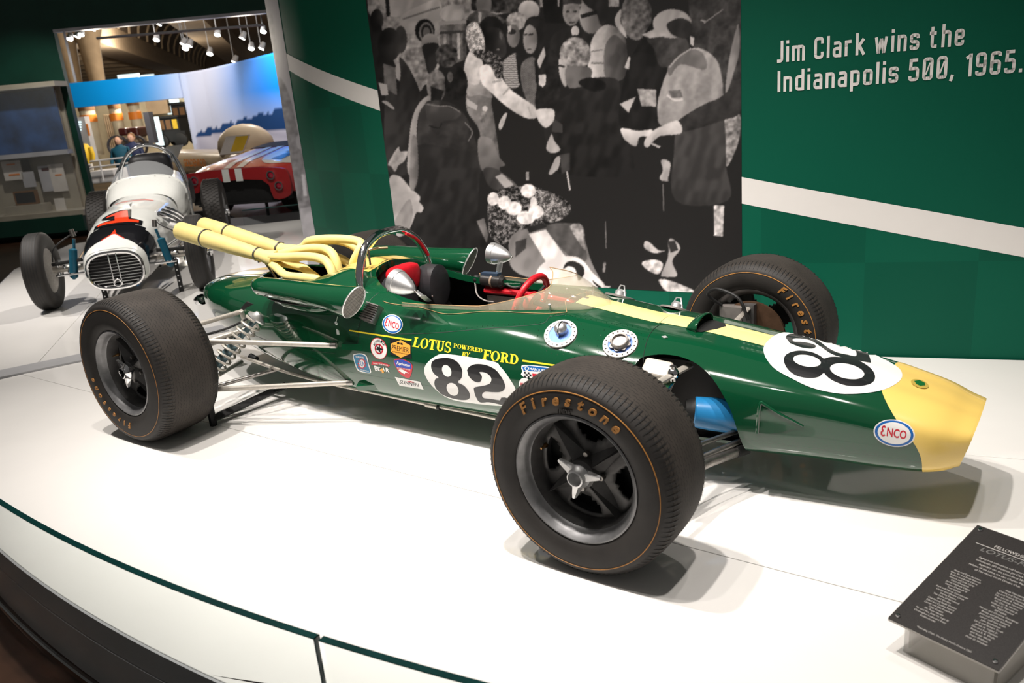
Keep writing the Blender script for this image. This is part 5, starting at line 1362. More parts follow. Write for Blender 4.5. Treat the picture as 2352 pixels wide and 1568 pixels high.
P7(178, (1475, 1145), (1505, 1262), (1300, 1292), (1190, 1395), (1150, 1362), (1205, 1262), (1330, 1190), gy=-40, nz=8); P7(188, (940, 1215), (1100, 1240), (1225, 1228), (1200, 1290), (1110, 1300), (1080, 1385), (1000, 1350), (950, 1290), gy=-70)
P7(165, (1215, 1350), (1310, 1385), (1300, 1405), (1230, 1375))
# lower half
P8(40, (300, 40), (520, 60), (660, 120), (660, 420), (690, 640), (320, 640), (290, 260), gy=-12)
P8(186, (140, 225), (200, 217), (260, 280), (318, 335), (315, 368), (340, 400), (325, 430), (298, 430), (270, 500), (235, 555), (170, 560), (140, 380), gx=25, nz=5); P8(150, (170, 480), (255, 350), (275, 450), (235, 555), (180, 540))
P8(170, (132, 140), (190, 45), (203, 70), (248, 72), (225, 130), (195, 150), (172, 190), (150, 160), nz=25); P8(120, (270, 0), (300, 0), (310, 200), (280, 300), (255, 250), gx=-50)
P8(100, (660, 0), (740, 0), (780, 100), (820, 150), (770, 165), (680, 180), gy=-40); P8(70, (690, 180), (760, 170), (880, 260), (860, 290), (740, 290), gx=50)
P8(170, (760, 220), (800, 200), (870, 265), (820, 290)); P8(150, (940, 190), (958, 188), (960, 240), (942, 240), nz=50, smooth=False)
P8(160, (1075, 195), (1115, 120), (1145, 95), (1135, 150), (1095, 205)); pic.line(c8((1180, 180), (1190, 240), (1200, 300)), 4, 190); P8(60, (1140, 90), (1200, 80), (1200, 180), (1150, 205))
# flowers on the cowl of the winning car
P8(52, (720, 500), (730, 330), (850, 280), (1000, 280), (1180, 360), (1190, 440), (1060, 500), (930, 520), (820, 620), (740, 580), tex='fleck')
P8(85, (1000, 300), (1100, 320), (1185, 400), (1150, 470), (1060, 480), (1010, 390), tex='fleck'); P8(60, (730, 460), (830, 410), (900, 470), (880, 540), (790, 580), tex='fleck')
for x, y, a, b_ in ((955, 302, 44, 40), (748, 350, 34, 40), (815, 372, 40, 40), (870, 405, 46, 42), (1000, 425, 45, 40), (940, 460, 55, 40), (985, 375, 20, 40)): E8(x, y, a, b_, 222, nz=40)
P8(118, (840, 650), (880, 545), (1080, 505), (1260, 500), (1290, 600), (1330, 730), (1400, 880), (1300, 880), (900, 790), gx=-20, gy=40); P8(60, (880, 600), (945, 580), (940, 640), (880, 690)); P8(40, (945, 520), (1030, 490), (1085, 510), (960, 548))
P8(80, (1060, 510), (1240, 510), (1300, 700), (1230, 700), (1150, 640), nz=8)
P8(222, (958, 556), (1058, 530), (1175, 690), (1060, 722), smooth=False); P8(222, (1050, 720), (1170, 686), (1260, 700), (1330, 780), (1395, 880), (1060, 900), (1000, 800))
P8(36, (1160, 760), (1180, 722), (1225, 715), (1275, 745), (1282, 790), (1250, 830), (1240, 790), (1225, 755), (1190, 745)); P8(36, (1330, 825), (1385, 868), (1370, 875), (1335, 840))
P8(140, (1200, 510), (1265, 500), (1280, 590), (1290, 650), (1255, 610), nz=50)
# shoes and ground at the right
P8(175, (1635, 605), (1660, 600), (1720, 650), (1760, 652), (1700, 668), (1640, 640), nz=30); P8(150, (1735, 790), (1775, 690), (1780, 590), (1810, 590), (1848, 640), (1800, 715), (1828, 800), (1750, 805), gx=25); P8(50, (1775, 600), (1815, 595), (1835, 650), (1790, 665))
P8(190, (1620, 725), (1690, 705), (1745, 730), (1720, 790), (1660, 770), nz=60); P8(190, (1720, 825), (1790, 830), (1915, 880), (1915, 910), (1780, 900), nz=60); P8(170, (1395, 858), (1440, 862), (1430, 872), (1395, 870), nz=30)
P8(172, (2045, 385), (2106, 390), (2096, 570), (2046, 565), nz=70, smooth=False); P8(160, (1735, 120), (1790, 140), (1775, 235), (1785, 245), (1725, 235), (1745, 180)); pic.line(c8((1745, 260), (1750, 420)), 2, 120); pic.line(c8((1408, 480), (1412, 640)), 2.5, 110); P8(120, (1395, 720), (1412, 720), (1405, 780), (1390, 780), nz=40); P8(110, (650, 480), (695, 460), (722, 560), (710, 610), gx=-40)
IMG = pic.done(1)

SM0, SM1, ZM0, ZM1 = -1.775, .835, .318, 2.42
def print_grid(name, s0, s1, z0, z1, step, img, ox, oy, colfn, m, parent, off):
    ns, nz = int((s1-s0)/step), int((z1-z0)/step)
    S = np.linspace(s0, s1, ns+1); Z = np.linspace(z0, z1, nz+1)
    B = np.array([wpt(s, 0, off) for s in S]); V_ = np.zeros((ns+1, nz+1, 3)); V_[:, :, :2] = B[:, None, :2]; V_[:, :, 2] = Z[None]
    V_ = V_.reshape(-1, 3); d = V_-np.array(CAMP); dz = d @ np.array(_f); px = PW/2+FPX*(d @ np.array(_r))/dz; py = PH/2-FPX*(d @ np.array(_u))/dz
    ix = np.clip((px-ox).astype(int), 0, img.shape[1]-1); iy = np.clip((py-oy).astype(int), 0, img.shape[0]-1)
    g = img[iy, ix]/255.
    i, j = np.meshgrid(np.arange(ns), np.arange(nz), indexing='ij'); a = (i*(nz+1)+j).ravel()
    F = np.stack([a, a+nz+1, a+nz+2, a+1], 1)
    me = bpy.data.meshes.new(name); me.vertices.add(len(V_)); me.vertices.foreach_set('co', V_.ravel())
    me.loops.add(F.size); me.loops.foreach_set('vertex_index', F.ravel().astype(np.int32)); me.polygons.add(len(F)); me.polygons.foreach_set('loop_start', np.arange(0, F.size, 4, dtype=np.int32)); me.polygons.foreach_set('loop_total', np.full(len(F), 4, np.int32))
    me.update(calc_edges=True)
    at_ = me.color_attributes.new('print', 'FLOAT_COLOR', 'POINT'); c = np.ones((len(V_), 4)); c[:, :3] = colfn(g); at_.data.foreach_set('color', c.ravel().astype(np.float32))
    me.materials.append(m); me.polygons.foreach_set('use_smooth', [True]*len(F)); return link(name, me, parent)
def mono(g):
    l = np.clip(g, 0, 1)**2.2*1.15; return np.stack([l*1.0, l*.93, l*.915], 1)
print_grid('mural_photograph', SM0, SM1, ZM0, ZM1, .0045, IMG, 700, -420, mono, vmat('mural_print', .55, spec=.3), wallo, .002)
# pale print wrapping the far end of the wall
pic2 = Pic(540, -60, 760, 640, 178)
pic2.poly([(640, 180), (665, 220), (690, 330), (705, 420), (725, 560), (690, 560), (672, 420), (655, 300)], 120, nz=30); pic2.ell((690, 325), 10, 18, 160); pic2.poly([(610, 40), (625, 30), (640, 150), (628, 170)], 150, nz=20); pic2.poly([(690, 480), (720, 470), (740, 600), (690, 600)], 165, nz=10); pic2.poly([(692, 400), (700, 400), (706, 450), (697, 450)], 190)
print_grid('end_print', -4.0, -3.425, 0.0, 3.5, .01, pic2.done(3), 540, -60, lambda g: np.stack([g**2.2*.95, g**2.2*.92, g**2.2*.98], 1), vmat('end_print', .5, spec=.3), wallo, .002)
# ================================================================== small black plaque on its acrylic stand
PB, PR, PT = Vector((2.081, -.815, .100)), Vector((2.312, -.894, .100)), Vector((2.199, -.385, .180))
ux = (PR-PB).normalized(); uy = (PT-PB); uy = (uy-ux*uy.dot(ux)); PHt = uy.length; uy.normalize(); un = ux.cross(uy); PWd = .262
pl = empty('plaque', tuple(PB), 0, 'small black text plaque on a clear acrylic stand at the platform corner', 'plaque')
PM = Matrix(((ux.x, uy.x, un.x, 0), (ux.y, uy.y, un.y, 0), (ux.z, uy.z, un.z, 0), (0, 0, 0, 1)))
bd = MB().prism([(0, 0), (PWd, 0), (PWd, PHt), (0, PHt)], -.004, .0, PM).obj('board', mat('carbon_black', (.028, .025, .024), .4, noise=.35, nscale=420), pl, False)
MB().prism([(-.001, -.001), (PWd+.001, -.001), (PWd+.001, PHt+.001), (-.001, PHt+.001)], -.009, -.0045, PM).obj('acrylic_back', mat('acrylic_edge', (.55, .52, .48), .15, alpha=.75, noise=.02), pl, False)
for x, y in ((.016, .018), (PWd-.016, .018), (.016, PHt-.018), (PWd-.016, PHt-.018)):
    MB().lathe([(0, .006), (.0045, .0055), (.0062, .003), (.0062, 0)], PM @ T(x, y, .0004), 12).obj('screw', M['chrome'], pl)
gm = mat('plaque_silver_ink', (.55, .53, .50), .5, noise=.05); gm2 = mat('plaque_grey_ink', (.20, .20, .19), .5, noise=.05)
def ptxt(s, cx, y, h, m=gm, sx=.92, bold=.0, shear=0., align='CENTER'):
    vs, fs = text2d(s, h/.72, bold, align, shear, sx)
    if vs: MB().add([PM @ Vector((cx+x, y+yy, .0007)) for x, yy in vs], fs).obj('printed_line', m, pl, False)
c = PWd/2
ptxt('FELLOWSHIP OF THE', c+.006, PHt-.066, .0115, gm, .85)
MB().prism([(.03, PHt-.0735), (PWd-.02, PHt-.0735), (PWd-.02, PHt-.0715), (.03, PHt-.0715)], 0, .0006, PM).obj('printed_rule', gm, pl, False)
ptxt('LOTUS-FORD', c, PHt-.096, .017, gm2, 1.15, 0, .3)
body_t = ['Eighty-two enthusiasts will honor the 1965', 'Indianapolis 500 champion Jim Clark and his', 'legendary car, the Lotus-Ford 38/1.', 'Fellows of the Lotus are also Charter Members', "of The Henry Ford's Drivers Club."]
for i, s in enumerate(body_t): ptxt(s, c, PHt-.125-i*.0125, .0066, gm, .86)
colA = ['Nate and Dara Andrews', 'Gary W. and Emily Beaman', 'Robert and Janice Cairns', 'Robert and Julie Carey', 'Chris Champion', 'James Herbert Chaps', 'Hunter Cherwek III', 'Tom Cotter', 'Kert and Nancy Countryman', 'Carlos and Deidre Cruse', 'Shirley Damon', 'The Duke of Richmond', 'and Gordon', 'Charlie and Sarah Duncan', 'Edsel and Cynthia Ford II', 'Carter and Ellie Franchot', 'Chip Ganassi', 'Mr. Peter Harbin', 'Mr. and Mrs. John W. Ingle III', 'Christopher Locke and Stacy', 'Kellom-Locke']
colB = ['Alex Manchester', 'Charlie and Sharon Mead', 'Jay and Wendy Munsinger', 'Mrs. Lauren B. Nicholson', 'Bruce Walter Norlund', 'Mr. Don A. Norton', 'William G. Northey Jr.', 'Mrs. Ralph Norton', 'Bill Noble', 'Marcus and Christina Overkamp', 'Bobby and Johanna Rahal', 'John and Marilyn Roberts', 'Larry* and Pam Smith', 'John Sonderman', 'Larry and Robert Turek', 'James H. Vogler Jr.', 'Dan and Sue Watkins', 'Stewart B. R. Wicht', 'and Susan Wicht', 'Shaun Williams', 'Peter D. Windsor']
for i, s in enumerate(colA): ptxt(s, .072, PHt-.205-i*.0098, .0058, gm, .84)
for i, s in enumerate(colB): ptxt(s, .188, PHt-.205-i*.0098, .0058, gm, .84)
ptxt("*Founding Chair, The Henry Ford's Drivers Club", c, .012, .0055, gm, .86)
acr = mat('acrylic_stand', (.62, .59, .55), .08, alpha=.35, noise=.01)
def onb(x, y): return PM @ Vector((x, y, -.009))+PB
for (a, b_) in (((.03, .03), (PWd-.02, .03)), ((.03, .05), (.03, PHt-.05)), ((PWd-.02, .05), (PWd-.02, PHt-.05))):
    p, q = onb(*a), onb(*b_); dn = lambda v: Vector((v.x, v.y, .0004))
    n = (q-p).cross(Vector((0, 0, 1))).normalized()*.004
    vs = [p-PB, q-PB, dn(q)-PB, dn(p)-PB]; vs = vs+[v+n for v in vs]
    MB().add(vs, [(0, 1, 2, 3), (7, 6, 5, 4), (0, 4, 5, 1), (1, 5, 6, 2), (2, 6, 7, 3), (3, 7, 4, 0)]).obj('stand_leg', acr, pl, False)
# ================================================================== white open-wheel car on the far platform
wc = empty('vintage_racing_car', (-4.501, 1.001, 0), -.699, 'white vintage open-wheel racing car with red number 1 and chrome grille', 'car')
WH = mat('white_gloss_paint', (.78, .79, .75), .25, coat=.8, noise=.02); RD = mat('red_orange_paint', (.85, .05, .012), .3, coat=.4, noise=.03); BKP = mat('black_gloss', (.008, .008, .01), .2, coat=.6, noise=.05)
TEAL = mat('blue_damper', (.01, .10, .16), .35, coat=.4, noise=.08)
# body: X, half width, z bottom, z top, squareness
WS = [(.34, .225, .155, .475), (.32, .245, .15, .495), (.22, .262, .145, .545), (.05, .285, .145, .60), (-.25, .31, .15, .675), (-.6, .325, .15, .725), (-1.0, .335, .15, .745), (-1.4, .345, .15, .77), (-1.6, .355, .15, .80)]
def wring(X, w_, zb, zt, n=32):
    zc = (zb+zt)/2; h_ = (zt-zb)/2
    return [Vector((X, w_*sup(math.cos(2*math.pi*j/n), .72), zc+h_*sup(math.sin(2*math.pi*j/n), .72))) for j in range(n)]
xs_ = np.array([s[0] for s in WS]); rs = []
for X in np.linspace(.34, -1.6, 50):
    v = [np.interp(-X, -xs_, [s[k] for s in WS]) for k in (1, 2, 3)]; rs.append(wring(X, *v))
b_ = MB().rings(rs, True).obj('body', [WH, BKP], wc)
for p in b_.data.polygons:
    c_ = p.center; yy = abs(c_.y); lim = -.02-.55*min(1, yy/.3)**1.0+.30*math.exp(-(yy/.05)**2)*0
    edge = .20-.10*math.exp(-(yy/.045)**2)*0
    if -.10+.22*(yy/.3)**1.4 > c_.x+.34*0 and False: pass
    if c_.z > .22 and c_.x < .27-.02*(yy/.2) and c_.x > -.10-.06*math.cos(yy*9)+.0: p.material_index = 1
    if c_.z < .22: p.material_index = 1
# raised cowl behind the hood, cockpit
rs = []
for X, w_, zb, zt in ((-1.45, .34, .40, .775), (-1.62, .375, .40, .83), (-1.80, .40, .40, .91), (-1.88, .405, .40, .935)): rs.append(wring(X, w_, zb, zt))
cw = MB().rings(rs, True).obj('cowl', WH, wc)
MB().tube([rs[-1][j] for j in range(0, 17)], .012, 8).obj('cowl_lip', WH, cw)
for j in range(3, 15, 2): MB().sphere(rs[-1][j]+Vector((.03, 0, -.012)), .009, 8, 5).obj('cowl_rivet', M['steel'], cw)
rs = [wring(-1.88, .39, .40, .90), wring(-2.2, .40, .35, .86), wring(-2.7, .36, .35, .95), wring(-3.1, .25, .40, .85), wring(-3.3, .10, .5, .72)]
MB().rings(rs, True, True, True).obj('rear_body', WH, wc)
MB().rings([wring(-1.885, .375, .45, .90), wring(-1.95, .34, .5, .86)], True, False, True).obj('cockpit_opening', M['inner'], wc)
sd_ = MB().sphere((0, 0, 0), 1, 18, 10); sd_.v = [(-2.52+sup(x)*.14, sup(y)*.23, .98+sup(z)*.17) for x, y, z in sd_.v]; sd_.obj('headrest', mat('black_vinyl', (.018, .018, .02), .45, noise=.2), wc)
hp_ = [(-2.45, .36*math.cos(math.pi*i/16)*(1 if 0 < i < 16 else 1), .62+.62*math.sin(math.pi*i/16)**.75) for i in range(17)]
ho_ = MB().tube(hp_, .022, 10).obj('roll_hoop', M['chrome'], wc)
for s_g in (-1, 1): MB().tube(spl([(-2.44, s_g*.25, 1.12), (-2.1, s_g*.38, .82), (-1.75, s_g*.44, .45)], 5), .014, 8).obj('hoop_brace', M['chrome'], ho_)
ws_ = []
for i in range(17):
    a = math.pi*(.04+.92*i/16); ws_.append([Vector((-1.88+.02*math.sin(a), .40*math.cos(a), .70+.23*math.sin(a))), Vector((-2.0, .40*math.cos(a)*.98, .72+.37*math.sin(a)))])
o = MB().rings(ws_, False).obj('windscreen', mat('thin_clear_screen', (.9, .93, .95), .03, alpha=.22, noise=.01), wc)
# wheel discs on the side of the cowl (large knock-on spare hub look)
for (X, Y, Z, r) in ((-1.75, .47, .74, .14),):
    MB().lathe([(0, .02), (.03, .025), (.06, .012), (.10, .02), (r, .0)], T(X, Y, Z) @ rot('X', -90) , 24).obj('steering_box_cover', M['black'], wc)
# grille
gr = MB().tube([p+Vector((.006, 0, 0)) for p in wring(.34, .215, .165, .465, 40)], .016, 8, loop=True).obj('grille_surround', M['chrome'], wc)
MB().add([Vector((.325, 0, .315))]+[p+Vector((-.012, 0, 0)) for p in wring(.34, .215, .165, .465, 40)], [(0, 1+i, 1+(i+1) % 40) for i in range(40)]).obj('grille_back', M['black'], gr, False)
for i in range(11):
    z = .190+i*.0255; u_ = (z-.315)/.15; L_ = .208*max(0, 1-abs(u_)**2.78)**(.36)
    MB().tube([(.342, -L_, z), (.352, 0, z), (.342, L_, z)], .0048, 6).obj('grille_bar', M['chrome'], gr)
for y_ in (-.05, .05): MB().tube([(.356, y_*.6, .185), (.36, y_*.6, .45)], .006, 6).obj('grille_post', M['chrome'], gr)
MB().lathe([(.020, .0), (.034, .0), (.036, .012), (.030, .016), (.020, .014)], T(.352, 0, .212) @ rot('Y', 90), 20).obj('crank_ring', M['chrome'], gr)
# white flame point above the grille and number 1 following the hood
WB_ = BVHTree.FromPolygons([tuple(v.co) for v in b_.data.vertices], [tuple(p.vertices) for p in b_.data.polygons])
def hood(X, Y, off):
    loc, n, i, t = WB_.ray_cast(Vector((X, Y, 2)), Vector((0, 0, -1))); 
    return None if loc is None else loc+Vector((.0, 0, off))
def hdec(name, pts, m, off, parent): return decal(name, pts, m, off, parent, .03, lambda a, b__, o_: hood(a, b__, o_))
def one(k, dx=0):  # figure in hood coordinates (X towards nose, Y to the car's left)
    P = [(-.14, -.17), (-.14, .17), (-.19, .17), (-.20, .085), (-.50, .035), (-.50, -.03), (-.40, -.10), (-.36, -.13), (-.33, -.12), (-.36, -.055), (-.20, -.03), (-.19, -.17)]
    return P
outer = [(-.10, -.20), (-.10, .20), (-.20, .20), (-.235, .10), (-.55, .06), (-.55, -.04), (-.44, -.14), (-.34, -.17), (-.29, -.15), (-.235, -.06), (-.20, -.20)]
nb = hdec('number_outline', outer, BKP, .004, wc); hdec('number_one', one(1), RD, .007, nb)
hdec('flame_point', [(.26, -.20), (.20, -.09), (.10, -.012), (.03, 0), (.10, .012), (.20, .09), (.26, .20), (.315, .2), (.325, 0), (.315, -.2)], WH, .004, wc)
hdec('red_pinstripe', [(.04, -.006), (.02, 0), (.04, .006), (.105, .02), (.20, .096), (.205, .09), (.11, .012), (.11, -.012), (.205, -.09), (.20, -.096), (.105, -.02)], RD, .006, wc)
hdec('black_spear', [(-.62, -.015), (-1.0, .0), (-.62, .035)], BKP, .004, wc)
hdec('red_script', [(-1.10, -.18), (-1.07, -.18), (-1.07, .18), (-1.10, .18)], RD, .004, wc); hdec('black_script', [(-1.16, -.22), (-1.14, -.22), (-1.14, .10), (-1.16, .10)], BKP, .004, wc)
# wheels
def vwheel(X, Y, r, wd, ribs):
    sd = 1 if Y > 0 else -1
    Mx = T(X, Y, r+(.0 if ribs else .007)) @ rot('X', -90*sd); h_ = wd/2
    t_ = MB().lathe(spl([(r*.58, h_-.02), (r*.66, h_), (r*.82, h_+.006), (r*.93, h_-.004), (r*.985, h_-.02), (r, h_-.04), (r, -h_+.04), (r*.985, -h_+.02), (r*.93, -h_+.004), (r*.82, -h_-.006), (r*.66, -h_), (r*.58, -h_+.02)], 2), Mx, 56).obj('tyre', M['rubber_tread'] if False else M['rubber'], wc)
    n = 5 if ribs else 7
    for i in range(n):
        z = (-.5+(i+.5)/n)*(wd-.05)
        if ribs: MB().lathe([(r+.001, z-.004), (r+.0012, z), (r+.001, z+.004)], Mx, 56).obj('tread_groove', M['black'], t_)
    if not ribs:
        kb = MB()
        for j in range(56):
            for i in range(5):
                a = 2*math.pi*(j+.5*(i % 2))/56; z = (-.5+(i+.5)/5)*(wd-.05)
                kb.box((0, 0, 0), (.012, .022, .026), None); kb.v[-8:] = [tuple(Mx @ (Matrix.Rotation(a, 4, 'Z') @ Vector((v[0]+r, v[1], v[2]+z)))) for v in kb.v[-8:]]
        tag(kb.obj('tread_blocks', M['rubber'], t_, False), kind='stuff')
    rm_ = MB().lathe([(r*.58, h_-.03), (r*.60, h_-.015), (r*.57, h_-.02), (r*.53, h_-.05), (r*.30, h_-.04), (r*.18, h_-.02), (0, h_-.015)], Mx, 36).obj('wheel_rim', M['rimgrey'], wc)
    MB().lathe([(0, .04), (.03, .035), (.04, .0), (.04, -.02)], Mx @ T(0, 0, h_), 16).obj('hub_nut', M['chrome'], rm_)
    MB().lathe([(r*.58, -h_+.03), (r*.60, -h_+.015), (r*.55, -h_+.03), (r*.30, -h_+.05), (0, -h_+.05)], Mx, 36).obj('rim_back', M['steel'], rm_)
    for e in (20, 140, 260): MB().tube([Mx @ Vector((0, 0, h_+.01)), Mx @ Vector((.08*math.cos(math.radians(e)), .08*math.sin(math.radians(e)), h_+.01))], .011, 6).obj('nut_ear', M['chrome'], rm_)
vwheel(0, -.64, .33, .155, True); vwheel(0, .64, .33, .155, True); vwheel(-2.5, -.61, .39, .22, False); vwheel(-2.5, .61, .39, .22, False)
# front axle, steering, dampers, stands
ax = MB().tube([(0, -.56, .33), (0, .56, .33)], .028, 12).obj('front_axle', M['rodsil'], wc)
for s_g in (-1, 1):
    MB().tube([(0, s_g*.52, .27), (0, s_g*.52, .40)], .02, 10).obj('king_pin', M['chrome'], ax)
    MB().tube([(.07, s_g*.30, .40), (.03, s_g*.55, .38)], .016, 8).obj('torsion_arm', M['black'], wc)
    MB().tube([(.02, s_g*.31, .27), (-.5, s_g*.40, .28)], .012, 8).obj('radius_rod', M['chrome'], wc)
    MB().tube([(.02, s_g*.34, .39), (-.5, s_g*.40, .40)], .012, 8).obj('radius_rod', M['chrome'], wc)
    for k_, (y_, z_) in enumerate(((.40, .37), (.46, .35), (.49, .40), (.43, .31))): MB().sphere((.03, s_g*y_, z_), .018, 8, 6).obj('joint', M['chrome'], ax)
    dm = MB().tube([(.05, s_g*.33, .58), (.05, s_g*.345, .50), (.055, s_g*.355, .49), (.07, s_g*.395, .26), (.07, s_g*.40, .24)], [.012, .012, .034, .034, .012], 14).obj('damper', TEAL, wc)
    MB().tube([(.05, s_g*.325, .60), (.05, s_g*.335, .66)], .020, 10).obj('damper_eye', M['steel'], dm)
    MB().tube(spl([(.0, s_g*.55, .40), (.05, s_g*.50, .52), (.02, s_g*.38, .60), (-.1, s_g*.33, .62)], 5), .006, 6).obj('brake_hose', M['black'], wc)
    stn = empty('axle_stand', (0, 0, 0), 0); 
    stn_m = MB().box((.02, s_g*(.20 if s_g < 0 else .43), .15), (.04, .035, .30)).obj('axle_stand', M['black'], wc, False)
    bpy.data.objects.remove(stn, do_unlink=True)
    for k_ in range(5): MB().lathe([(0, .001), (.007, .001)], T(.0405, s_g*(.20 if s_g < 0 else .43), .05+k_*.05) @ rot('Y', 90), 8).obj('stand_hole', M['alu'], stn_m, False)
MB().tube([(.10, -.52, .29), (.10, .45, .29)], .010, 8).obj('tie_rod', M['chrome'], wc)
# side: chrome exhaust, hood seam, rear axle
MB().tube(spl([(-.5, .34, .58), (-.7, .40, .52), (-1.1, .43, .45), (-1.9, .45, .36)], 5), .045, 12).obj('exhaust_pipe', M['chrome'], wc)
for k_ in range(3): MB().tube(spl([(-.45-.22*k_, .30, .66), (-.52-.22*k_, .37, .61), (-.65-.22*k_, .405, .54)], 4), .026, 10).obj('exhaust_stub', M['chrome'], wc)
MB().tube([(-2.5, -.6, .39), (-2.5, .6, .39)], .05, 12).obj('rear_axle', M['black'], wc)
MB().box((-1.6, 0, .24), (2.6, .5, .10)).obj('belly_frame', M['black'], wc, False)
# ================================================================== the hall beyond: doorway wall, case, lake mural, cars, visitors, ceiling
er = Vector((math.cos(YAW), math.sin(YAW), 0)); ef = Vector((-math.sin(YAW), math.cos(YAW), 0)); CV = Vector(CAMP)
def hp(px, py, d):
    o, v = ray(px, py); return o+v*(d/v.dot(ef))
def HB(a, d, z): return Vector((CV.x, CV.y, 0))+er*a+ef*d+Vector((0, 0, z))
def AD(p): v = Vector(p)-CV; return v.dot(er), v.dot(ef)
HM = Matrix(((er.x, ef.x, 0, CV.x), (er.y, ef.y, 0, CV.y), (0, 0, 1, 0), (0, 0, 0, 1)))      # hall frame: across, away, up
def hbox(name, a0, a1, d0, d1, z0, z1, m, parent=None, sm=False):
    mb = MB().box(((a0+a1)/2, (d0+d1)/2, (z0+z1)/2), (abs(a1-a0), abs(d1-d0), abs(z1-z0))); mb.v = [tuple(HM @ Vector(v)) for v in mb.v]
    return mb.obj(name, m, parent, sm)
def pxbox(name, x0, y0, x1, y1, d, th, m, parent=None):
    """box whose front face covers a photo rectangle at distance d"""
    a0, a1 = AD(hp(x0, (y0+y1)/2, d))[0], AD(hp(x1, (y0+y1)/2, d))[0]; xm = (x0+x1)/2
    return hbox(name, a0, a1, d, d+th, hp(xm, y1, d).z, hp(xm, y0, d).z, m, parent)
FZ = -.32
K = {}
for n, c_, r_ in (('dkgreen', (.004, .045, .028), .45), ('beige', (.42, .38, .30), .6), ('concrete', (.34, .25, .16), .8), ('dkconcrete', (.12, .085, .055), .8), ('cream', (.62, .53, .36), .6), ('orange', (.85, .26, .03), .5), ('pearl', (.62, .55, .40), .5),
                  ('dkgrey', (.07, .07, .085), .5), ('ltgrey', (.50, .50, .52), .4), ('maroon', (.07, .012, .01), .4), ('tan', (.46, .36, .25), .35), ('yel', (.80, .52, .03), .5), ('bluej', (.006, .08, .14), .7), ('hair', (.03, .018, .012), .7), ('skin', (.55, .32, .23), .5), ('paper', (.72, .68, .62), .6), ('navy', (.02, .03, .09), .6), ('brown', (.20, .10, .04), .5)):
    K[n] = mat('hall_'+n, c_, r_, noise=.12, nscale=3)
K['redcar'] = mat('red_car_paint', (.55, .01, .012), .2, coat=1., noise=.03); K['glow'] = mat('backlit_panel', (.8, .9, .9), .4, emit=(.75, .95, 1.), estr=.9)
# doorway wall: left leaf and header
DW = 15.0
aj = (AD(hp(205, 430, DW))[0]+AD(hp(125, 70, DW))[0])/2; zh = hp(360, 46, DW).z
wl = hbox('wall_left', -24, aj, DW, DW+.12, FZ, 8.5, K['dkgreen']); tag(wl, kind='structure', label='dark green wall beside the wide doorway')
wh = hbox('wall_header', aj, 9, DW, DW+.12, zh, 8.5, K['dkgreen'], wl)
tag(wh, label='dark green header above the wide doorway')
hbox('wall_header_edge', aj, 9, DW-.01, DW+.13, zh-.05, zh, K['ltgrey'], wl)
# display case set into the wall
dc = empty('display_case', tuple(HB(aj-1.4, DW-.5, FZ)), 0, 'glass-fronted display case with blue panorama set in green wall', 'display case')
dci = dc.matrix_basis.inverted() if False else Matrix.Translation(-Vector(dc.location))
def cpx(name, x0, y0, x1, y1, d, th, m):
    o = pxbox(name, x0, y0, x1, y1, d, th, m, None)
    o.data.transform(dci); o.parent = dc; return o
cpx('plinth', -160, 508, 197, 545, DW-.62, .6, K['dkgreen'])
cpx('base_ledge', -160, 497, 196, 510, DW-.6, .58, K['beige'])
cpx('back_panel', -160, 203, 172, 500, DW-.06, .05, K['beige'])
cpx('top_frame', -160, 198, 128, 210, DW-.5, .44, K['beige'])
cpx('corner_post', 120, 205, 160, 500, DW-.12, .05, K['beige'])
o = cpx('blue_panorama', -150, 216, 141, 357, DW-.16, .03, mat('panorama_print', (.02, .06, .17), .5, noise=.8, nscale=2.2))
cpx('shelf', -150, 357, 158, 367, DW-.35, .2, K['ltgrey'])
for x0, y0, x1, y1, m in ((6, 369, 50, 414, 'paper'), (50, 366, 68, 392, 'hair'), (52, 394, 80, 430, 'ltgrey'), (92, 380, 118, 440, 'ltgrey'), (116, 376, 150, 440, 'paper'), (118, 378, 128, 396, 'maroon')): cpx('text_panel', x0, y0, x1, y1, DW-.2, .02, K[m])
for x0, y0, x1, y1, m in ((14, 376, 34, 379, 'orange'), (20, 399, 45, 403, 'orange'), (126, 400, 142, 403, 'orange'), (95, 385, 112, 392, 'maroon')): cpx('printed_heading', x0, y0, x1, y1, DW-.205, .004, K[m])
f_ = cpx('framed_medal', 32, 438, 86, 470, DW-.4, .06, K['brown']); cpx('medal_field', 36, 442, 80, 466, DW-.405, .004, M['black'])
cpx('riser_box', 12, 472, 102, 505, DW-.5, .3, K['beige']); cpx('small_card', 126, 455, 150, 484, DW-.4, .01, K['paper'])
o = cpx('glass_front', -150, 205, 158, 498, DW-.52, .012, mat('case_glass', (.9, .95, .95), .02, alpha=.04, noise=.01))

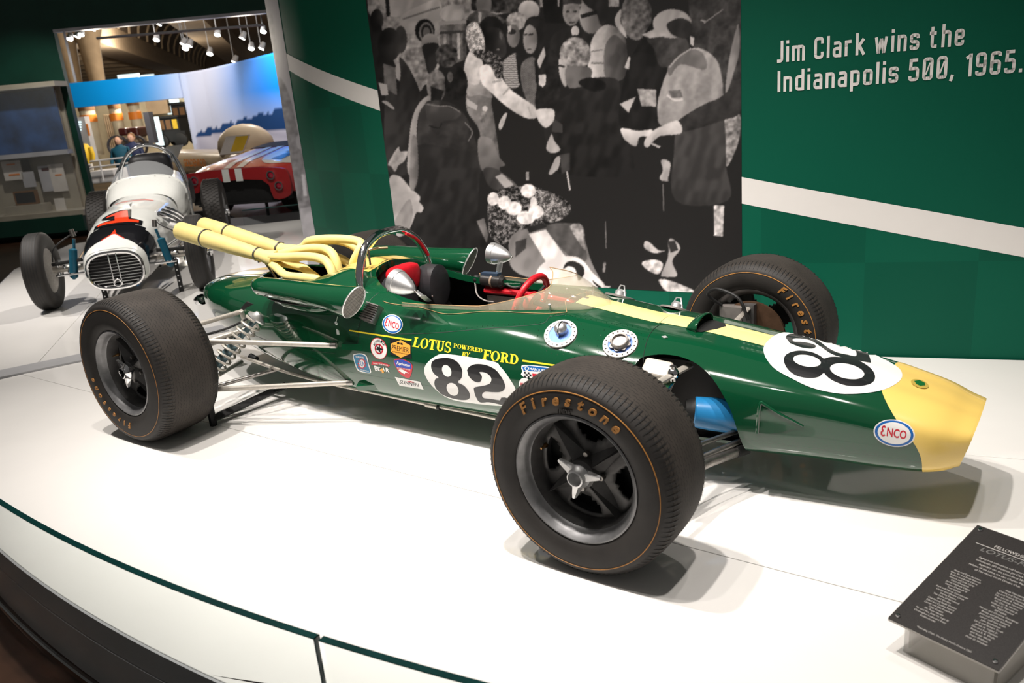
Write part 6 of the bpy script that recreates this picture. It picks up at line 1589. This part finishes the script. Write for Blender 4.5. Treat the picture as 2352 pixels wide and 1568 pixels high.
# lake mural: long curved printed screen with a doorway cut out
LK = [(100, 20.0), (160, 20.0), (250, 20.0), (350, 20.05), (436, 20.0), (437, 20.0), (450, 20.0), (490, 19.6), (530, 18.8), (570, 18.0), (605, 17.3), (635, 16.7), (670, 16.1), (690, 15.8)]
zt_ = hp(300, 178, 20).z; zd = hp(300, 236, 20).z
def lake_col(px, py):
    hz = 217-.085*(px-1128)
    t = max(0, min(1, (px-150)/500)); v = (py-(hz-110))/110
    deep = np.array([.003, .19, .52]); haze = np.array([.52, .56, .74]); bright = np.array([.003, .25, .95])
    g = math.exp(-((px-465)/85)**2); base = deep*(1-t)+bright*t if px > 470 else deep
    if px > 560: base = bright
    c = base*(1-g)+haze*g
    lo = max(0, min(1, (py-(hz-55))/70)); c = c*(1-.6*lo)+haze*.6*lo if px > 420 else c*(1-.2*lo)+haze*.2*lo
    hill = hz+26-max(0, (px-470))*.20-4*math.sin(px*.16)-3*math.sin(px*.37)
    if px > 452 and py > hill and py < hz+38: c = np.array([.02, .06, .19])
    if px > 452 and py >= hz+38: c = np.array([.48, .48, .62])+.05*math.sin(py*1.3)
    return c
def lake_part(name, pts, z0f, z1f, nz, parent, m, step=4):
    xs = []; 
    for (xa, da), (xb, db) in zip(pts[:-1], pts[1:]):
        n = max(1, int((xb-xa)/step))
        for i in range(n): xs.append((xa+(xb-xa)*i/n, da+(db-da)*i/n))
    xs.append(pts[-1]); vs = []; cols = []; fs = []
    for (x, d) in xs:
        b0 = hp(x, 300, d)
        for j in range(nz+1):
            z = z0f+(z1f-z0f)*j/nz; p = Vector((b0.x, b0.y, z)); vs.append(p); q = proj(p); cols.append(lake_col(*q))
    n = nz+1
    for i in range(len(xs)-1):
        for j in range(nz): k = i*n+j; fs.append((k, k+n, k+n+1, k+1))
    me = bpy.data.meshes.new(name); me.from_pydata([tuple(v) for v in vs], [], fs); me.materials.append(m)
    ca = me.color_attributes.new('print', 'FLOAT_COLOR', 'POINT')
    for i, c in enumerate(cols): ca.data[i].color = tuple(c)+(1,)
    me.polygons.foreach_set('use_smooth', [True]*len(fs)); o = link(name, me, parent)
    md = o.modifiers.new('s', 'SOLIDIFY'); md.thickness = .12; md.offset = -1; evald(o)
    return o
lk = empty('printed_screen', tuple(Vector((hp(440, 400, 20).x, hp(440, 400, 20).y, FZ))), 0, 'tall curved screen printed with blue sky over a lake, doorway cut through', 'mural')
li = Matrix.Translation(-Vector(lk.location)); lm = vmat('lake_print', .8, spec=.0)
for a_, z0_, nm in ((LK[:5], zd, 'lintel_print'), (LK[5:], FZ, 'lake_print')):
    o = lake_part(nm, a_, z0_, zt_, 56, None, lm); o.data.transform(li); o.parent = lk
# gallery behind the doorway
gw = hbox('wall_gallery', AD(hp(60, 300, 31))[0], AD(hp(700, 300, 31))[0], 31, 31.3, FZ, 2.95, K['cream']); tag(gw, kind='structure', label='cream gallery wall seen through the doorway in the screen')
def thing(o, label, cat, group=None): return tag(o, label, cat, group)
def column(x0, x1, ytop, ymid, ybot, lab):
    r = empty('banner_column', tuple(hp((x0+x1)/2, ybot, 27)), 0, lab, 'column', 'columns with orange bands in the far gallery'); ri = Matrix.Translation(-Vector(r.location))
    for nm, ya, yb, m, ins in (('shaft', ytop, ybot, 'pearl', 0), ('band', ymid, ymid+17, 'orange', .02), ('capital', ytop-3, ytop+8, 'brown', .015)):
        c0 = hp((x0+x1)/2, ybot, 27); rad = abs(AD(hp(x1, 300, 27))[0]-AD(hp(x0, 300, 27))[0])/2
        za, zb_ = hp((x0+x1)/2, ya, 27).z, hp((x0+x1)/2, yb, 27).z
        o = MB().lathe([(rad+ins, zb_), (rad+ins, za)], T(c0.x, c0.y, 0), 20, cap0=True, cap1=True).obj(nm, K[m]); o.data.transform(ri); o.parent = r
column(206, 240, 244, 262, 356, 'round cream column with orange band beside the grey kiosk')
column(268, 294, 240, 259, 330, 'round cream column with orange band behind the red seats')
column(308, 334, 233, 256, 312, 'round cream column with orange band beside the tall dark post')
kb = pxbox('kiosk', 172, 268, 205, 372, 25, .3, K['ltgrey']); tag(kb, 'pale grey kiosk with row of small lights in the gallery', 'kiosk')
for i in range(4): pxbox('kiosk_light', 175, 279+i*6, 186, 282+i*6, 24.97, .02, K['glow'], kb)
pxbox('red_strip', 200, 284, 204, 312, 24.97, .02, K['orange'], kb)
gp_ = pxbox('slatted_panel', 244, 262, 262, 338, 28, .15, K['cream']); tag(gp_, 'cream slatted panel between two banded columns', 'panel')
for i in range(4): pxbox('slat', 245+i*4.5, 262, 247+i*4.5, 338, 27.95, .05, K['concrete'], gp_)
dp = pxbox('post', 335, 257, 348, 330, 23.2, .3, K['dkgrey']); tag(dp, 'tall dark blue-grey post in the far gallery', 'post')
gl__ = pxbox('light_panel', 352, 268, 368, 335, 24, .1, K['glow']); tag(gl__, 'tall glowing white panel beside the dark post', 'light panel')
hd = pxbox('hanging_panel', 336, 228, 386, 262, 30, .2, K['concrete']); tag(hd, 'tan panelled balcony front hanging in the far gallery', 'panel')
wg = pxbox('bright_window', 382, 228, 412, 262, 30.6, .1, K['glow']); tag(wg, 'bright pale window at the back of the gallery', 'window')
# vintage dark cars in the gallery
def oldcar(x0, y0, x1, y1, d, lab, bm, yellow=False):
    r = empty('vintage_car', tuple(hp((x0+x1)/2, y1, d)), 0, lab, 'car', 'old cars in the far gallery'); ri = Matrix.Translation(-Vector(r.location))
    def add(o): o.data.transform(ri); o.parent = r; return o
    a0, a1 = AD(hp(x0, y1, d))[0], AD(hp(x1, y1, d))[0]; zb, zt = hp((x0+x1)/2, y1, d).z, hp((x0+x1)/2, y0, d).z; H_ = zt-zb; W_ = a1-a0
    add(hbox('lower_body', a0, a1, d, d+1.5, zb+.18*H_, zb+.5*H_, bm)); add(hbox('cabin', a0+.04*W_, a1-.2*W_, d+.1, d+1.4, zb+.5*H_, zt, bm)); add(hbox('roof', a0, a1-.16*W_, d, d+1.5, zt-.06*H_, zt, M['black']))
    for k_ in range(3): add(hbox('window', a0+(.09+.24*k_)*W_, a0+(.26+.24*k_)*W_, d+.08, d+.12, zb+.58*H_, zb+.88*H_, K['yel'] if yellow and k_ == 2 else K['brown']))
    for k_ in (.14, .82):
        w_ = MB().lathe([(0, -.1), (.20*H_, -.1), (.22*H_, -.06), (.22*H_, .06), (.12*H_, .08), (0, .08)], HM @ T(a0+k_*W_, d-.02, zb+.22*H_) @ rot('X', 90), 20).obj('wheel', M['black']); add(w_)
oldcar(368, 265, 432, 338, 24.5, 'black closed vintage car parked in the far gallery', M['black'], True)
oldcar(405, 232, 470, 335, 26.5, 'tall black vintage coach with yellow side windows', M['black'], True)
# red seated carriage
r = empty('vintage_carriage', tuple(hp(300, 345, 26)), 0, 'open vintage carriage with two maroon buttoned seats', 'carriage'); ri = Matrix.Translation(-Vector(r.location))
for nm, q, m in (('seat', (270, 294, 292, 312), 'maroon'), ('seat', (295, 292, 318, 316), 'maroon'), ('body', (268, 314, 318, 330), 'tan'), ('frame', (262, 328, 325, 336), 'dkgrey')):
    o = pxbox(nm, *q, 25.6, .7, K[m]); bevel(o, .06, 2); o.data.transform(ri); o.parent = r
for x_ in (272, 314):
    o = MB().lathe([(.28, -.04), (.33, -.04), (.33, .04), (.28, .04), (.28, -.04)], T(*hp(x_, 336, 25.5)) @ HM.to_3x3().to_4x4() @ rot('X', 90), 22).obj('wheel', K['dkgrey']); o.data.transform(ri); o.parent = r
# yellow rain coat figure on a stand
yc = empty('yellow_coat', tuple(hp(196, 378, 22)), 0, 'yellow coat displayed upright beside the grey kiosk', 'coat'); yi = Matrix.Translation(-Vector(yc.location))
p0, p1 = hp(196, 378, 22), hp(196, 330, 22)
o = MB().tube([p0+Vector((0, 0, 0)), p0.lerp(p1, .45), p0.lerp(p1, .8), p1], [.16, .17, .15, .05], 14, sq=.7).obj('coat_body', K['yel']); o.data.transform(yi); o.parent = yc
for sg in (-1, 1):
    o = MB().tube([p0.lerp(p1, .82)+er*sg*.12, p0.lerp(p1, .45)+er*sg*.2, p0.lerp(p1, .2)+er*sg*.2], [.06, .055, .05], 10).obj('sleeve', K['yel']); o.data.transform(yi); o.parent = yc
o = MB().tube([p0-Vector((0, 0, p0.z-FZ)), p0], .03, 8).obj('stand', K['dkgrey']); o.data.transform(yi); o.parent = yc
sg_ = pxbox('floor_sign', 193, 376, 212, 392, 21.5, .05, K['paper']); tag(sg_, 'small white and red sign on the pale plinth by the doorway', 'sign'); pxbox('sign_print', 196, 380, 208, 388, 21.49, .02, K['maroon'], sg_)
pb = pxbox('low_plinth', 205, 392, 262, 420, 20.6, .8, K['ltgrey']); tag(pb, 'low pale plinth with rail in front of the gallery doorway', 'plinth')
# railing in the doorway
rl = empty('railing', tuple(hp(235, 415, 20.3)), 0, 'thin grey metal railing before the gallery', 'railing'); ri = Matrix.Translation(-Vector(rl.location))
for nm, pts in (('post', [(228, 368), (238, 415)]), ('rail', [(206, 371), (300, 360)]), ('rail', [(206, 385), (300, 374)])):
    o = MB().tube([hp(x, y, 20.2) for x, y in pts], .02, 8).obj(nm, K['ltgrey']); o.data.transform(ri); o.parent = rl
# visitors
def visitor(px, py_head, d, jacket, hairm, lean, lab, arm):
    hd_ = hp(px, py_head, d); base = Vector((hd_.x, hd_.y, 0)); zt = hd_.z+.12; Hh = zt-FZ
    r = empty('person', (base.x, base.y, FZ), 0, lab, 'person', 'visitors in the far gallery')
    def q(a, b, z): return er*a+ef*b+Vector((0, 0, z))
    me = bpy.data.meshes.new('body'); J = [q(0, 0, .52*Hh), q(0, 0, .68*Hh), q(lean*.5, 0, .80*Hh), q(lean, 0, .86*Hh), q(lean, 0, .93*Hh), q(-.10, 0, .50*Hh), q(-.11, -.03, .27*Hh), q(-.11, 0, .03*Hh), q(-.10, -.12, .02*Hh), q(.10, 0, .50*Hh), q(.11, .03, .27*Hh), q(.12, 0, .03*Hh), q(.12, -.12, .02*Hh),
         q(lean-.19, 0, .80*Hh), q(lean-.26, -.05, .64*Hh), q(lean-.20, -.25, .55*Hh), q(lean+.19, 0, .80*Hh), q(lean+.26, -.05, .65*Hh), q(lean+.26+arm, -.20, .60*Hh)]
    Ed = [(0, 1), (1, 2), (2, 3), (3, 4), (0, 5), (5, 6), (6, 7), (7, 8), (0, 9), (9, 10), (10, 11), (11, 12), (2, 13), (13, 14), (14, 15), (2, 16), (16, 17), (17, 18)]
    R_ = [.17, .18, .17, .07, .06, .10, .075, .05, .04, .10, .075, .05, .04, .08, .06, .04, .08, .06, .04]
    me.from_pydata([tuple(v) for v in J], Ed, []); o = link('body', me, r); sk_ = o.modifiers.new('k', 'SKIN'); lay = me.skin_vertices[0].data if me.skin_vertices else None
    if lay is None:
        me.attributes.new('skin', 'FLOAT', 'POINT')
    else:
        for i_, rr_ in enumerate(R_): lay[i_].radius = (rr_, rr_)
        lay[0].use_root = True
    sb = o.modifiers.new('u', 'SUBSURF'); sb.levels = 1; evald(o); o.data.materials.clear(); o.data.materials.append(jacket); o.data.materials.append(K['navy'])
    for p in o.data.polygons:
        p.use_smooth = True
        if p.center.z < .48*Hh: p.material_index = 1
    hdm = MB().sphere(q(lean, -.02, .945*Hh), .105, 14, 10, (.85, .95, 1.15)).obj('head', K['skin'], r)
    MB().sphere(q(lean, -.13, .94*Hh), .016, 8, 6).obj('nose', K['skin'], hdm)
    for sg in (-1, 1): MB().sphere(q(lean+sg*.035, -.105, .955*Hh), .011, 8, 6).obj('eye', K['navy'], hdm); MB().sphere(q(lean+sg*.095, 0, .945*Hh), .02, 8, 6).obj('ear', K['skin'], hdm)
    MB().sphere(q(lean, .03, .96*Hh), .118, 14, 10, (.92, .95, 1.1)).obj('hair', hairm, r)
    return r
visitor(270, 327, 23.0, K['bluej'], K['hair'], .03, 'dark-haired visitor in teal-blue jacket facing the gallery', -.05)
visitor(304, 320, 23.6, K['navy'], K['brown'], -.03, 'light-haired visitor in dark top beside the blue jacket', -.1)

# long tan record car with signs
gc = empty('record_car', tuple(hp(480, 405, 18.5)), 0, 'long low tan streamlined record car with red lettering', 'car'); gi = Matrix.Translation(-Vector(gc.location))
rs = []
A0, d0_ = AD(hp(395, 385, 18.6)); A1, d1_ = AD(hp(590, 385, 15.8)); zf = hp(480, 402, 18.4).z
for t in np.linspace(0, 1, 14):
    a = A0+(A1-A0)*t; d = d0_+(d1_-d0_)*t; hh = .62-.10*t; ww = .55
    rs.append([HM @ Vector((a, d+ww*sup(math.cos(2*math.pi*j/20), .6), zf+.30+hh*.5*sup(math.sin(2*math.pi*j/20), .6))) for j in range(20)])
o = MB().rings(rs, True, True, True).obj('body', K['tan']); o.data.transform(gi); o.parent = gc
vs_, fs_ = text2d('GOLDENROD', 1., .02)
x0_, x1_ = min(v[0] for v in vs_), max(v[0] for v in vs_)
vv = []
for x, y in vs_:
    u = (x-x0_)/(x1_-x0_); p = HM @ Vector((A0+(A1-A0)*(.30+.26*u), d0_+(d1_-d0_)*(.30+.26*u)-.565, zf+.30+y*.20)); vv.append(p-Vector(gc.location))
MB().add(vv, fs_).obj('lettering', K['orange'], gc, False)
for k_ in range(4):
    t = .32+.09*k_; o = MB().lathe([(0, 0), (.055, 0), (.055, .01)], HM @ T(A0+(A1-A0)*t, d0_+(d1_-d0_)*t-.56, zf+.12) @ rot('X', 90), 16).obj('exhaust_port', M['black']); o.data.transform(gi); o.parent = gc
o = MB().sphere((0, 0, 0), 1, 20, 10); o.v = [tuple(HM @ Vector((A0+(A1-A0)*.93+v[0]*.55, d0_+(d1_-d0_)*.93+v[1]*.12, zf+.62+v[2]*.42))) for v in o.v]; o = o.obj('tail_fin', K['tan']); o.data.transform(gi); o.parent = gc
for q, lab, m in (((488, 386, 386, 366), '', 'paper'),): pass
s1 = MB().prism([(0, 0), (.36, 0), (.52, .34), (.2, .34)], 0, .02, T(*hp(362, 376, 16.5)) @ HM.to_3x3().to_4x4() @ rot('X', 65)).obj('sign_board', K['paper'], None, False); tag(s1, 'plain white slanted text panel in front of the tan car', 'sign')
s2 = empty('sign_board', tuple(hp(505, 357, 15.0)), 0, 'white and yellow slanted sign panel above the red car', 'sign')
SM_ = HM.to_3x3().to_4x4() @ rot('X', 60)
MB().prism([(0, 0), (.42, 0), (.55, .35), (.12, .35)], 0, .02, SM_).obj('panel', K['paper'], s2, False)
MB().prism([(.20, .04), (.42, .04), (.53, .33), (.30, .33)], .021, .023, SM_).obj('yellow_print', K['yel'], s2, False); MB().tube([Vector((.2, .1, -.05)), Vector((.2, .2, -.55))], .025, 8).obj('leg', K['dkgrey'], s2)

# red coupe seen from behind
D_ = 11.9; rz_ = 0.0
RC0 = onz(500, 505, .0)
ro = onz(556, 500, 0.)
rc = empty('red_race_car', tuple(ro), math.radians(24), 'low red race car with white stripes and round tail lamps, seen from behind', 'car')
def rr_(w0, w1, zb, z1, y, n=9):
    out = []
    for i in range(n): t = i/(n-1); out.append(Vector((-w0+2*w0*t, y, zb+(z1-zb)*(1-abs(2*t-1)**3.2))))
    return out
# tail panel with black opening
tp_o = spl([(-.86, .66), (-.80, .70), (-.4, .725), (0, .73), (.4, .725), (.78, .69), (.88, .62), (.90, .40), (.84, .28), (.60, .26), (.46, .54), (-.46, .54), (-.60, .42), (-.74, .44), (-.84, .56)], 3, True)
MX = Matrix(((1, 0, 0, 0), (0, 0, -1, 0), (0, 1, 0, 0), (0, 0, 0, 1)))
MB().prism(tp_o, 0, .05, MX).obj('tail_panel', mat('red_satin_panel', (.33, .012, .014), .35, coat=.3, noise=.05), rc, False)
MB().box((0, .25, .40), (1.55, .4, .36)).obj('engine_bay', M['black'], rc, False)
rs = []
for y, w_, zb, zt in ((.0, .87, .60, .735), (.25, .88, .56, .80), (.8, .89, .5, .86), (1.4, .88, .45, .93), (2.0, .86, .40, .99), (2.6, .84, .4, .98), (3.3, .86, .35, .72), (4.1, .8, .3, .55)):
    rs.append([Vector((w_*sup(math.cos(a), .45), y, zb-.25+(zt-zb+.25)*sup(math.sin(a), .6))) for a in [math.pi*i/20 for i in range(21)]])
body_r = MB().rings(rs, False).obj('body', K['redcar'], rc)
RB_ = BVHTree.FromPolygons([tuple(v.co) for v in body_r.data.vertices], [tuple(p.vertices) for p in body_r.data.polygons])
def rdec(name, pts, m, off=.006, par=None): return decal(name, pts, m, off, par or rc, .08, lambda a, b__, o_: (lambda h: None if h[0] is None else h[0]+Vector((0, 0, o_)))(RB_.ray_cast(Vector((a, b__, 3)), Vector((0, 0, -1)))))
for x_ in (-.16, .05): rdec('white_stripe', [(x_, .01), (x_+.11, .01), (x_+.11, 1.45), (x_, 1.45)], WH); MB().prism([(x_, .545), (x_+.11, .545), (x_+.11, .73), (x_, .73)], .051, .054, MX).obj('white_stripe', WH, rc, False)
rd_ = rdec('number_roundel', ell(.52, .75, .28, .62), WH); rdec('digit', [(.45, .35), (.60, .35), (.60, 1.1), (.52, 1.1), (.42, .9), (.50, .9)], M['k'], .012, rd_)
rdec('rear_window', spl([(-.45, 1.5), (.45, 1.5), (.55, 2.1), (-.55, 2.1)], 3, True), M['black'], .008)
for x_, z_ in ((.62, .60), (.72, .44), (-.62, .60)):
    l_ = MB().lathe([(.05, 0), (.066, 0), (.066, .03), (.05, .03)], T(x_, -.05, z_) @ rot('X', 90), 20).obj('lamp_ring', M['chrome'], rc); MB().lathe([(0, .02), (.035, .018), (.05, .008)], T(x_, -.05, z_) @ rot('X', 90), 18).obj('lamp_lens', mat('red_lens', (.35, .0, .02), .15, coat=1, noise=.05), l_)
for x_ in (-.7, .7):
    MB().lathe(spl([(.18, .13), (.26, .15), (.31, .12), (.33, .06), (.33, -.06), (.31, -.12), (.26, -.15), (.18, -.13)], 2), T(x_*.95, .55, .33) @ rot('Y', 90), 36).obj('tyre', M['rubber'], rc)
    MB().tube([(x_*.55, .1, 0), (x_*.55, .1, .25)], .025, 8).obj('support_stand', M['black'], rc)
MB().box((0, .3, .215), (1.3, .7, .02)).obj('undertray', M['black'], rc, False)
rp_ = empty('display_platform', tuple(ro), 0, 'pale platform under the red race car', 'platform')
a_, d_ = AD(ro)
o = MB().prism([(-2.2, -.15), (-1.0, -.75), (4.2, 3.6), (3.0, 5.2), (-1.5, 2.0)], -.31, -.002).obj('panel', mat('grey_gloss_platform', (.36, .35, .37), .08, noise=.05, nscale=2), rp_, False)
gb2 = empty('glass_barrier', tuple(onz(560, 519, 0)+Vector((-.05, .052, 0))), 0, 'low clear glass barrier with teal edge behind the white car', 'glass barrier')
ga, gb_ = Vector((0, 0, 0)), onz(760, 497, 0)-onz(560, 519, 0)
for nm, z0_, z1_, m in (('pane', -.28, .20, M['glass']), ('top_edge', .201, .215, M['glass_edge'])):
    n_ = gb_.cross(Vector((0, 0, 1))).normalized()*.006
    MB().add([ga-n_+Vector((0, 0, z0_)), gb_-n_+Vector((0, 0, z0_)), gb_+n_+Vector((0, 0, z0_)), ga+n_+Vector((0, 0, z0_)), ga-n_+Vector((0, 0, z1_)), gb_-n_+Vector((0, 0, z1_)), gb_+n_+Vector((0, 0, z1_)), ga+n_+Vector((0, 0, z1_))], [(0, 1, 2, 3), (4, 5, 6, 7), (0, 1, 5, 4), (1, 2, 6, 5), (2, 3, 7, 6), (3, 0, 4, 7)]).obj(nm, m, gb2, False)

# ceiling: ribbed vault between concrete beams, sloping bays to the left
vdir = (ef*.976-er*.218).normalized(); vr = Vector((vdir.y, -vdir.x, 0)); VO = Vector((CV.x, CV.y, 0))
def vp(u, t, z): return VO+vr*u+vdir*t+Vector((0, 0, z))
ce = empty('ceiling', tuple(vp(-7, 40, 6)), 0); tag(ce, kind='structure', label='tan concrete ceiling with ribbed barrel vault over the hall'); ci = Matrix.Translation(-Vector(ce.location))
def cadd(o): o.data.transform(ci); o.parent = ce; return o
zb_ = 1.44+4.6; t0, t1 = 17., 95.
def vbeam(u0, u1, z0, z1, m, nm='beam'):
    vs = [vp(u, t, z) for t in (t0, t1) for u, z in ((u0, z0), (u1, z0), (u1, z1), (u0, z1))]
    return cadd(MB().add(vs, [(0, 1, 2, 3), (7, 6, 5, 4), (0, 4, 5, 1), (1, 5, 6, 2), (2, 6, 7, 3), (3, 7, 4, 0)]).obj(nm, m, None, False))
vbeam(-10.6, -9.0, zb_-.5, zb_+.7, K['concrete']); vbeam(-4.9, -3.4, zb_-.5, zb_+.7, K['concrete'])
N_ = 12
rs = [[vp(-6.95+2.05*math.cos(math.pi*i/N_), t, zb_+.6+2.05*math.sin(math.pi*i/N_)) for i in range(N_+1)] for t in (t0, t1)]
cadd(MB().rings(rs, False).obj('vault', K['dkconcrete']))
for k_ in range(26):
    t = t0+4+k_*3.0
    cadd(MB().tube([vp(-6.95+2.0*math.cos(math.pi*i/N_), t, zb_+.6+2.0*math.sin(math.pi*i/N_)) for i in range(N_+1)], .075, 6).obj('rib', K['concrete']))
vbeam(-3.4, 3.5, zb_+.6, zb_+.8, K['concrete'], 'slab'); vbeam(-26, -10.6, zb_+.3, zb_+.5, K['concrete'], 'slab')
for k_ in range(16):
    t = 26+k_*4.2; vs = [vp(u, t+dt, z) for u in (-20, -10.6) for dt, z in ((0, zb_+.3), (.5, zb_+.3), (.5, zb_-.25), (0, zb_-.25))]
    cadd(MB().add(vs, [(0, 1, 2, 3), (7, 6, 5, 4), (0, 4, 5, 1), (1, 5, 6, 2), (2, 6, 7, 3), (3, 7, 4, 0)]).obj('joist', K['concrete'], None, False))
cadd(MB().add([vp(-20, t0, FZ), vp(-20, t1, FZ), vp(-20, t1, zb_+.4), vp(-20, t0, zb_+.4)], [(0, 1, 2, 3)]).obj('far_side_wall', K['concrete'], None, False))
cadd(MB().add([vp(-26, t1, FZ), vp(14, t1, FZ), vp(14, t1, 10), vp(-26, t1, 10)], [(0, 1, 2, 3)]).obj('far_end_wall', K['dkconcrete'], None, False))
for x_, w_ in ((222, 14), (168, 16)):
    d = 34; r_ = empty('concrete_column', tuple(Vector((hp(x_, 180, d).x, hp(x_, 180, d).y, FZ))), 0, 'tan concrete column flaring into the ceiling' if x_ > 200 else 'tan concrete column close to the green wall', 'column'); c0 = Vector(r_.location)
    MB().tube([Vector((0, 0, 0)), Vector((0, 0, 3.6)), Vector((0, 0, 5.0)), Vector((0, 0, 6.1))], [.3, .3, .40, .8], 10).obj('shaft', K['concrete'], r_)
wn = pxbox('window_1', 323, 171, 352, 184, 44, .2, K['glow']); 
wn2 = pxbox('window_1', 270, 170, 318, 186, 44, .2, K['glow']); tag(wn, kind='structure', label='bright strip window at the far end of the hall'); tag(wn2, kind='structure', label='long bright strip window low under the ceiling bays')
# hanging light track and spot lamps
tk = empty('lighting_track', tuple(hp(400, 72, 14.8)), 0, 'thin pale lighting track hanging in the doorway', 'lighting track'); ti = Matrix.Translation(-Vector(tk.location))
for nm, pts in (('track', [(222, 88), (606, 57)]), ('hanger', [(146, 70), (174, 188)])):
    o = MB().tube([hp(x, y, 14.8) for x, y in pts], .022, 8).obj(nm, K['ltgrey']); o.data.transform(ti); o.parent = tk
lampe = mat('lamp_glow', (1, 1, 1), .4, emit=(1., .97, .88), estr=30.)
can = mat('lamp_can', (.30, .30, .32), .4, noise=.1)
LPX = [(127, 72, 15.2, 'b'), (160, 90, 17, 'a'), (176, 85, 17, 'a'), (186, 80, 17, 'a'), (211, 68, 17, 'a'), (359, 92, 19, 'a'), (420, 102, 21, 'c'), (426, 112, 21, 'c'), (434, 105, 21, 'c'), (482, 124, 24, 'a'), (364, 56, 15.6, 'd'), (499, 80, 19, 'a'), (556, 88, 20, 'c'), (605, 73, 16, 'a'), (600, 112, 20, 'a'), (577, 112, 20, 'c'), (538, 143, 26, 'c')]
LLAB = {'a': 'single lit spot lamp hanging below the vaulted ceiling', 'b': 'small lit spot lamp at the upper corner of the doorway', 'c': 'dark-bodied spot lamp hanging near the ribbed vault', 'd': 'pale spot lamp just under the green header'}
for i, (x, y, d, kd) in enumerate(LPX):
    c = hp(x, y, d)
    r_ = empty('spot_lamp', tuple(c), 0, LLAB[kd], 'spot lamp', 'lit spot lamps under the hall ceiling')
    dn = Vector((.25 if i % 2 else -.2, -.45, -.8)).normalized(); s_ = d/24.
    MB().lathe([(0, -.20*s_), (.06*s_, -.19*s_), (.085*s_, -.05*s_), (.09*s_, 0), (.08*s_, .002)], align_z(dn, (0, 0, 0)), 16).obj('lamp_can', can, r_)
    MB().lathe([(0, .0), (.075*s_, .001)], align_z(dn, (0, 0, 0)), 16).obj('lamp_face', lampe, r_)
    MB().tube([Vector((0, 0, .05)), Vector((0, 0, max(.1, 5.6-c.z)))], .01, 6).obj('lamp_stem', can, r_)
for (x, y, d, e_) in ((211, 68, 18, 200), (420, 100, 21, 260), (560, 88, 18, 140), (300, 140, 27, 380), (480, 120, 33, 700), (300, 100, 22, 160), (330, 110, 45, 1300)):
    ld = bpy.data.lights.new('hall_lamp', 'POINT'); ld.energy = e_; ld.shadow_soft_size = .12; ld.color = (1, .90, .76)
    lo = bpy.data.objects.new('hall_lamp', ld); COL.objects.link(lo); lo.location = hp(x, y, d)-Vector((0, 0, .5))
for tgt, src_, e_ in ((hp(610, 210, 16.6), hp(520, 60, 15.4)-Vector((0, 0, .6)), 300), (hp(250, 230, 20), hp(240, 80, 17), 150), (hp(70, 380, 15), hp(80, 120, 13), 130), (hp(540, 430, 12), hp(560, 60, 10), 190), (hp(460, 300, 20), hp(440, 70, 17), 220)):
    ld = bpy.data.lights.new('hall_spot', 'SPOT'); ld.energy = e_; ld.spot_size = math.radians(75); ld.spot_blend = .7; ld.shadow_soft_size = .08; ld.color = (1, .95, .88)
    lo = bpy.data.objects.new('hall_spot', ld); COL.objects.link(lo); lo.location = src_+Vector((0, 0, 1.0)); lo.rotation_euler = (Vector(tgt)-Vector(lo.location)).to_track_quat('-Z', 'Y').to_euler()
